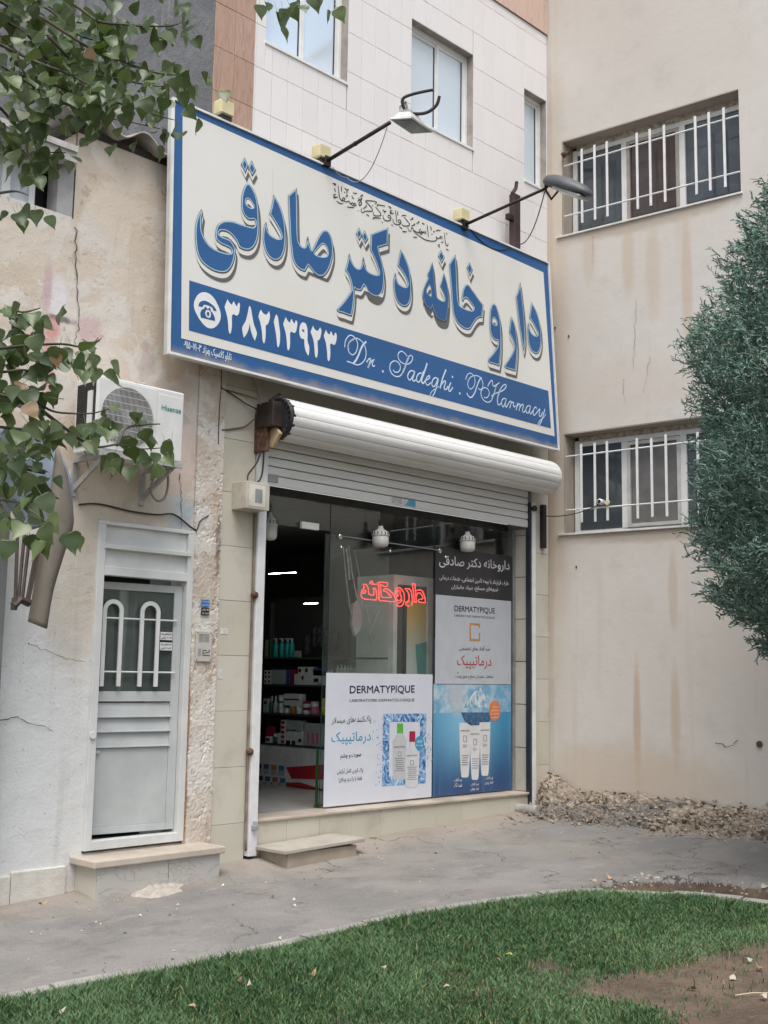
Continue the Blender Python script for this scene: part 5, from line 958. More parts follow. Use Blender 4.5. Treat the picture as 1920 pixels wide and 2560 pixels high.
mb = MB(); fill([tuple(f2(*c8(1351+42*math.cos(a), 375+76*math.sin(a)))) for a in np.linspace(0, 6.283, 24)[:-1]], [], y3(PY-0.0055), mb); mb.build('orange_badge', orange_i, gp)
mb = MB()
for r_, s_ in enumerate(('UN INTENSE', 'SPF 50+', 'protection', 'extreme')): ptext(mb, s_, (1322, 355+26*r_), (1380, 353+26*r_), 12, f2, PY-0.0068, c8, 0.02, False)
mb.build('badge_lettering', bannertx, gp)
# white poster on the sliding panel
wp = thing('micellar_poster', 'large white window poster with blue water frame and two bottles', 'poster')
panel('sheet', [(808, 2018), (1081, 1686)], vinyl_w, PY-0.003, parent=wp)
mb = MB(); ptext(mb, 'DERMATYPIQUE', (277, 257), (757, 250), 64, f2, PY-0.0045, c8, 0.018, False); mb.build('title', navy, wp)
mb = MB(); ptext(mb, 'LABORATOIRE DERMATOLOGIQUE', (276, 314), (756, 309), 24, f2, PY-0.0045, c8, 0.008, False); mb.build('subtitle', navy, wp)
for a in (('پاک‌کننده‌های میسلار', (143, 486), (435, 472), 62, 0.006), ('صورت و چشم', (208, 740), (362, 726), 44, 0.014), ('پاک کردن کامل آرایش', (185, 852), (375, 838), 46, 0.006), ('فقط با یک پد پنبه‌ای!', (195, 912), (366, 900), 42, 0.006)):
    mb = MB(); ptext(mb, *a[:4], f2, PY-0.0045, c8, a[4]); mb.build('text_line', navy, wp)
mb = MB(); ptext(mb, 'درماتیپیک', (140, 636), (432, 624), 100, f2, PY-0.0045, c8, 0.006); mb.build('brand', sky_i, wp)
t = NT('water splash print'); nz1 = t.noise(9, 6, 0.7, None, 2.5); c = t.mix(t.ramp(nz1, 0.40, 0.52), (0.015, 0.07, 0.30), (0.22, 0.42, 0.66)); c = t.mix(t.ramp(nz1, 0.52, 0.62), c, (0.62, 0.70, 0.80)); water = t.done(c, 0.4)
mb = MB(); outq = [(524, 398), (845, 396), (838, 912), (515, 936)]; inq = [(572, 458), (798, 458), (790, 850), (568, 862)]
for a in range(4): b = (a+1) % 4; pol(mb, [outq[a], outq[b], inq[b], inq[a]], f2, PY-0.0045, c8)
mb.build('water_frame_print', water, wp)
mb = MB(); rr = random.Random(3)
for i in range(80):
    if i % 2: x, y_ = 500+rr.gauss(-5, 22), rr.uniform(420, 930)
    else: x, y_ = 850+rr.gauss(5, 15), rr.uniform(420, 780)
    s_ = rr.uniform(1.5, 5); pol(mb, [(x-s_, y_), (x, y_-s_*1.5), (x+s_, y_), (x, y_+s_*1.5)], f2, PY-0.0048-rr.random()*0.0006, c8)
mb.build('droplet_print', plain('droplet ink', (0.20, 0.33, 0.55), 0.4, var=0.3), wp)
bpm = plain('bottle print', (0.60, 0.62, 0.65), 0.35, var=0.04, scale=12); bpm2 = plain('bottle print grey', (0.50, 0.52, 0.55), 0.35, var=0.04)
mb = MB(); pol(mb, [(596, 875), (594, 600), (612, 570), (626, 540), (672, 540), (684, 568), (697, 600), (697, 868), (680, 884), (612, 888)], f2, PY-0.0052, c8); mb.build('bottle_print', bpm2, wp)
mb = MB(); pol(mb, [(688, 930), (692, 690), (712, 650), (718, 606), (762, 606), (768, 648), (785, 685), (782, 918), (762, 942), (708, 944)], f2, PY-0.0058, c8); mb.build('bottle_print', bpm, wp)
mb = MB(); pol(mb, [(627, 470), (672, 470), (672, 542), (627, 542)], f2, PY-0.0056, c8); mb.build('cap_print', plain('green cap print', (0.10, 0.42, 0.05), 0.4), wp)
mb = MB(); pol(mb, [(719, 528), (762, 528), (762, 606), (717, 606)], f2, PY-0.0062, c8); mb.build('cap_print', plain('crimson cap print', (0.36, 0.01, 0.06), 0.4), wp)
for xa, yt, y_ in ((606, 652, PY-0.0066), (698, 716, PY-0.0066)):
    mb = MB(); ptext(mb, 'DERMATYPIQUE', (xa, yt), (xa+78, yt-3), 13, f2, y_, c8, 0.02, False); mb.build('bottle_name', grey_i, wp)
    P4 = [(xa+26, yt+26), (xa+52, yt+26), (xa+52, yt+62), (xa+26, yt+62)]; I4 = [(xa+30, yt+30), (xa+48, yt+30), (xa+48, yt+58), (xa+30, yt+58)]
    mb = MB(); fill([tuple(f2(*c8(*q_))) for q_ in P4], [[tuple(f2(*c8(*q_))) for q_ in I4]], y3(y_), mb); mb.build('bottle_emblem', grey_i, wp)
    for r_ in range(7): mb = MB(); pol(mb, [(xa+4+4*(r_ % 3), yt+75+15*r_), (xa+74-6*(r_ % 2), yt+74+15*r_), (xa+74-6*(r_ % 2), yt+79+15*r_), (xa+4+4*(r_ % 3), yt+80+15*r_)], f2, y_, c8); mb.build('bottle_text_line', grey_i, wp)
mb = MB(); fill([tuple(f2(*c8(793+34*math.cos(a), 617+54*math.sin(a)))) for a in np.linspace(0, 6.283, 22)[:-1]], [], y3(PY-0.0070), mb); mb.build('blue_badge', sky_i, wp)
mb = MB(); ptext(mb, 'NEW', (774, 616), (812, 614), 20, f2, PY-0.0076, c8, 0.02, False); ptext(mb, 'formula', (768, 640), (818, 638), 16, f2, PY-0.0076, c8, 0.01, False); mb.build('badge_lettering', bannertx, wp)
# ---------------------------------------------------------------- neon word and bulbs
neon = emit('red neon', (1.0, 0.045, 0.04), 2.2)
def c5(a, b): return (600+a*0.24111, 1180+b*0.24111)
NEON = ['90,105 130,110 155,170 165,230 215,238 225,190 215,157 240,155 255,200 258,290 230,298 100,285 70,262 65,220 75,180 102,150 90,105', '75,215 112,214 124,185 108,180 80,208', '182,102 174,82 194,64 210,80 196,100 260,102', '275,85 288,200 292,298 340,310 490,320 494,270 460,220 400,166 355,164 345,188 380,196 440,258 420,268 326,262 312,180 306,95', '275,78 390,84 386,130 345,125 322,110', '545,145 520,150 495,200 500,270 528,310 558,300 570,262 552,222 556,190 532,178 520,220 530,258', '545,145 590,190 606,260 600,330 570,376 526,376 520,342 555,330 576,300', '610,160 660,160 690,190 702,260 706,330 690,370', '625,170 655,210 666,270 655,320 625,326 630,360 665,382', '705,100 735,100 745,180 757,320', '705,108 720,200 732,318 757,325', '757,180 820,180 850,230 866,290 862,332 795,326 780,300 832,286 836,268 810,220 772,215 765,242']
nb = MB(); yN = 0.27; fN = ppx(yN)
for st in NEON:
    P = catmull([tuple(fN(890+float(q.split(',')[0])*0.19958, 1440+float(q.split(',')[1])*0.19958)) for q in st.split()], False, 5)
    nb.tube([(p[0], yN, p[1]) for p in P], 0.0042, 6)
tag(nb.build('neon_sign', neon, smooth=True), 'small red glowing neon pharmacy word hanging behind the shop glass', 'neon sign')
bulb_m = plain('bulb diffuser', (0.60, 0.59, 0.55), 0.35, var=0.03); bulb_b = plain('bulb housing', (0.66, 0.655, 0.63), 0.4)
for (x, zt, zb, lab) in ((1.615, 3.125, 2.915, 'white LED bulb hanging near the neon word'), (2.965, 3.20, 2.985, 'white LED bulb hanging above the charcoal banner'), (0.44, 3.16, 2.90, 'dim LED bulb hanging above the open doorway')):
    b = thing('light_bulb', lab, 'light bulb', 'bulbs over the shop front', (x, 0.10 if x > 1 else 0.42, zb)); H = zt-zb; R_ = 0.088 if x > 1 else 0.075
    MB().lathe((0, 0, 0), [(R_*0.55, 0), (R_*0.82, 0.012), (R_*0.93, 0.035), (R_*0.95, H*0.52)], 20).build('diffuser', bulb_m, b, smooth=True)
    MB().lathe((0, 0, 0), [(R_, H*0.52), (R_*1.02, H*0.56), (R_*0.9, H*0.72), (R_*0.42, H*0.84), (R_*0.30, H*0.92), (R_*0.28, H)], 20).build('housing', bulb_b, b, smooth=True)
    sl3 = MB()
    for k in range(14): a = 2*math.pi*k/14; sl3.obox((R_*0.965*math.cos(a), R_*0.965*math.sin(a), H*0.64), (0.004*-math.sin(a), 0.004*math.cos(a), 0), (0.004*math.cos(a), 0.004*math.sin(a), 0), (-R_*0.05*math.cos(a), -R_*0.05*math.sin(a), H*0.07))
    sl3.build('vent_slots', dark_gap, b); MB().lathe((0, 0, H), [(0.022, 0), (0.024, 0.05), (0.012, 0.06)], 12).build('socket', black, b)
    MB().tube([(0, 0, H+0.05), (0.005, 0.01, 3.34-zb)], 0.004, 5).build('flex', cable_m, b)
# ================================================================ inside the shop
XS = 2.3
def shf(px, py, dx=0.0): p = onX(px, py, XS+dx); return p[1], p[2]
su = thing('display_shelves', 'dark glass display shelving seen through the shop doorway', 'shelves')
sm_ = plain('shelf board', (0.05, 0.055, 0.055), 0.2, var=0.1); post_m = plain('shelf frame', (0.09, 0.09, 0.09), 0.4)
ROWZ = [1.835, 1.525, 1.195, 0.85]
for z in ROWZ: MB().box(XS-0.01, XS+0.36, 0.62, 2.90, z-0.022, z).build('shelf', sm_, su)
MB().box(XS+0.36, XS+0.40, 0.62, 2.92, 0.39, 2.55).build('back', plain('shelf back', (0.06, 0.065, 0.062), 0.5), su)
for y_ in (0.60, 1.57, 2.90): MB().box(XS+0.30, XS+0.36, y_, y_+0.02, 0.39, 2.5).build('upright', post_m, su)
ct = thing('counter_panel', 'white counter front with red wave and coloured sachet print under the shelves', 'counter')
MB().box(XS-0.05, XS+0.34, 1.50, 2.92, 0.40, 0.824).build('body', plain('white counter panel', (0.62, 0.62, 0.62), 0.35), ct)
mb = MB(); zt_, zb_ = 0.70, 0.46
mb.add([(XS-0.053, 1.51, zb_+0.05), (XS-0.053, 2.05, zb_+0.02), (XS-0.053, 2.15, zb_+0.14), (XS-0.053, 1.51, zt_-0.03)], [(0, 1, 2, 3)]); mb.add([(XS-0.053, 1.51, 0.40), (XS-0.053, 2.6, 0.40), (XS-0.053, 1.9, 0.45)], [(0, 1, 2)]); mb.build('wave_print', plain('red wave print', (0.40, 0.02, 0.03), 0.4), ct)
for r_ in range(2):
    for k in range(5):
        colr = ((0.05, 0.12, 0.10), (0.10, 0.02, 0.05), (0.05, 0.12, 0.32), (0.55, 0.16, 0.03), (0.05, 0.20, 0.30))[k]
        y_ = 2.80-0.13*k-0.03*r_; z0 = 0.60-0.135*r_
        MB().box(XS-0.0555, XS-0.053, y_-0.105, y_, z0-0.10, z0+0.015).build('sachet_print', plain('sachet paper', (0.40, 0.42, 0.42), 0.4), ct); MB().box(XS-0.057, XS-0.0556, y_-0.095, y_-0.01, z0-0.04, z0+0.010).build('sachet_colour', plain('sachet %d' % k, colr, 0.4), ct)
def c7(a, b): return (600+a*0.24111, 1550+b*0.24111)
def pm_(name, col): return plain('pack '+name, col, 0.4, var=0.06, scale=15)
def box_at(xa, xb, ya, z, name, label, mat, depth=0.09, marks=None, grp='packets on the shop shelves'):
    y0, _ = shf(*c7(xb, ya)); y1, zt = shf(*c7(xa, ya)); o = thing(name, label, name.replace('_', ' '), grp, (XS+0.03, (y0+y1)/2, z)); w = abs(y1-y0)/2*0.96; h = max(0.02, zt-z)
    MB().box(0, depth, -w, w, 0, h).build('carton', mat, o, bevel=0.002)
    if marks:
        for (u0, u1, v0, v1) in marks: MB().box(-0.0015, -0.0003, w-2*w*u1, w-2*w*u0, h*v0, h*v1).build('print', marks_m[marks_k[0]], o)
    return o
marks_m = [plain('pack dark print', (0.02, 0.02, 0.025), 0.4), plain('pack red print', (0.30, 0.02, 0.04), 0.4)]; marks_k = [0]
def bottle_at(xc, wpx, ya, z, name, label, mat, cap, capfrac=0.22, pump=False, tub=False, grp='bottles on the shop shelves'):
    y0, zt = shf(*c7(xc, ya)); ya_, _ = shf(*c7(xc-wpx/2, ya)); r = abs(ya_-y0)*0.9; H = max(0.03, zt-z); o = thing(name, label, name.replace('_', ' '), grp, (XS+0.03+r, y0, z))
    hb = H*(1-capfrac)
    if tub: MB().lathe((0, 0, 0), [(r*0.9, 0), (r, 0.005), (r, hb)], 14).build('tub', mat, o, smooth=True); MB().lathe((0, 0, 0), [(r*1.04, hb), (r*1.04, H-0.004), (r*0.95, H)], 14).build('lid', cap, o)
    else:
        MB().lathe((0, 0, 0), [(r*0.85, 0), (r, 0.006), (r, hb*0.72), (r*0.8, hb*0.88), (r*0.42, hb)], 14).build('body', mat, o, smooth=True)
        MB().lathe((0, 0, 0), [(r*0.42, hb), (r*0.42, H*0.97), (r*0.3, H)], 10).build('cap', cap, o)
        if pump: MB().obox((-r*0.5, 0, H*0.97), (r*0.8, 0, 0), (0, r*0.28, 0), (0, 0, H*0.03)).build('pump_nozzle', cap, o)
    return o
wc = pm_('white', (0.66, 0.67, 0.66)); gc = pm_('grey', (0.38, 0.42, 0.42)); teal = pm_('teal', (0.03, 0.36, 0.37)); cr_ = pm_('cream', (0.28, 0.26, 0.18)); blu = pm_('blue', (0.04, 0.09, 0.28)); redp = pm_('red', (0.25, 0.02, 0.05)); yel = pm_('yellow', (0.66, 0.54, 0.10)); orp = pm_('orange', (0.50, 0.16, 0.02)); pnk = pm_('pink', (0.50, 0.16, 0.24)); grn = pm_('green', (0.03, 0.12, 0.07)); tcap = pm_('cap', (0.5, 0.52, 0.52))
ORD = ('first', 'second', 'third', 'fourth')
z = ROWZ[0]
box_at(240, 268, 205, z, 'packet', 'cream slim packet at the left end of the top shelf', cr_); box_at(272, 298, 210, z, 'packet', 'green edged packet left of the teal pump bottles', grn)
for k, xc in enumerate((335, 398, 455, 500)): bottle_at(xc, 40, 188, z, 'pump_bottle', '%s teal pump bottle from the left on the top shelf' % ORD[k], teal, tcap, 0.18, True)
box_at(540, 612, 320, z, 'card', 'small pale card right of the teal pump bottles', gc, 0.01)
pouch = plain('silver pouch', (0.20, 0.20, 0.20), 0.25, metal=0.6, var=0.4, scale=25)
for k, (xc, w, y_) in enumerate(((670, 36, 150), (735, 44, 70), (800, 40, 60), (855, 44, 80), (885, 36, 75), (940, 50, 110))):
    ya, zt = shf(*c7(xc, y_)); o = tag(MB().obox((0, 0, -0.11), (0.012, 0, 0), (0, 0.026, 0.004), (0.008, 0.004, 0.11)).build('pouch', pouch), 'crinkled silver pouch number %s hanging over the top shelf beside the glass edge' % ('one', 'two', 'three', 'four', 'five', 'six')[k], 'pouch', 'silver pouches'); o['label'] = ('narrow silver pouch nearest the teal bottles', 'silver pouch hanging second from the teal bottles', 'silver pouch hanging third from the teal bottles', 'silver pouch hanging just left of the glass edge', 'silver pouch hanging against the glass panel edge', 'silver pouch hanging behind the glass panel')[k]
    o.location = (XS+0.05+0.02*(k % 2), ya, zt)
z = ROWZ[1]; m1 = [(0.2, 0.8, 0.1, 0.25), (0.2, 0.8, 0.45, 0.6), (0.2, 0.8, 0.75, 0.9)]
box_at(230, 264, 520, z, 'carton', 'white carton with black dots at the left end of the second shelf', wc, marks=m1); box_at(268, 300, 520, z, 'carton', 'dotted white carton second from the left on the second shelf', wc, marks=m1)
box_at(302, 455, 515, z, 'carton', 'wide grey carton on the left half of the second shelf', gc); box_at(458, 500, 515, z, 'carton', 'dark blue carton in the middle of the second shelf', blu); box_at(503, 540, 515, z, 'carton', 'small red carton beside the dark blue carton', redp)
box_at(542, 575, 560, z, 'carton', 'low white carton right of the red carton', wc); box_at(578, 650, 485, z, 'carton', 'tall white carton with black squares on the second shelf', wc, marks=[(0.1, 0.5, 0.7, 0.9), (0.6, 0.9, 0.3, 0.5)]); box_at(652, 726, 485, z, 'carton', 'tall white carton right of its black squared twin', wc, marks=[(0.05, 0.4, 0.7, 0.92)])
box_at(730, 890, 520, z, 'carton', 'broad white carton near the glass edge on the second shelf', wc, marks=[(0.1, 0.4, 0.2, 0.45), (0.3, 0.7, 0.05, 0.1)]); o = box_at(735, 880, 500, z+0.105, 'carton', 'flat blue carton lying on the broad white carton', blu)
z = ROWZ[2]
box_at(222, 268, 812, z, 'carton', 'pale carton at the left end of the third shelf', gc, marks=[(0.2, 0.8, 0.6, 0.8)]); bottle_at(292, 38, 788, z, 'lotion_bottle', 'dark green lotion bottle with white cap on the third shelf', grn, tcap, 0.3); bottle_at(333, 38, 786, z, 'lotion_bottle', 'clear lotion bottle beside the green one', gc, tcap, 0.3)
for k, (xa, xb, yt, dz, lab) in enumerate(((362, 415, 900, 0, 'white jar at the bottom of the jar stack'), (362, 415, 840, 0.065, 'white jar in the middle of the jar stack'), (362, 415, 778, 0.13, 'white jar topping the jar stack'))):
    bottle_at((xa+xb)/2, xb-xa, yt, z+dz, 'jar', lab, wc, grn if k == 1 else tcap, 0.3, tub=True, grp='jars on the third shelf')
bottle_at(446, 50, 910, z, 'jar', 'small white jar with dark dot beside the orange tub', wc, tcap, 0.3, tub=True, grp='jars on the third shelf'); bottle_at(510, 58, 888, z, 'tub', 'orange tub on the third shelf', orp, tcap, 0.15, tub=True); bottle_at(573, 50, 880, z, 'tub', 'white tub with brown mark right of the orange tub', wc, tcap, 0.15, tub=True)
MB_ = box_at(425, 605, 835, z+0.09, 'carton', 'long white carton lying over the small jars', wc); box_at(430, 605, 762, z+0.145, 'carton', 'green and white carton topping the third shelf pile', wc, marks=[(0.05, 0.95, 0.1, 0.3)])
bottle_at(640, 62, 920, z, 'tub', 'white tub left of the pink tub', wc, redp, 0.3, tub=True); bottle_at(722, 82, 906, z, 'tub', 'pink tub on the third shelf', pnk, pnk, 0.3, tub=True); bottle_at(645, 66, 842, z+0.075, 'jar', 'white jar with red band standing on the white tub', wc, redp, 0.4, tub=True, grp='jars on the third shelf'); bottle_at(725, 68, 846, z+0.085, 'jar', 'white jar standing on the pink tub', wc, tcap, 0.4, tub=True, grp='jars on the third shelf')
bottle_at(833, 62, 896, z, 'canister', 'yellow canister at the right end of the third shelf', yel, yel, 0.1, tub=True); bottle_at(833, 62, 814, z+0.085, 'canister', 'yellow canister stacked on its twin', yel, yel, 0.1, tub=True)
z = ROWZ[3]; marks_k[0] = 1
box_at(242, 295, 1203, z, 'carton', 'white carton with red print low on the bottom shelf', wc, marks=[(0.1, 0.9, 0.2, 0.7)]); box_at(246, 296, 1103, z+0.09, 'carton', 'dark red carton stacked on the bottom shelf left end', redp)
marks_k[0] = 0
bottle_at(335, 52, 1180, z, 'jar', 'dark jar with white lid on the bottom shelf', grn, tcap, 0.3, tub=True, grp='jars on the bottom shelf'); box_at(370, 396, 1170, z, 'tube_box', 'slim white tube box on the bottom shelf', wc)
marks_k[0] = 1; box_at(402, 450, 1035, z, 'carton', 'tall white carton with red figures on the bottom shelf', wc, marks=[(0.15, 0.85, 0.03+0.2*i, 0.15+0.2*i) for i in range(5)]); marks_k[0] = 0
box_at(455, 512, 1135, z, 'carton', 'left tube carton with dark foot on the bottom shelf', wc, marks=[(0.1, 0.9, 0.0, 0.25)]); box_at(515, 562, 1135, z, 'carton', 'right tube carton with dark foot on the bottom shelf', wc, marks=[(0.1, 0.9, 0.0, 0.25)]); box_at(566, 630, 1150, z, 'carton', 'white carton with black seal on the bottom shelf', wc, marks=[(0.3, 0.8, 0.2, 0.45)]); box_at(455, 622, 1035, z+0.145, 'carton', 'long pale carton lying on the tube cartons', gc)
gset = box_at(640, 842, 1065, z, 'gift_box', 'grey gift box with pink bottles in its window on the bottom shelf', gc, 0.14)
for k in range(3): MB().box(-0.004, -0.0005, 0.055-0.075*k, 0.095-0.075*k, 0.03, 0.15).build('pink_bottle', pnk, gset)
z = ROWZ[1]+0.145
small = [(980, 465), (1020, 462), (1055, 470), (1090, 470), (1125, 462), (1160, 475)]
MB().box(XS-0.01, XS+0.30, 0.55, 1.55, 1.645, 1.665).build('shelf', sm_, su)
for k, (xc, yt) in enumerate(small): bottle_at(xc, 30, yt, 1.665, 'dropper_bottle', ('white dropper bottle nearest the poster left corner', 'white dropper bottle second behind the glass', 'white dropper bottle third behind the glass', 'white dropper bottle fourth behind the glass', 'white dropper bottle fifth behind the glass', 'white dropper bottle beside the blue box')[k], wc, tcap, 0.3, grp='dropper bottles behind the glass')
box_at(1192, 1268, 458, 1.665, 'carton', 'dark blue carton behind the glass left of the white box', blu); box_at(1285, 1440, 395, 1.665, 'carton', 'plain white box behind the glass beside the fridge frame', wc)
# fridge with yellow advert
fg = thing('drinks_fridge', 'tall grey framed display cabinet with yellow and green advert behind the glass', 'display cabinet')
fx0, fz1 = onY(985, 1440, 0.55)[0], onY(985, 1436, 0.55)[2]; fx1 = onY(1086, 1425, 0.55)[0]
fm = plain('brushed frame', (0.78, 0.78, 0.77), 0.4, metal=0.0, var=0.08)
MB().box(fx0, fx0+0.06, 0.55, 1.1, 0.39, fz1).box(fx1-0.10, fx1, 0.55, 1.1, 0.39, fz1).box(fx0+0.06, fx1-0.10, 0.55, 1.1, fz1-0.10, fz1).build('frame', fm, fg); MB().box(fx0+0.19, fx0+0.22, 0.56, 0.60, 0.39, fz1-0.10).build('mullion', dark_gap, fg)
t = NT('advert print'); sp = t.t.nodes.new('ShaderNodeSeparateXYZ'); t.l(t.co, sp.inputs[0]); c = t.mix(t.ramp(sp.outputs['Z'], 1.75, 2.45), (0.74, 0.80, 0.78), (0.92, 0.60, 0.10)); adv = t.done(c, 0.4)
MB().box(fx0+0.22, fx1-0.10, 0.57, 1.0, 0.39, fz1-0.10).build('advert', adv, fg); MB().box(fx0+0.06, fx0+0.19, 0.60, 1.0, 0.39, fz1-0.10).build('door', plain('dark cabinet door', (0.10, 0.11, 0.11), 0.2), fg); MB().box(fx0+0.22, fx1-0.10, 0.565, 0.57, fz1-0.26, fz1-0.10).build('header', plain('cabinet header', (0.05, 0.055, 0.055), 0.4), fg)
xm = (fx0+0.22+fx1-0.10)/2
mb = MB(); mb.add([(xm-0.02, 0.562, 1.98), (xm+0.18, 0.562, 2.02), (xm+0.16, 0.562, 1.5), (xm+0.04, 0.562, 1.5)], [(0, 1, 2, 3)]); mb.build('leaf_print', plain('teal print', (0.08, 0.42, 0.40), 0.4), fg)
mb = MB(); mb.add([(xm+0.20, 0.561, 2.05), (xm+0.30, 0.561, 2.06), (xm+0.30, 0.561, 1.5), (xm+0.17, 0.561, 1.5)], [(0, 1, 2, 3)]); mb.build('stripe_print', plain('amber print', (0.75, 0.40, 0.05), 0.4), fg)
MB().box(fx1-0.02, fx1+0.002, 0.54, 0.55, 1.55, 2.05).build('cyan_strip', sky_i, fg)
# hanging clear plastic strips and ceiling gear
film = plain('clear film strip', (0.50, 0.58, 0.57), 0.25, var=0.3, scale=12)
hg = thing('hanging_strips', 'bundle of clear plastic strips hanging behind the shop glass', 'plastic strips')
for st, w in ((((858, 1367), (866, 1450), (875, 1520), (888, 1580)), 5), (((872, 1364), (880, 1430), (893, 1500), (905, 1560)), 5), (((886, 1375), (895, 1420), (904, 1470), (925, 1560)), 3), (((866, 1370), (870, 1400), (874, 1450)), 9), (((950, 1520), (925, 1580), (918, 1640)), 4)):
    P = [onY(px, py, 0.62) for px, py in st]; mb = MB()
    for a, b in zip(P[:-1], P[1:]): mb.bar(a, b, w*0.0028, 0.004, up=(0, 1, 0))
    mb.build('strip', film, hg)
mb = MB(); P = [onY(*q, 0.61) for q in ((883, 1510), (895, 1500), (905, 1540), (900, 1575), (888, 1590), (880, 1560))]; mb.add(P+[p+np.array([0, 0.03, 0]) for p in P], [tuple(range(6)), tuple(range(6, 12))[::-1]]+[(i, (i+1) % 6, 6+(i+1) % 6, 6+i) for i in range(6)]); mb.build('tag', plain('pale tag', (0.60, 0.58, 0.62), 0.4), hg)
for a, b, lab in (((600+300*.2411, 1180+1056*.2411), (600+580*.2411, 1180+1042*.2411), 'thin lit tube lamp high in the dark doorway'), ((600+665*.2411, 1180+1366*.2411), (600+850*.2411, 1180+1360*.2411), 'short lit tube lamp low in the dark doorway')):
    yt_ = 1.7 if 'thin' in lab else 1.4; pa, pb_ = np.array(onY(*a, yt_)), np.array(onY(*b, yt_)); tag(MB().tube([pa, pa+(pb_-pa)*(1.0 if yt_ > 1.5 else 0.75)], 0.0026, 8).build('tube_lamp', emit('tube lamp', (0.9, 1.0, 0.93), 32.0)), lab, 'tube lamp')
gd = tag(MB().box(1.018, 1.028, 0.30, 0.33, 0.40, 0.95).box(1.015, 1.05, 0.26, 0.34, 0.40, 0.43).build('green_stand', plain('green plastic', (0.012, 0.06, 0.016), 0.4), None), 'narrow green plastic stand just behind the poster edge in the doorway', 'stand')
lk = thing('door_padlock', 'grey padlock hasp at the foot of the left shutter rail', 'padlock', None, (-0.05, -0.075, 0.36)); MB().box(-0.025, 0.03, -0.02, 0.02, -0.04, 0.0).build('body', grey_metal, lk, bevel=0.006); MB().tube([(-0.012, 0, 0), (-0.012, 0, 0.03), (0.012, 0, 0.03), (0.012, 0, 0)], 0.006, 6).build('shackle', chrome, lk)
# ---------------------------------------------------------------- steps
st2_ = thing('shop_step', 'low stone step with overhanging slab in front of the shop doorway', 'step')
MB().box(0.05, 0.86, -0.40, -0.023, -0.05, 0.150).build('riser', plain('tan step stone', (0.37, 0.31, 0.25), 0.7, var=0.12, scale=4, bump=0.1), st2_, bevel=0.004)
o = MB().box(-0.015, 0.94, -0.435, -0.024, 0.151, 0.183).build('tread', plain('grey tan tread', (0.39, 0.36, 0.315), 0.55, var=0.12, scale=4), st2_, bevel=0.006); o.rotation_euler = (0, math.radians(-1.6), 0)
st1 = thing('door_step', 'high doorstep of veined marble slabs below the metal door', 'step')
veined = NT('grey veined marble'); v = veined; vn = v.ramp(v.math('ABSOLUTE', v.math('SUBTRACT', v.noise(3.0, 7, 0.6, v.mapped((1, 1, 2.0)), 1.4), 0.5)), 0.0, 0.02)
veined = v.done(v.mix(vn, (0.31, 0.30, 0.285), v.mix(v.noise(2, 4), (0.40, 0.385, 0.36), (0.48, 0.46, 0.43))), 0.55)
MB().box(-1.735, -1.10, -0.305, -0.285, -0.10, 0.205).build('riser_slab', veined, st1, bevel=0.003); MB().box(-1.096, -0.60, -0.305, -0.285, -0.08, 0.205).build('riser_slab', veined, st1, bevel=0.003); MB().box(-1.735, -1.715, -0.284, 0.0, -0.10, 0.205).build('end_slab', cream_tile, st1, bevel=0.003); MB().box(-1.714, -0.60, -0.284, -0.005, -0.1, 0.204).build('core', concrete, st1)
MB().box(-1.79, -0.565, -0.335, 0.03, 0.206, 0.262).build('tread', marble, st1, bevel=0.010)
tag(MB().lathe((3.72, -0.10, 0.235), [(0.055, -0.17), (0.055, 0.12), (0.047, 0.12)], 18, 'y').build('drain_pipe', plain('grey drain pipe', (0.34, 0.33, 0.31), 0.6, var=0.2)), 'short grey drain pipe lying at the foot of the right shutter rail', 'pipe')
bpy.data.objects['drain_pipe'].rotation_euler = (0, 0, 0)
# ================================================================ things on the facades
ac = thing('air_conditioner', 'white outdoor air conditioner unit on wall brackets left of the sign', 'air conditioner', None, (-1.63, -0.28, 3.29))
acw = plain('white cabinet', (0.62, 0.63, 0.62), 0.4, var=0.04)
MB().box(-0.40, 0.40, -0.17, 0.14, 0.0, 0.58).build('cabinet', acw, ac, bevel=0.014)
MB().box(-0.39, 0.135, -0.176, -0.169, 0.02, 0.555).build('front_plate', acw, ac, bevel=0.004); MB().box(0.15, 0.385, -0.174, -0.169, 0.02, 0.53).build('service_panel', acw, ac, bevel=0.004)
MB().lathe((-0.13, -0.1775, 0.29), [(0.232, 0.0), (0.232, -0.0015)], 40, 'y').build('fan_opening', black, ac)
for k in range(3):
    a0 = k*2.094; mb = MB(); P = [(-0.13+r_*math.cos(a0+d), -0.1800, 0.29+r_*math.sin(a0+d)) for r_, d in ((0.05, 0), (0.215, -0.1), (0.22, 0.45), (0.16, 0.75), (0.05, 0.7))]; mb.add(P, [(0, 1, 2, 3, 4)]); mb.build('fan_blade', plain('fan blade', (0.09, 0.09, 0.095), 0.4), ac)
MB().lathe((-0.13, -0.181, 0.29), [(0.055, 0), (0.05, -0.004)], 16, 'y').build('fan_hub', plain('fan hub', (0.14, 0.14, 0.14), 0.4), ac)
gr = MB()
for k in range(-21, 22):
    x = k*0.011; h = math.sqrt(max(0, 0.236**2-x*x)); gr.box(-0.13+x-0.0011, -0.13+x+0.0011, -0.190, -0.187, 0.29-h, 0.29+h)
for k in range(-4, 5):
    z = k*0.052; w = math.sqrt(max(0, 0.238**2-z*z)); gr.box(-0.13-w, -0.13+w, -0.1865, -0.1835, 0.29+z-0.002, 0.29+z+0.002)
gr.build('fan_grille', plain('grille wire', (0.55, 0.56, 0.56), 0.4), ac)
MB().box(-0.408, -0.399, -0.15, 0.10, 0.05, 0.53).build('coil', black, ac); mb = MB()
for i in range(14): mb.box(-0.4105, -0.4085, -0.148+i*0.018, -0.146+i*0.018, 0.05, 0.53)
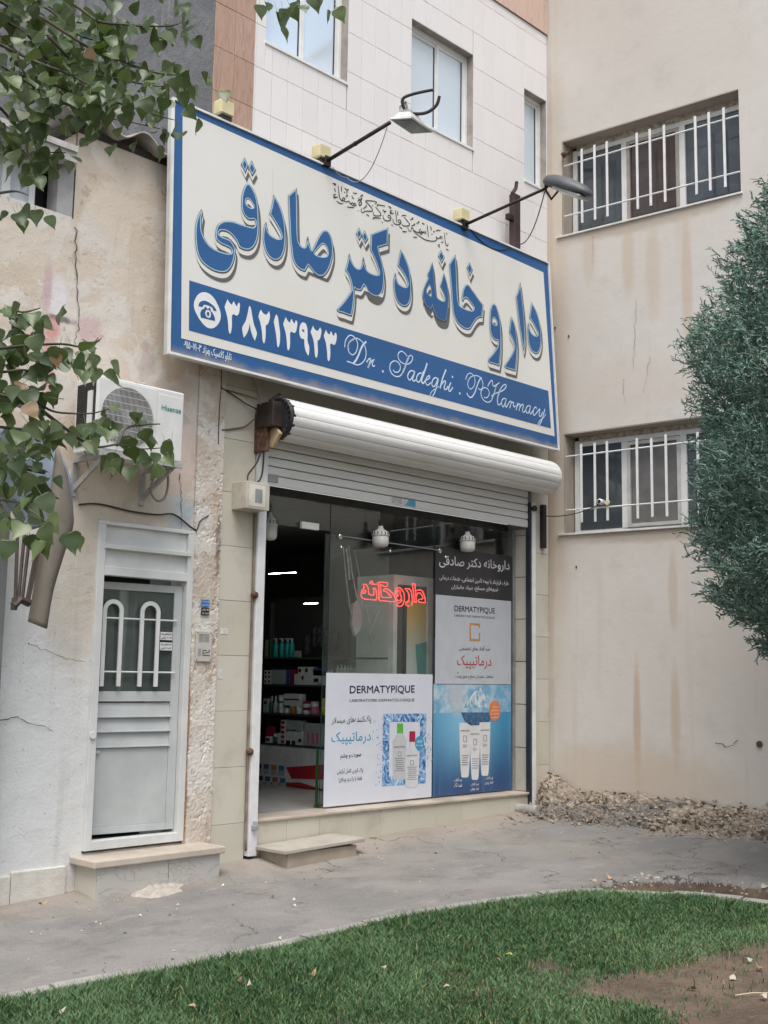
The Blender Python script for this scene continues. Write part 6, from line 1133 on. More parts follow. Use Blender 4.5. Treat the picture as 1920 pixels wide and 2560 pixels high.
for i in range(24): mb.box(-0.4102, -0.4085, -0.15, 0.10, 0.055+i*0.02, 0.0575+i*0.02)
mb.build('coil_fins', plain('coil fins', (0.05, 0.055, 0.055), 0.4), ac); MB().box(-0.422, -0.4105, -0.13, -0.07, 0.12, 0.46).build('side_handle', acw, ac)
mb = MB(); text('Hisense', (0.18, 0.405), (0.365, 0.405), 0.042, lambda x, z: (x, -0.1755, z), mb, 0.02, False); mb.build('logo', plain('teal logo', (0.0, 0.25, 0.22), 0.4), ac)
bk = plain('grey bracket', (0.36, 0.355, 0.35), 0.6, var=0.15)
for x in (-0.30, 0.33): MB().box(x-0.02, x+0.02, -0.18, 0.285, -0.04, 0.0).box(x-0.02, x+0.02, 0.255, 0.285, -0.30, -0.04).bar((x, -0.14, -0.03), (x, 0.26, -0.24), 0.02, 0.045).build('bracket', bk, ac)
MB().box(-0.36, 0.40, -0.185, -0.165, -0.035, 0.0).build('bracket_rail', bk, ac)
pts = catmull([(0.34, 0.0), (0.28, -0.12), (0.27, -0.22), (0.33, -0.28), (0.40, -0.25), (0.43, -0.14), (0.42, -0.02)], False, 6)
MB().tube([(a, 0.05, b) for a, b in pts], 0.010, 7).build('drain_hose', plain('grey hose', (0.22, 0.20, 0.18), 0.6), ac, smooth=True)
# intercom, stickers
ic = thing('intercom', 'pale intercom panel with speaker grille beside the metal door', 'intercom', None, (-0.63, -0.022, 1.74))
MB().box(-0.082, 0.082, -0.012, 0.012, 0.0, 0.255).build('panel', plain('intercom enamel', (0.50, 0.48, 0.44), 0.4, var=0.06), ac if False else ic, bevel=0.004)
mb = MB()
for i in range(6):
    for j in range(2): mb.box(-0.055+j*0.056, -0.006+j*0.056, -0.0135, -0.0118, 0.165+i*0.012, 0.171+i*0.012)
for i in range(4): mb.box(-0.06, -0.03, -0.0135, -0.0118, 0.05+i*0.016, 0.058+i*0.016)
mb.build('speaker_slots', grey_metal, ic); mb = MB()
for x0, x1, z0, z1 in ((-0.012, 0.03, 0.09, 0.096), (-0.012, -0.006, 0.05, 0.096), (-0.012, 0.035, 0.05, 0.056), (0.03, 0.055, 0.075, 0.081), (0.035, 0.06, 0.05, 0.056), (-0.012, 0.03, 0.07, 0.075), (0.052, 0.06, 0.081, 0.10)): mb.box(x0, x1, -0.0138, -0.0118, z0, z1)
mb.build('key_symbol', ink, ic)
mb = MB()
for x in (-0.07, 0.07):
    for z in (0.015, 0.24): mb.lathe((x, -0.0135, z), [(0.005, 0), (0.005, 0.003)], 8, 'y')
mb.build('screw', dark_gap, ic)
def sticker(x0, x1, z0, z1, y, mat, lab, lines, tm, parent_y=None):
    s_ = tag(MB().box(x0, x1, y, y+0.002, z0, z1).build('sticker', mat), lab, 'sticker', 'stickers on the house wall'); mb = MB(); h = (z1-z0)/len(lines)
    for i, L in enumerate(lines): text(L, (x0+0.006, z1-h*(i+0.82)), (x1-0.006, z1-h*(i+0.82)), h*0.62, lambda x, z: (x, y-0.0012, z), mb, 0.02)
    mb.build('print', tm, s_); return s_
sticker(-0.67, -0.585, 2.20, 2.26, -0.030, plain('blue sticker', (0.03, 0.17, 0.45), 0.4), 'blue sticker on the peeling strip above the intercom', ['تاسیسات', 'شبانه روزی'], white_paint)
sticker(-0.67, -0.585, 2.13, 2.19, -0.030, ink, 'black sticker with white writing just below the blue one', ['لوله بازکنی', 'تخلیه چاه'], white_paint)
for z, lab in ((1.91, 'upper white sticker with black numbers on the door glass'), (1.825, 'lower white sticker with black numbers on the door glass')):
    sticker(-1.035, -0.915, z, z+0.065, 0.022, white_paint, lab, ['خدمات لوله بازکنی و تخلیه', ('۲۰۰۲۲ تلفن' if z > 1.9 else '۳۸۵۱۳ تلفن')], ink)
for x0, x1, z0, z1, lab in ((-0.44, -0.36, 1.98, 2.03, 'torn white paper scrap on the cream pier'), (-0.45, -0.40, 1.60, 1.68, 'faded small print sticker on the cream pier')):
    tag(MB().box(x0, x1, -0.004, -0.0025, z0, z1).build('paper_scrap', plain('paper scrap', (0.60, 0.60, 0.57), 0.8, var=0.15, scale=30)), lab, 'paper scrap', 'paper scraps on the pier')
# electric box and cables
eb = thing('meter_box', 'grey metal junction box with a louvred plate beside the shutter rail', 'electric box')
MB().box(-0.36, -0.11, -0.20, 0.0, 3.06, 3.30).build('case', plain('cream grey case', (0.47, 0.44, 0.37), 0.5, var=0.1), eb, bevel=0.006); MB().box(-0.11, -0.098, -0.195, -0.003, 3.065, 3.295).build('door', plain('box door', (0.52, 0.50, 0.44), 0.5, var=0.08), eb)
MB().box(-0.098, -0.096, -0.15, -0.06, 3.12, 3.24).build('vent', grey_metal, eb); mb = MB().box(-0.33, -0.15, -0.2025, -0.200, 3.085, 3.275); mb.build('front_plate', plain('box plate', (0.58, 0.56, 0.50), 0.5), eb); MB().box(-0.265, -0.185, -0.2045, -0.2026, 3.12, 3.24).build('vent', grey_metal, eb)
def cable(pts, r, lab, mat=cable_m, y=-0.02):
    P = catmull([(p[0], p[1]) for p in pts], False, 5); ys = [p[2] if len(p) > 2 else y for p in pts]; n = len(P)
    Y_ = np.interp(np.linspace(0, len(pts)-1, n), range(len(pts)), ys)
    return tag(MB().tube([(p[0], yy_, p[1]) for p, yy_ in zip(P, Y_)], r, 6).build('cable', mat, smooth=True), lab, 'cable', 'loose cables on the wall')
def c3(a, b, y=0.0): p = onY(420+a*0.3014, 680+b*0.3014, y); return (p[0], p[2], y)
cable([c3(440, 810, -.012), c3(440, 950, -.012), c3(425, 1130, -.012), c3(415, 1430, -.012)], 0.006, 'thin black cable running straight down the plaster left of the pier')
cable([c3(440, 960, -.015), c3(540, 1020, -.02), c3(640, 1090, -.03), c3(745, 1140, -.10)], 0.006, 'thin cable slanting from the pier top to the shutter motor')
cable([c3(470, 975, -.015), c3(600, 1010, -.015), c3(740, 1055, -.06)], 0.006, 'upper cable running across the pier to the shutter motor', plain('brown cable', (0.16, 0.11, 0.07), 0.7))
cable([c3(705, 870, -.02), c3(740, 990, -.05), c3(770, 1100, -.10)], 0.007, 'pale cable dropping from the sign bottom to the shutter motor', plain('tan cable', (0.26, 0.21, 0.16), 0.7))
cable([c3(445, 1312, -.012), c3(540, 1300, -.012), c3(640, 1280, -.02), c3(715, 1220, -.08)], 0.008, 'brown cable curving across the pier below the motor', plain('brown cable', (0.16, 0.11, 0.07), 0.7))
cable([(-0.14, 3.62, -.12), (-0.17, 3.5, -.10), (-0.25, 3.38, -.08), (-0.27, 3.31, -.10)], 0.008, 'cable looping from the motor down into the grey box')
cable([(-0.13, 3.66, -.14), (-0.10, 3.5, -.10), (-0.11, 3.36, -.08), (-0.2, 3.30, -.10)], 0.008, 'second cable looping beside the rail into the grey box')
cable([(-1.88, 2.93), (-1.70, 2.955), (-1.4, 2.93), (-1.15, 2.93), (-0.98, 2.95), (-0.80, 2.86), (-0.74, 2.84)], 0.008, 'black cable slung across the wall above the metal door')
cable([(-0.735, 2.85), (-0.70, 2.93), (-0.62, 2.98)], 0.005, 'thin wire rising from the door frame corner')
cable([(-0.108, 0.15, -.03), (-0.115, 1.0, -.03), (-0.113, 2.2, -.03), (-0.112, 3.05, -.03)], 0.010, 'brown pipe cable running up beside the left shutter rail', plain('brown conduit', (0.22, 0.17, 0.13), 0.7, var=0.3))
for k, z in enumerate((2.33, 0.98)):
    tag(MB().lathe((-0.112, -0.05, z), [(0.01, -0.03), (0.03, -0.02), (0.035, 0.0), (0.02, 0.03)], 7, 'y').build('rusty_clamp', rusty), ('rusty clamp on the conduit halfway up the left rail', 'rusty clamp on the conduit low on the left rail')[k], 'clamp', 'rusty clamps')
a, b = onY(1375, 1235, -0.05), onY(1440, 1285, -0.25)
# camera on the lower grille, with its cable
cx_, cz_ = onR(1503, 1255, 0.06)
cm = thing('security_camera', 'small white security camera fixed on the lower window bars', 'camera', None, tuple(RCOR+RD*cx_-RN*0.06+np.array([0, 0, cz_])), -ANG)
MB().lathe((0, 0, 0), [(0.030, -0.05), (0.032, -0.045), (0.032, 0.03), (0.02, 0.035)], 14, 'y').build('barrel', white_paint, cm, smooth=True); MB().lathe((0, -0.052, 0), [(0.022, 0), (0.018, -0.004)], 12, 'y').build('lens', black, cm); MB().lathe((0.07, 0.02, -0.01), [(0.028, -0.02), (0.03, 0.0), (0.02, 0.015)], 10, 'y').build('mount', cream_plastic, cm); MB().bar((0.01, 0.02, -0.005), (0.07, 0.02, -0.01), 0.015).build('neck', white_paint, cm)
ca, cb = np.array([4.10, -0.10, 3.48]), RCOR+RD*(cx_-0.02)-RN*0.02+np.array([0, 0, cz_-0.01])
tag(MB().tube(droop(ca, cb, 0.05), 0.006, 5).build('cable', cable_m), 'black cable from the shutter end to the security camera', 'cable')
tag(MB().box(4.13, 4.19, -0.055, -0.005, 3.12, 3.62).build('cable_bundle', plain('black tape', (0.02, 0.016, 0.014), 0.7)), 'black taped cable bundle hanging below the right end of the roller', 'cable bundle')
hk, hz = onR(1413, 387, 0.03)
tag(MB().tube([RCOR+RD*(hk-0.03)-RN*0.0+np.array([0, 0, hz]), RCOR+RD*(hk-0.02)-RN*0.06+np.array([0, 0, hz]), RCOR+RD*(hk+0.07)-RN*0.06+np.array([0, 0, hz-0.01])], 0.025, 6).build('iron_stub', rusty), 'rusty iron stub sticking out beside the upper barred window', 'iron stub')
# ---------------------------------------------------------------- folded awning at the far left
aw = thing('folded_awning', 'folded awning with taupe panel and dark rods hanging at the left edge', 'awning')
taupe = plain('taupe awning fabric', (0.165, 0.145, 0.12), 0.85, var=0.10, scale=3, bump=0.2, bscale=200); bluef = plain('grey blue awning fabric', (0.17, 0.21, 0.27), 0.8, var=0.15, scale=3); rod = plain('dark brown rod', (0.045, 0.03, 0.022), 0.5, var=0.3)
L_ = [(140, 1110), (116, 1303), (100, 1376), (85, 1460), (69, 1554)]; R_ = [(160, 1160), (185, 1299), (170, 1357), (135, 1473), (118, 1572)]
R_[0] = (168, 1180)
mb = MB(); lp = catmull(L_, False, 5); rp = catmull(R_, False, 5)
for j, (p, q_) in enumerate(zip(lp, rp)):
    for i in range(5): u = i/4; P = onY(p[0]+(q_[0]-p[0])*u, p[1]+(q_[1]-p[1])*u, -0.75-0.03*math.sin(u*math.pi)-0.05*u); mb.v.append(tuple(P))
n = len(lp); mb.f = [(j*5+i, j*5+i+1, (j+1)*5+i+1, (j+1)*5+i) for j in range(n-1) for i in range(4)]
o = mb.build('side_panel', taupe, aw, smooth=True); sm2 = o.modifiers.new('thickness', 'SOLIDIFY'); sm2.thickness = 0.012
mb = MB(); lp = catmull([(-60, 1080), (-40, 1200), (20, 1260), (60, 1330)], False, 5); rp = catmull([(110, 1060), (150, 1130), (178, 1200), (184, 1290)], False, 5)
for j, (p, q_) in enumerate(zip(lp, rp)):
    for i in range(6): u = i/5; P = onY(p[0]+(q_[0]-p[0])*u, p[1]+(q_[1]-p[1])*u, -0.62-0.08*math.sin(u*5+j*0.3)); mb.v.append(tuple(P))
n = len(lp); mb.f = [(j*6+i, j*6+i+1, (j+1)*6+i+1, (j+1)*6+i) for j in range(n-1) for i in range(5)]
o = mb.build('canopy', bluef, aw, smooth=True); sm2 = o.modifiers.new('thickness', 'SOLIDIFY'); sm2.thickness = 0.01
for a, b in (((44, 1330), (38, 1500)), ((62, 1325), (46, 1500)), ((74, 1340), (55, 1505)), ((95, 1350), (66, 1505)), ((104, 1345), (72, 1500))):
    MB().tube([onY(*a, -0.80), onY(*b, -0.86)], 0.012, 6).build('rod', rod, aw)
MB().tube([onY(34, 1515, -0.88), onY(50, 1498, -0.88), onY(74, 1508, -0.88)], 0.028, 7).build('joint', rod, aw); MB().tube([onY(34, 1525, -0.88), onY(38, 1495, -0.88)], 0.022, 7).build('joint', rod, aw)
MB().tube([onY(-80, 1100, -0.05), onY(20, 1160, -0.45), onY(110, 1180, -0.75)], 0.02, 6).build('arm', rod, aw)
tag(MB().box(-2.75, -2.40, -0.18, -0.10, 0.0, 2.95).build('steel_door_post', plain('slate grey post', (0.16, 0.165, 0.17), 0.5, var=0.1)), 'slate grey upright post at the far left picture edge', 'post')
bpy.data.objects['steel_door_post'].location.x = onY(16, 1350, -0.14)[0]+2.40
# ================================================================ grass
def in_poly(x, y, P):
    c_ = False; n = len(P)
    for i in range(n):
        (x1, y1), (x2, y2) = P[i], P[i-1]
        if (y1 > y) != (y2 > y) and x < (x2-x1)*(y-y1)/(y2-y1)+x1: c_ = not c_
    return c_
def gpt(px, py): p = onP(px, py, (0, 0, 0.02), (-0.04, 0, 1)); return (p[0], p[1])
BARE = [[gpt(*p) for p in ((1990, 2345), (1900, 2368), (1820, 2396), (1724, 2424), (1640, 2450), (1550, 2452), (1480, 2478), (1400, 2492), (1440, 2508), (1520, 2514), (1590, 2526), (1670, 2556), (1690, 2620), (2300, 2700), (2300, 2330))],
        [gpt(*p) for p in ((1296, 2430), (1350, 2420), (1415, 2424), (1432, 2446), (1380, 2456), (1310, 2450))], [gpt(*p) for p in ((1380, 2232), (1470, 2222), (1640, 2226), (1990, 2262), (1990, 2235), (1640, 2212), (1450, 2212))]]
def blades(n, x0, x1, y0, y1, hmul, rng, wmul=1.0, keep=None):
    X = rng.uniform(x0, x1, n); Y_ = rng.uniform(y0, y1, n); vs = []; fs = []; cols = []
    for x, y in zip(X, Y_):
        k = kerb_side(x, y)
        if k < 0.07: continue
        if keep and not keep(x, y): continue
        jx, jy = rng.normal(0, 0.045, 2); x_, y_0 = x, y; x, y = x+jx, y+jy
        b = any(in_poly(x+0.07*noise.noise(Vector((x*5, y*5, 0))), y+0.05*noise.noise(Vector((x*5, y*5, 4))), P) for P in BARE)
        x, y = x_, y_0
        if b and rng.random() > 0.04: continue
        cl = noise.noise(Vector((x*2.2, y*2.2, 7)))
        h = hmul*(0.050+0.022*cl+0.03*max(0, 0.5-k)*1.2)*(0.62+0.38*max(0, min(1, (y+3.9)/0.9)))*rng.uniform(0.55, 1.35); w = wmul*rng.uniform(0.0022, 0.0042); a = rng.uniform(0, 6.283); ln = rng.uniform(0.2, 1.0)*h; bd = rng.uniform(0, 6.283)
        z = lawn_z(x, y)+0.008; dx, dy = math.cos(a)*w, math.sin(a)*w; lx, ly = math.cos(bd)*ln, math.sin(bd)*ln; kx = len(vs)
        vs += [(x-dx, y-dy, z), (x+dx, y+dy, z), (x-dx*.8+lx*.3, y-dy*.8+ly*.3, z+h*.6), (x+dx*.8+lx*.3, y+dy*.8+ly*.3, z+h*.6), (x+lx, y+ly, z+h)]
        fs += [(kx, kx+1, kx+3, kx+2), (kx+2, kx+3, kx+4)]
    return vs, fs
t = NT('grass blade'); gn = t.t.nodes.new('ShaderNodeNewGeometry'); ri = gn.outputs['Random Per Island']
c = t.mix(ri, (0.021, 0.062, 0.020), (0.078, 0.155, 0.060)); c = t.mix(t.math('MULTIPLY', t.math('GREATER_THAN', ri, 0.93), 0.75), c, (0.24, 0.22, 0.09))
c = t.mix(t.math('MULTIPLY', t.ramp(t.noise(0.8, 5, 0.6), 0.44, 0.60), 0.65), c, (0.118, 0.200, 0.092))
grass_m = t.done(c, 0.55, Specular_IOR_Level=0.3)
vis = lambda x, y: True
vs, fs = blades(190000, -4.2, 1.40, -5.0, -1.98, 1.0, RNG)
me = bpy.data.meshes.new('grass'); me.from_pydata(vs, [], fs); o = link('grass', me, grass_m, None, kind='stuff')
vs, fs = blades(26000, -13, 1.40, -9.3, -1.98, 1.1, RNG, 2.2, lambda x, y: not (-4.2 < x < 1.4 and -5.0 < y))
me = bpy.data.meshes.new('outer_grass'); me.from_pydata(vs, [], fs); link('outer_grass', me, grass_m, None, kind='stuff')
# ================================================================ poplar branches hanging in from the left
def leaf_mesh(curl=0.25, bend=0.2, rng=random):
    out = [(0, 0.02), (0.20, 0.0), (0.40, 0.07), (0.50, 0.20), (0.49, 0.33), (0.37, 0.52), (0.21, 0.70), (0.09, 0.86), (0, 1.10)]
    mb = MB(); n = len(out)
    pos = lambda x, v: (x*0.94, -curl*abs(x)*0.9+bend*v*v*-0.5+0.03*math.sin(v*9+x*5), v)
    cen = [pos(0, v) for _, v in out]; r = [pos(x, v+0.02*math.sin(9*v)) for x, v in out]; l = [pos(-x, v-0.02*math.sin(8*v)) for x, v in out]
    mb.v = cen+r+l
    for i in range(n-1):
        mb.f += [(i, n+i, n+i+1, i+1), (i, i+1, 2*n+i+1, 2*n+i)]
    mb.f = [tuple(dict.fromkeys(f)) for f in mb.f]
    st = MB(); mb.add([(0.012, 0, 0), (-0.012, 0, 0), (-0.010, 0.05, -0.30), (0.010, 0.05, -0.30), (0.004, 0.10, -0.55), (-0.004, 0.10, -0.55)], [(0, 1, 2, 3), (3, 2, 5, 4)])
    me = bpy.data.meshes.new('leaf'); me.from_pydata(mb.v, [], mb.f); me.update(); me.polygons.foreach_set('use_smooth', [True]*len(me.polygons)); return me
t = NT('poplar leaf'); oi = t.t.nodes.new('ShaderNodeObjectInfo').outputs['Random']; gn = t.t.nodes.new('ShaderNodeNewGeometry'); ri = t.math('FRACT', t.math('ADD', oi, t.math('MULTIPLY', gn.outputs['Random Per Island'], 0.7)))
c = t.mix(ri, (0.030, 0.062, 0.020), (0.145, 0.195, 0.080)); c = t.mix(t.math('MULTIPLY', gn.outputs['Backfacing'], 0.5), c, (0.12, 0.15, 0.10))
c = t.mix(t.math('MULTIPLY', t.math('GREATER_THAN', ri, 0.991), 0.9), c, (0.26, 0.15, 0.075))
p = t.t.nodes.new('ShaderNodeBsdfPrincipled'); t.l(c, p.inputs['Base Color']); p.inputs['Roughness'].default_value = 0.34; p.inputs['Specular IOR Level'].default_value = 0.5
tl = t.t.nodes.new('ShaderNodeBsdfTranslucent'); t.l(t.mix(0.6, c, (0.13, 0.20, 0.03)), tl.inputs[0]); mx = t.t.nodes.new('ShaderNodeMixShader'); mx.inputs[0].default_value = 0.30; t.l(p.outputs[0], mx.inputs[1]); t.l(tl.outputs[0], mx.inputs[2]); t.l(mx.outputs[0], t.out.inputs[0]); leaf_m = t.m
LM = [leaf_mesh(random.uniform(-0.1, 0.65), random.uniform(-0.3, 0.8)) for _ in range(10)]
for m_ in LM: m_.materials.append(leaf_m)
pt = thing('poplar_tree', 'poplar tree reaching in from the left with hanging heart shaped leaves', 'tree')
bark = plain('poplar bark', (0.075, 0.07, 0.05), 0.85, var=0.3, scale=12, bump=0.5)
BR = [  # pixel path, distance, leaf count, thickness
 ([(-60, -20), (8, 8), (96, 73), (181, 123), (270, 135), (340, 158)], 3.9, 38), ([(-50, 20), (66, 85), (110, 150), (190, 180), (260, 215)], 3.8, 34), ([(-40, 90), (89, 154), (174, 185), (216, 208), (262, 228), (320, 216)], 3.7, 40),
 ([(80, -60), (212, 30), (250, 54), (316, 62), (386, 66), (445, 60), (466, 34)], 4.0, 30), ([(100, 40), (216, 115), (270, 139), (386, 181), (451, 190), (482, 215)], 3.95, 32), ([(90, 190), (185, 231), (270, 250), (335, 270), (378, 285), (436, 300)], 3.85, 17),
 ([(60, 215), (150, 250), (220, 290), (300, 300), (400, 322)], 3.9, 9), ([(-60, 60), (0, 100), (60, 180), (100, 230), (130, 290)], 3.7, 24), ([(20, -60), (160, 40), (240, 60), (300, 15)], 4.1, 34), ([(-60, -50), (60, -5), (130, 30), (200, 90), (300, 110)], 4.2, 36), ([(-60, 130), (30, 180), (90, 220), (130, 235)], 3.75, 22), ([(120, 90), (210, 175), (310, 200), (385, 215), (440, 215)], 4.0, 12),
 ([(-60, 230), (0, 270), (31, 305), (77, 355), (112, 378), (164, 382)], 3.6, 26), ([(-60, 330), (10, 345), (60, 380), (80, 400)], 3.6, 14), ([(-40, 490), (35, 478), (70, 488)], 3.5, 10),
 ([(-60, 790), (20, 775), (60, 780), (100, 770)], 3.3, 14), ([(-60, 880), (0, 871), (70, 864), (154, 860), (216, 868), (246, 845)], 3.3, 26), ([(-60, 960), (0, 987), (77, 999), (127, 1026), (170, 1033), (231, 1033), (285, 1018)], 3.25, 21), ([(60, 990), (154, 1064), (231, 1115), (293, 1112), (347, 1122), (400, 1120)], 3.2, 13), ([(293, 1112), (316, 1070), (360, 1062), (400, 1060)], 3.2, 7), ([(-60, 1120), (0, 1150), (70, 1165), (120, 1180)], 3.2, 20), ([(-60, 1200), (0, 1246), (50, 1257), (75, 1275), (120, 1310)], 3.15, 16), ([(-60, 920), (0, 930), (60, 925), (120, 940)], 3.3, 18), ([(-60, 1060), (20, 1070), (90, 1080), (130, 1110)], 3.25, 16),
 ([(680, -160), (700, -60), (720, -20), (750, 5)], 3.6, 5), ([(700, -60), (670, -25), (690, -5)], 3.6, 3), ([(720, -20), (790, -8), (815, -2)], 3.6, 4)]
NL = [0]; extra = []
TR = at(-1500, 700, 4.7); trunk_pts = [np.array([TR[0], TR[1], -0.3]), np.array([TR[0], TR[1], 1.2]), np.array([TR[0]+0.05, TR[1]+0.03, 2.6]), np.array([TR[0]+0.15, TR[1], 4.2]), np.array([TR[0]+0.2, TR[1]+0.1, 6.0])]
MB().tube(trunk_pts, [0.20, 0.17, 0.14, 0.11, 0.05], 12).build('trunk', bark, pt, smooth=True)
rl = random.Random(11)
for bi, (path, dist, cnt) in enumerate(BR):
    P2 = catmull(path, False, 6); n = len(P2); P = [np.array(at(p[0], p[1], dist+0.25*math.sin(i/n*3+bi)+0.12*rl.random()*0)) for i, p in enumerate(P2)]
    mb = MB(); mb.tube(P, [0.0052-0.0037*i/(n-1) for i in range(n)], 6); mb.build('branch', bark, pt, smooth=True)
    if path[0][0] < 50:                   # limb joining the twig to the trunk, outside the frame
        zt_ = P[0][2]-rl.uniform(0.15, 0.9); tp = np.array([float(np.interp(zt_, [q[2] for q in trunk_pts], [q[a_] for q in trunk_pts])) for a_ in (0, 1, 2)]); mid = tp+(P[0]-tp)*0.5+np.array([rl.gauss(0, 0.08), rl.gauss(0, 0.08), rl.uniform(0.0, 0.18)]); MB().tube([tp, tp+(mid-tp)*0.5+np.array([0, 0, 0.04]), mid, P[0]], [0.024, 0.018, 0.013, 0.0052], 6).build('limb', bark, pt, smooth=True)
    if path[0][1] < 250 and bi < 14: cnt = int(cnt*1.55)
    elif bi > 14: cnt = int(cnt*1.55)
    for k in range(cnt):
        u = 0.12+0.9*(k+rl.random())/cnt; i = min(n-1, int(u*(n-1))); sp_ = 0.7+0.6*((k*7+bi*3) % 5)/4; b = P[i]+np.array([max(-.06, min(.06, rl.gauss(0, 0.032))), max(-.07, min(.07, rl.gauss(0, 0.04))), rl.gauss(-0.008, 0.022)])*sp_
        s = rl.uniform(0.034, 0.062)*(1.0 if bi < 15 or bi > 23 else 1.03)
        # leaf hangs from its stalk: tip mostly downwards, blade facing any way but mostly outwards
        tip = np.array([rl.gauss(0.10, 0.42), rl.gauss(-0.05, 0.42), -1.0+rl.gauss(0, 0.35)]); tip /= np.linalg.norm(tip)
        if rl.random() < 0.15: tip[2] *= -0.4; tip /= np.linalg.norm(tip)
        f = -CF*0.75+np.array([rl.gauss(0, 0.55), rl.gauss(0, 0.55), rl.gauss(0.45, 0.5)]); xax = np.cross(tip, f); xax /= max(np.linalg.norm(xax), 1e-6); yax = np.cross(tip, xax)
        M = Matrix(((xax[0]*s, yax[0]*s, tip[0]*s, b[0]+tip[0]*s*0.5), (xax[1]*s, yax[1]*s, tip[1]*s, b[1]+tip[1]*s*0.5), (xax[2]*s, yax[2]*s, tip[2]*s, b[2]+tip[2]*s*0.5), (0, 0, 0, 1)))
        extra.append((M, rl.randrange(10), b))
vis_l = []; rest = []
for M, mi, b in extra:
    v = np.array(b)-CAM; w = v @ CF; px, py = 960+F_PX*(v @ CR)/w, 1280-F_PX*(v @ CU)/w
    (vis_l if (-20 < px < 1940 and -30 < py < 2560) else rest).append((M, mi, w))
vis_l.sort(key=lambda q: q[2]); rest += vis_l[299:]; vis_l = vis_l[:299]
for M, mi, _ in vis_l:
    o = bpy.data.objects.new('leaf', LM[mi]); COL.objects.link(o); o.parent = pt; o.matrix_world = M
vs, fs = [], []
for M, mi, _ in rest:
    k = len(vs); vs += [tuple(M @ v.co) for v in LM[mi].vertices]; fs += [tuple(i+k for i in pl.vertices) for pl in LM[mi].polygons]
for q in range(500):                      # the rest of the crown above and left of the frame
    b = at(rl.uniform(-1500, -150), rl.uniform(-1100, 500), rl.uniform(3.2, 5.2)) if q % 3 else at(rl.uniform(-200, 600), rl.uniform(-900, -160), rl.uniform(3.4, 4.6))
    s = rl.uniform(0.05, 0.08); a = rl.uniform(0, 6.28); M = Matrix.Translation(Vector(b)) @ Matrix.Rotation(a, 4, 'Z') @ Matrix.Rotation(math.pi+rl.gauss(0, 0.6), 4, 'X') @ Matrix.Scale(s, 4)
    k = len(vs); m_ = LM[q % 6]; vs += [tuple(M @ v.co) for v in m_.vertices]; fs += [tuple(i+k for i in pl.vertices) for pl in m_.polygons]
me = bpy.data.meshes.new('foliage'); me.from_pydata(vs, [], fs); me.polygons.foreach_set('use_smooth', [True]*len(me.polygons)); link('foliage', me, leaf_m, pt, kind='stuff')
# ================================================================ blue-green conifer at the right
cf = thing('conifer', 'dense blue green cypress with feathery sprays at the right edge', 'tree')
CC = np.array([2.45, -4.60, 0.0])
t = NT('cypress spray'); gn = t.t.nodes.new('ShaderNodeNewGeometry'); ri = gn.outputs['Random Per Island']
c = t.mix(ri, (0.060, 0.120, 0.095), (0.250, 0.370, 0.315)); c = t.mix(t.math('MULTIPLY', t.math('GREATER_THAN', ri, 0.985), 0.8), c, (0.17, 0.12, 0.07)); cyp = t.done(c, 0.7, Specular_IOR_Level=0.2)
MB().tube([CC+np.array([0, 0, -0.2]), CC+np.array([0.02, 0, 1.5]), CC+np.array([0.0, 0.02, 3.5]), CC+np.array([0, 0, 6.2])], [0.16, 0.13, 0.09, 0.02], 10).build('trunk', bark, cf, smooth=True)
def crown_r(z):                           # radius of the crown at height z
    pts = [(1.55, 0.45), (1.8, 0.92), (2.0, 1.12), (2.25, 1.38), (2.7, 1.46), (3.0, 1.53), (3.6, 1.50), (4.2, 1.44), (4.7, 1.31), (5.1, 1.12), (5.5, 0.93), (6.0, 0.60), (6.7, 0.1)]
    return max(0.05, float(np.interp(z, [p[0] for p in pts], [p[1] for p in pts]))-0.07)
def spray(rng):                           # one small flat branchlet: stem with side twigs, all thin triangles
    tr = []
    def seg(p, d, L, w, lev):
        q = p+d*L; sd2 = np.array([-d[1], d[0], 0.0]) if lev else np.array([0, 1.0, 0]); sd2 = np.cross(d, rng.normal(size=3)); sd2 /= np.linalg.norm(sd2)
        tr.append((p-sd2*w, p+sd2*w, q+sd2*w*0.55, q-sd2*w*0.55))
        if lev < 2:
            for k in range(3 if lev == 0 else 2):
                t_ = 0.35+0.3*k; e = d+rng.normal(size=3)*0.62; e /= np.linalg.norm(e); seg(p+d*L*t_, e, L*0.55, w*0.9, lev+1)
    seg(np.zeros(3), np.array([0, 0, 1.0]), 0.095, 0.0058, 0); return np.array(tr)
SPR = [spray(RNG) for _ in range(14)]
vs, fs = [], []; crn = np.random.default_rng(4)
cand = 0
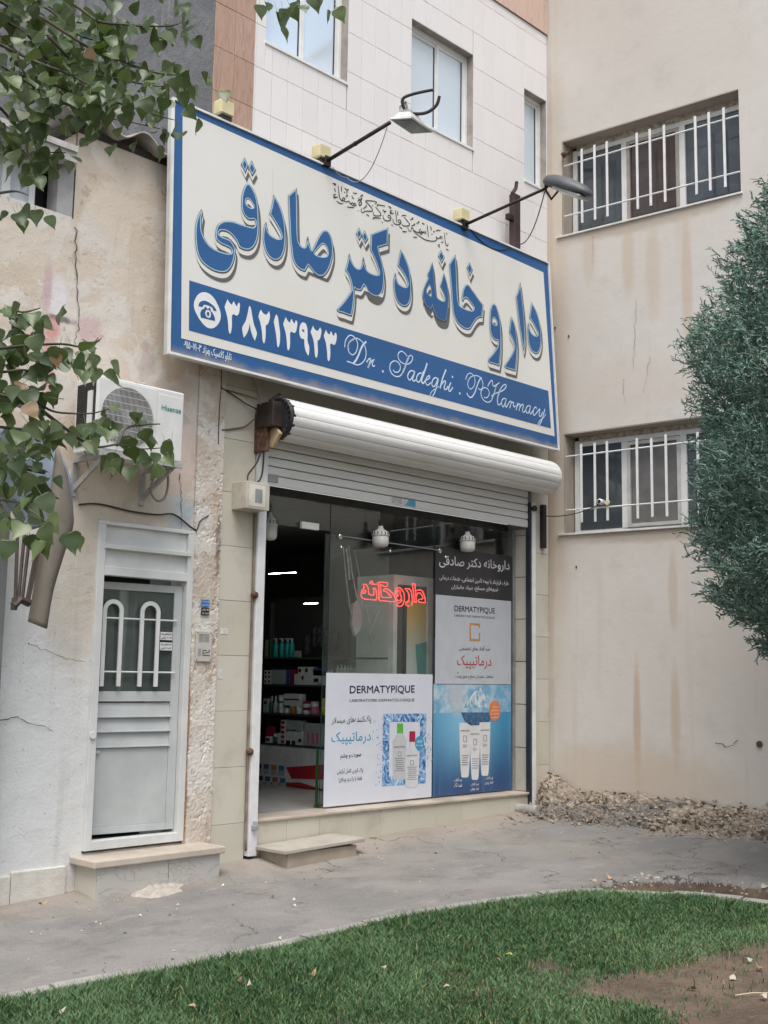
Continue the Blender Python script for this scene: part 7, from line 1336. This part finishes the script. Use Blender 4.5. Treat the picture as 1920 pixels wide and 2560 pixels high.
while cand < 42000:
    z = crn.uniform(1.55, 6.4); a = crn.uniform(0, 2*math.pi)
    lump = 0.15*noise.noise(Vector((math.cos(a)*2.2, math.sin(a)*2.2, z*1.7)))+0.13*noise.noise(Vector((math.cos(a)*6, math.sin(a)*6, z*4.2)))
    R0 = crown_r(z)
    if crn.random() > R0/1.6: continue
    # gaps between clumps
    gap = noise.noise(Vector((math.cos(a)*4.1+9, math.sin(a)*4.1, z*2.9)))
    rr_ = crn.random(); r = R0*(1+lump)*(1-0.24*rr_*rr_)+(min(0.14, crn.exponential(0.04)) if rr_ < 0.12 else 0.0) - (0.40 if gap < -0.20 else 0.16 if gap < -0.02 else 0.0)
    cand += 1
    ctr = CC+np.array([r*math.cos(a), r*math.sin(a), z])
    if (ctr-CAM) @ CF < 0: continue
    d = np.array([math.cos(a), math.sin(a), 0.55])+crn.normal(size=3)*0.6; d /= np.linalg.norm(d); u = np.cross(d, crn.normal(size=3)); u /= np.linalg.norm(u); v_ = np.cross(d, u); B = np.stack([u, v_, d])
    s_ = crn.uniform(0.55, 1.15); q = SPR[crn.integers(14)].reshape(-1, 3) @ B*s_+ctr; k = len(vs); vs += [tuple(p) for p in q]; fs += [(k+4*i, k+4*i+1, k+4*i+2, k+4*i+3) for i in range(len(q)//4)]
me = bpy.data.meshes.new('foliage'); me.from_pydata(vs, [], fs); link('foliage', me, cyp, cf, kind='stuff')
for k in range(40):                       # limbs inside
    z = random.uniform(1.7, 5.6); a = random.uniform(0, 6.283); R0 = crown_r(z)*0.8
    MB().tube([CC+np.array([0, 0, z-0.3]), CC+np.array([R0*0.5*math.cos(a), R0*0.5*math.sin(a), z-0.05]), CC+np.array([R0*math.cos(a), R0*math.sin(a), z+0.25])], [0.03, 0.018, 0.006], 5).build('limb', bark, cf)
# ================================================================ litter
dl = [plain('dry leaf tan', (0.42, 0.29, 0.18), 0.8, var=0.2), plain('dry leaf brown', (0.24, 0.13, 0.08), 0.8, var=0.2), plain('dry leaf pale', (0.40, 0.355, 0.28), 0.8, var=0.2), plain('yellow green leaf', (0.36, 0.36, 0.10), 0.7, var=0.15)]
LD = [leaf_mesh(0.8, 0.9), leaf_mesh(0.5, -0.9), leaf_mesh(0.9, 0.3)]; LDm = {}
def fallen(px, py, mi, lab, s=0.042, zoff=0.0, lawn=True):
    p = onP(px, py, (0, 0, 0.03+zoff), (-0.04, 0, 1)); z = (lawn_z(p[0], p[1])+0.045 if lawn else path_z(p[0], p[1])+0.012)
    key = (random.randrange(3), mi)
    if key not in LDm: LDm[key] = LD[key[0]].copy(); LDm[key].materials.clear(); LDm[key].materials.append(dl[mi])
    o = bpy.data.objects.new('fallen_leaf', LDm[key]); COL.objects.link(o); o.location = (p[0], p[1], z); o.scale = (s,)*3; o.rotation_euler = (math.radians(random.uniform(60, 120)), random.uniform(-0.4, 0.4), random.uniform(0, 6.28)); tag(o, lab, 'fallen leaf', 'fallen leaves on the lawn' if lawn else 'fallen leaves on the path')
for px, py, mi, lab in ((978, 2348, 2, 'pale dry leaf on the grass near the edging'), (967, 2440, 2, 'thin pale leaf upright in the middle of the lawn'), (776, 2463, 0, 'tan dry leaf on the grass left of centre'), (1116, 2487, 0, 'tan curled leaf on the grass near the bottom'), (1187, 2506, 1, 'brown leaf right of the curled tan leaf'), (1121, 2365, 2, 'white flecked leaf on the dark grass'), (487, 2538, 0, 'tan leaf on the grass at the lower left'), (592, 2478, 1, 'orange brown leaf in the left grass'), (628, 2490, 2, 'pale leaf beside the orange brown one'), (325, 2553, 3, 'yellow leaf at the bottom edge left'), (145, 2555, 2, 'pale leaf at the lower left corner'), (1275, 2408, 3, 'yellow green leaf on the grass right of centre'), (1242, 2425, 1, 'small brown leaf beside the bare patch'), (70, 2512, 3, 'green yellow leaf on the edging at far left'), (1868, 2425, 2, 'pale crescent leaf on the bare soil'), (1890, 2445, 1, 'dark curled leaf on the bare soil'), (1835, 2468, 2, 'small pale leaf low on the bare soil'), (1905, 2524, 2, 'pale leaf beside the twig on the soil'), (1735, 2495, 0, 'tan leaf flat on the middle of the soil'), (1318, 2267, 0, 'tan leaf in the grass fringe by the edging'), (1365, 2250, 1, 'brown leaf in the grass fringe by the edging'), (1447, 2230, 0, 'tan leaf at the top of the grass fringe'), (1755, 2240, 2, 'pale leaf at the back of the lawn')): fallen(px, py, mi, lab)
for px, py, mi, lab in ((102, 2272, 0, 'yellow brown leaf on the path by the left wall'), (1488, 2195, 0, 'tan leaf in the crumbled corner of the path'), (1512, 2200, 1, 'red brown leaf in the crumbled corner'), (1530, 2192, 0, 'tan leaf right of the red brown leaf'), (1603, 2178, 2, 'pale leaf at the broken asphalt lip'), (1620, 2182, 0, 'tan leaf at the broken asphalt lip'), (1905, 2205, 2, 'white leaf in the pit at the right edge'), (1278, 2050, 1, 'dark wilted leaf beside the drain pipe'), (1265, 2053, 1, 'wilted leaf clump left of the drain pipe')): fallen(px, py, mi, lab, 0.06, 0.0, False)
bits = MB(); rb_ = random.Random(21)
for i in range(300):
    if i < 170: x, y = rb_.uniform(-3.4, 3.4), -abs(rb_.gauss(0, 0.9))-0.05
    else: x, y = rb_.uniform(1.0, 2.6), rb_.uniform(-3.8, -2.6)
    if y < -2.2 and i < 170: continue
    z = path_z(x, y)+0.003; s = abs(rb_.gauss(0.006, 0.004))+0.003; a = rb_.uniform(0, 6.28); pts = [(x+s*rb_.uniform(.6, 1.4)*math.cos(a+q), y+s*rb_.uniform(.6, 1.4)*math.sin(a+q), z) for q in (0, 1.4, 2.8, 4.4)]
    bits.add(pts+[(x, y, z+s*0.8)], [(0, 1, 4), (1, 2, 4), (2, 3, 4), (3, 0, 4)])
bits.build('grit', plain('grit stone', (0.34, 0.30, 0.25), 0.9, var=0.5, scale=3), None, kind='stuff')
st_ = MB(); rb_ = random.Random(9)
for i in range(900):                      # broken render lumps along the right wall
    u = rb_.uniform(0.05, 4.6); off = abs(rb_.gauss(0.38, 0.26)); P = RCOR+RD*u-RN*off; s = abs(rb_.gauss(0.011, 0.011))+0.005; z = gz(P[0], P[1])+s*0.3+max(0, 0.26*(1-off/0.75)); k = len(st_.v)
    for d in ((1, 0, 0), (-1, 0, 0), (0, 1, 0), (0, -1, 0), (0, 0, 0.8), (0, 0, -0.8)): st_.v.append(tuple(P*np.array([1, 1, 0])+np.array([0, 0, z])+np.array(d)*s*rb_.uniform(0.6, 1.3)))
    st_.f += [tuple(k+j for j in f) for f in ((0, 2, 4), (2, 1, 4), (1, 3, 4), (3, 0, 4), (2, 0, 5), (1, 2, 5), (3, 1, 5), (0, 3, 5))]
st_.build('rubble', rub, None, kind='stuff')
p = onP(395, 2240, (0, 0, 0), (-0.04, 0, 1)); mb = MB(); nr, na = 14, 40
for i in range(nr):
    for j in range(na):
        u = i/(nr-1); a = 2*math.pi*j/na; R_ = u*0.20*(1+0.35*noise.noise(Vector((math.cos(a)*1.5, math.sin(a)*1.5, 2)))); x, y = p[0]+R_*1.25*math.cos(a), p[1]+R_*0.7*math.sin(a)
        mb.v.append((x, y, path_z(x, y)-0.008+0.055*(1-u**1.6)+0.022*noise.fractal(Vector((x*16, y*16, 1)), 1.0, 2.0, 5)*(1-u*0.5)))
mb.f = [(i*na+j, i*na+(j+1) % na, (i+1)*na+(j+1) % na, (i+1)*na+j) for i in range(nr-1) for j in range(na)]
tag(mb.build('mortar_lump', plaster('crumbly mortar', (0.34, 0.31, 0.27), (0.46, 0.43, 0.38), bump=1.0, scale=9, speck=0.5)), 'crumbled mortar lump at the foot of the marble doorstep', 'mortar lump')
tw = at(1880, 2515, 1); p = onP(1838, 2514, (0, 0, 0.03), (-0.04, 0, 1)); q = onP(1925, 2512, (0, 0, 0.03), (-0.04, 0, 1)); p[2] = lawn_z(p[0], p[1])+0.025; q[2] = lawn_z(q[0], q[1])+0.03
tag(MB().tube([p, (p+q)/2+np.array([0, 0, 0.006]), q], 0.004, 5).build('twig', plain('pale twig', (0.40, 0.34, 0.26), 0.8)), 'pale straight twig on the bare soil at the right', 'twig')
for px, py, lab in ((735, 2252, 'small white litter scrap on the path in front of the step'), (737, 2268, 'second white litter scrap just below the first'), (802, 2332, 'white crumpled scrap beside the edging'), (700, 2350, 'pale torn wrapper at the grass edge'), (557, 2215, 'white flake right of the doorstep'), (351, 2291, 'white speck of paper on the path')):
    p = onP(px, py, (0, 0, 0.02), (-0.04, 0, 1)); s = 0.012; o = tag(MB().add([(-s, -s*.5, 0), (s, -s*.6, .004), (s*.8, s*.5, .012), (-s*.9, s*.6, .003), (0, 0, 0.02)], [(0, 1, 4), (1, 2, 4), (2, 3, 4), (3, 0, 4)]).build('litter', plain('white paper', (0.65, 0.65, 0.62), 0.8)), lab, 'litter', 'litter on the path'); o.location = (p[0], p[1], path_z(p[0], p[1])+0.003); o.rotation_euler.z = random.uniform(0, 6)
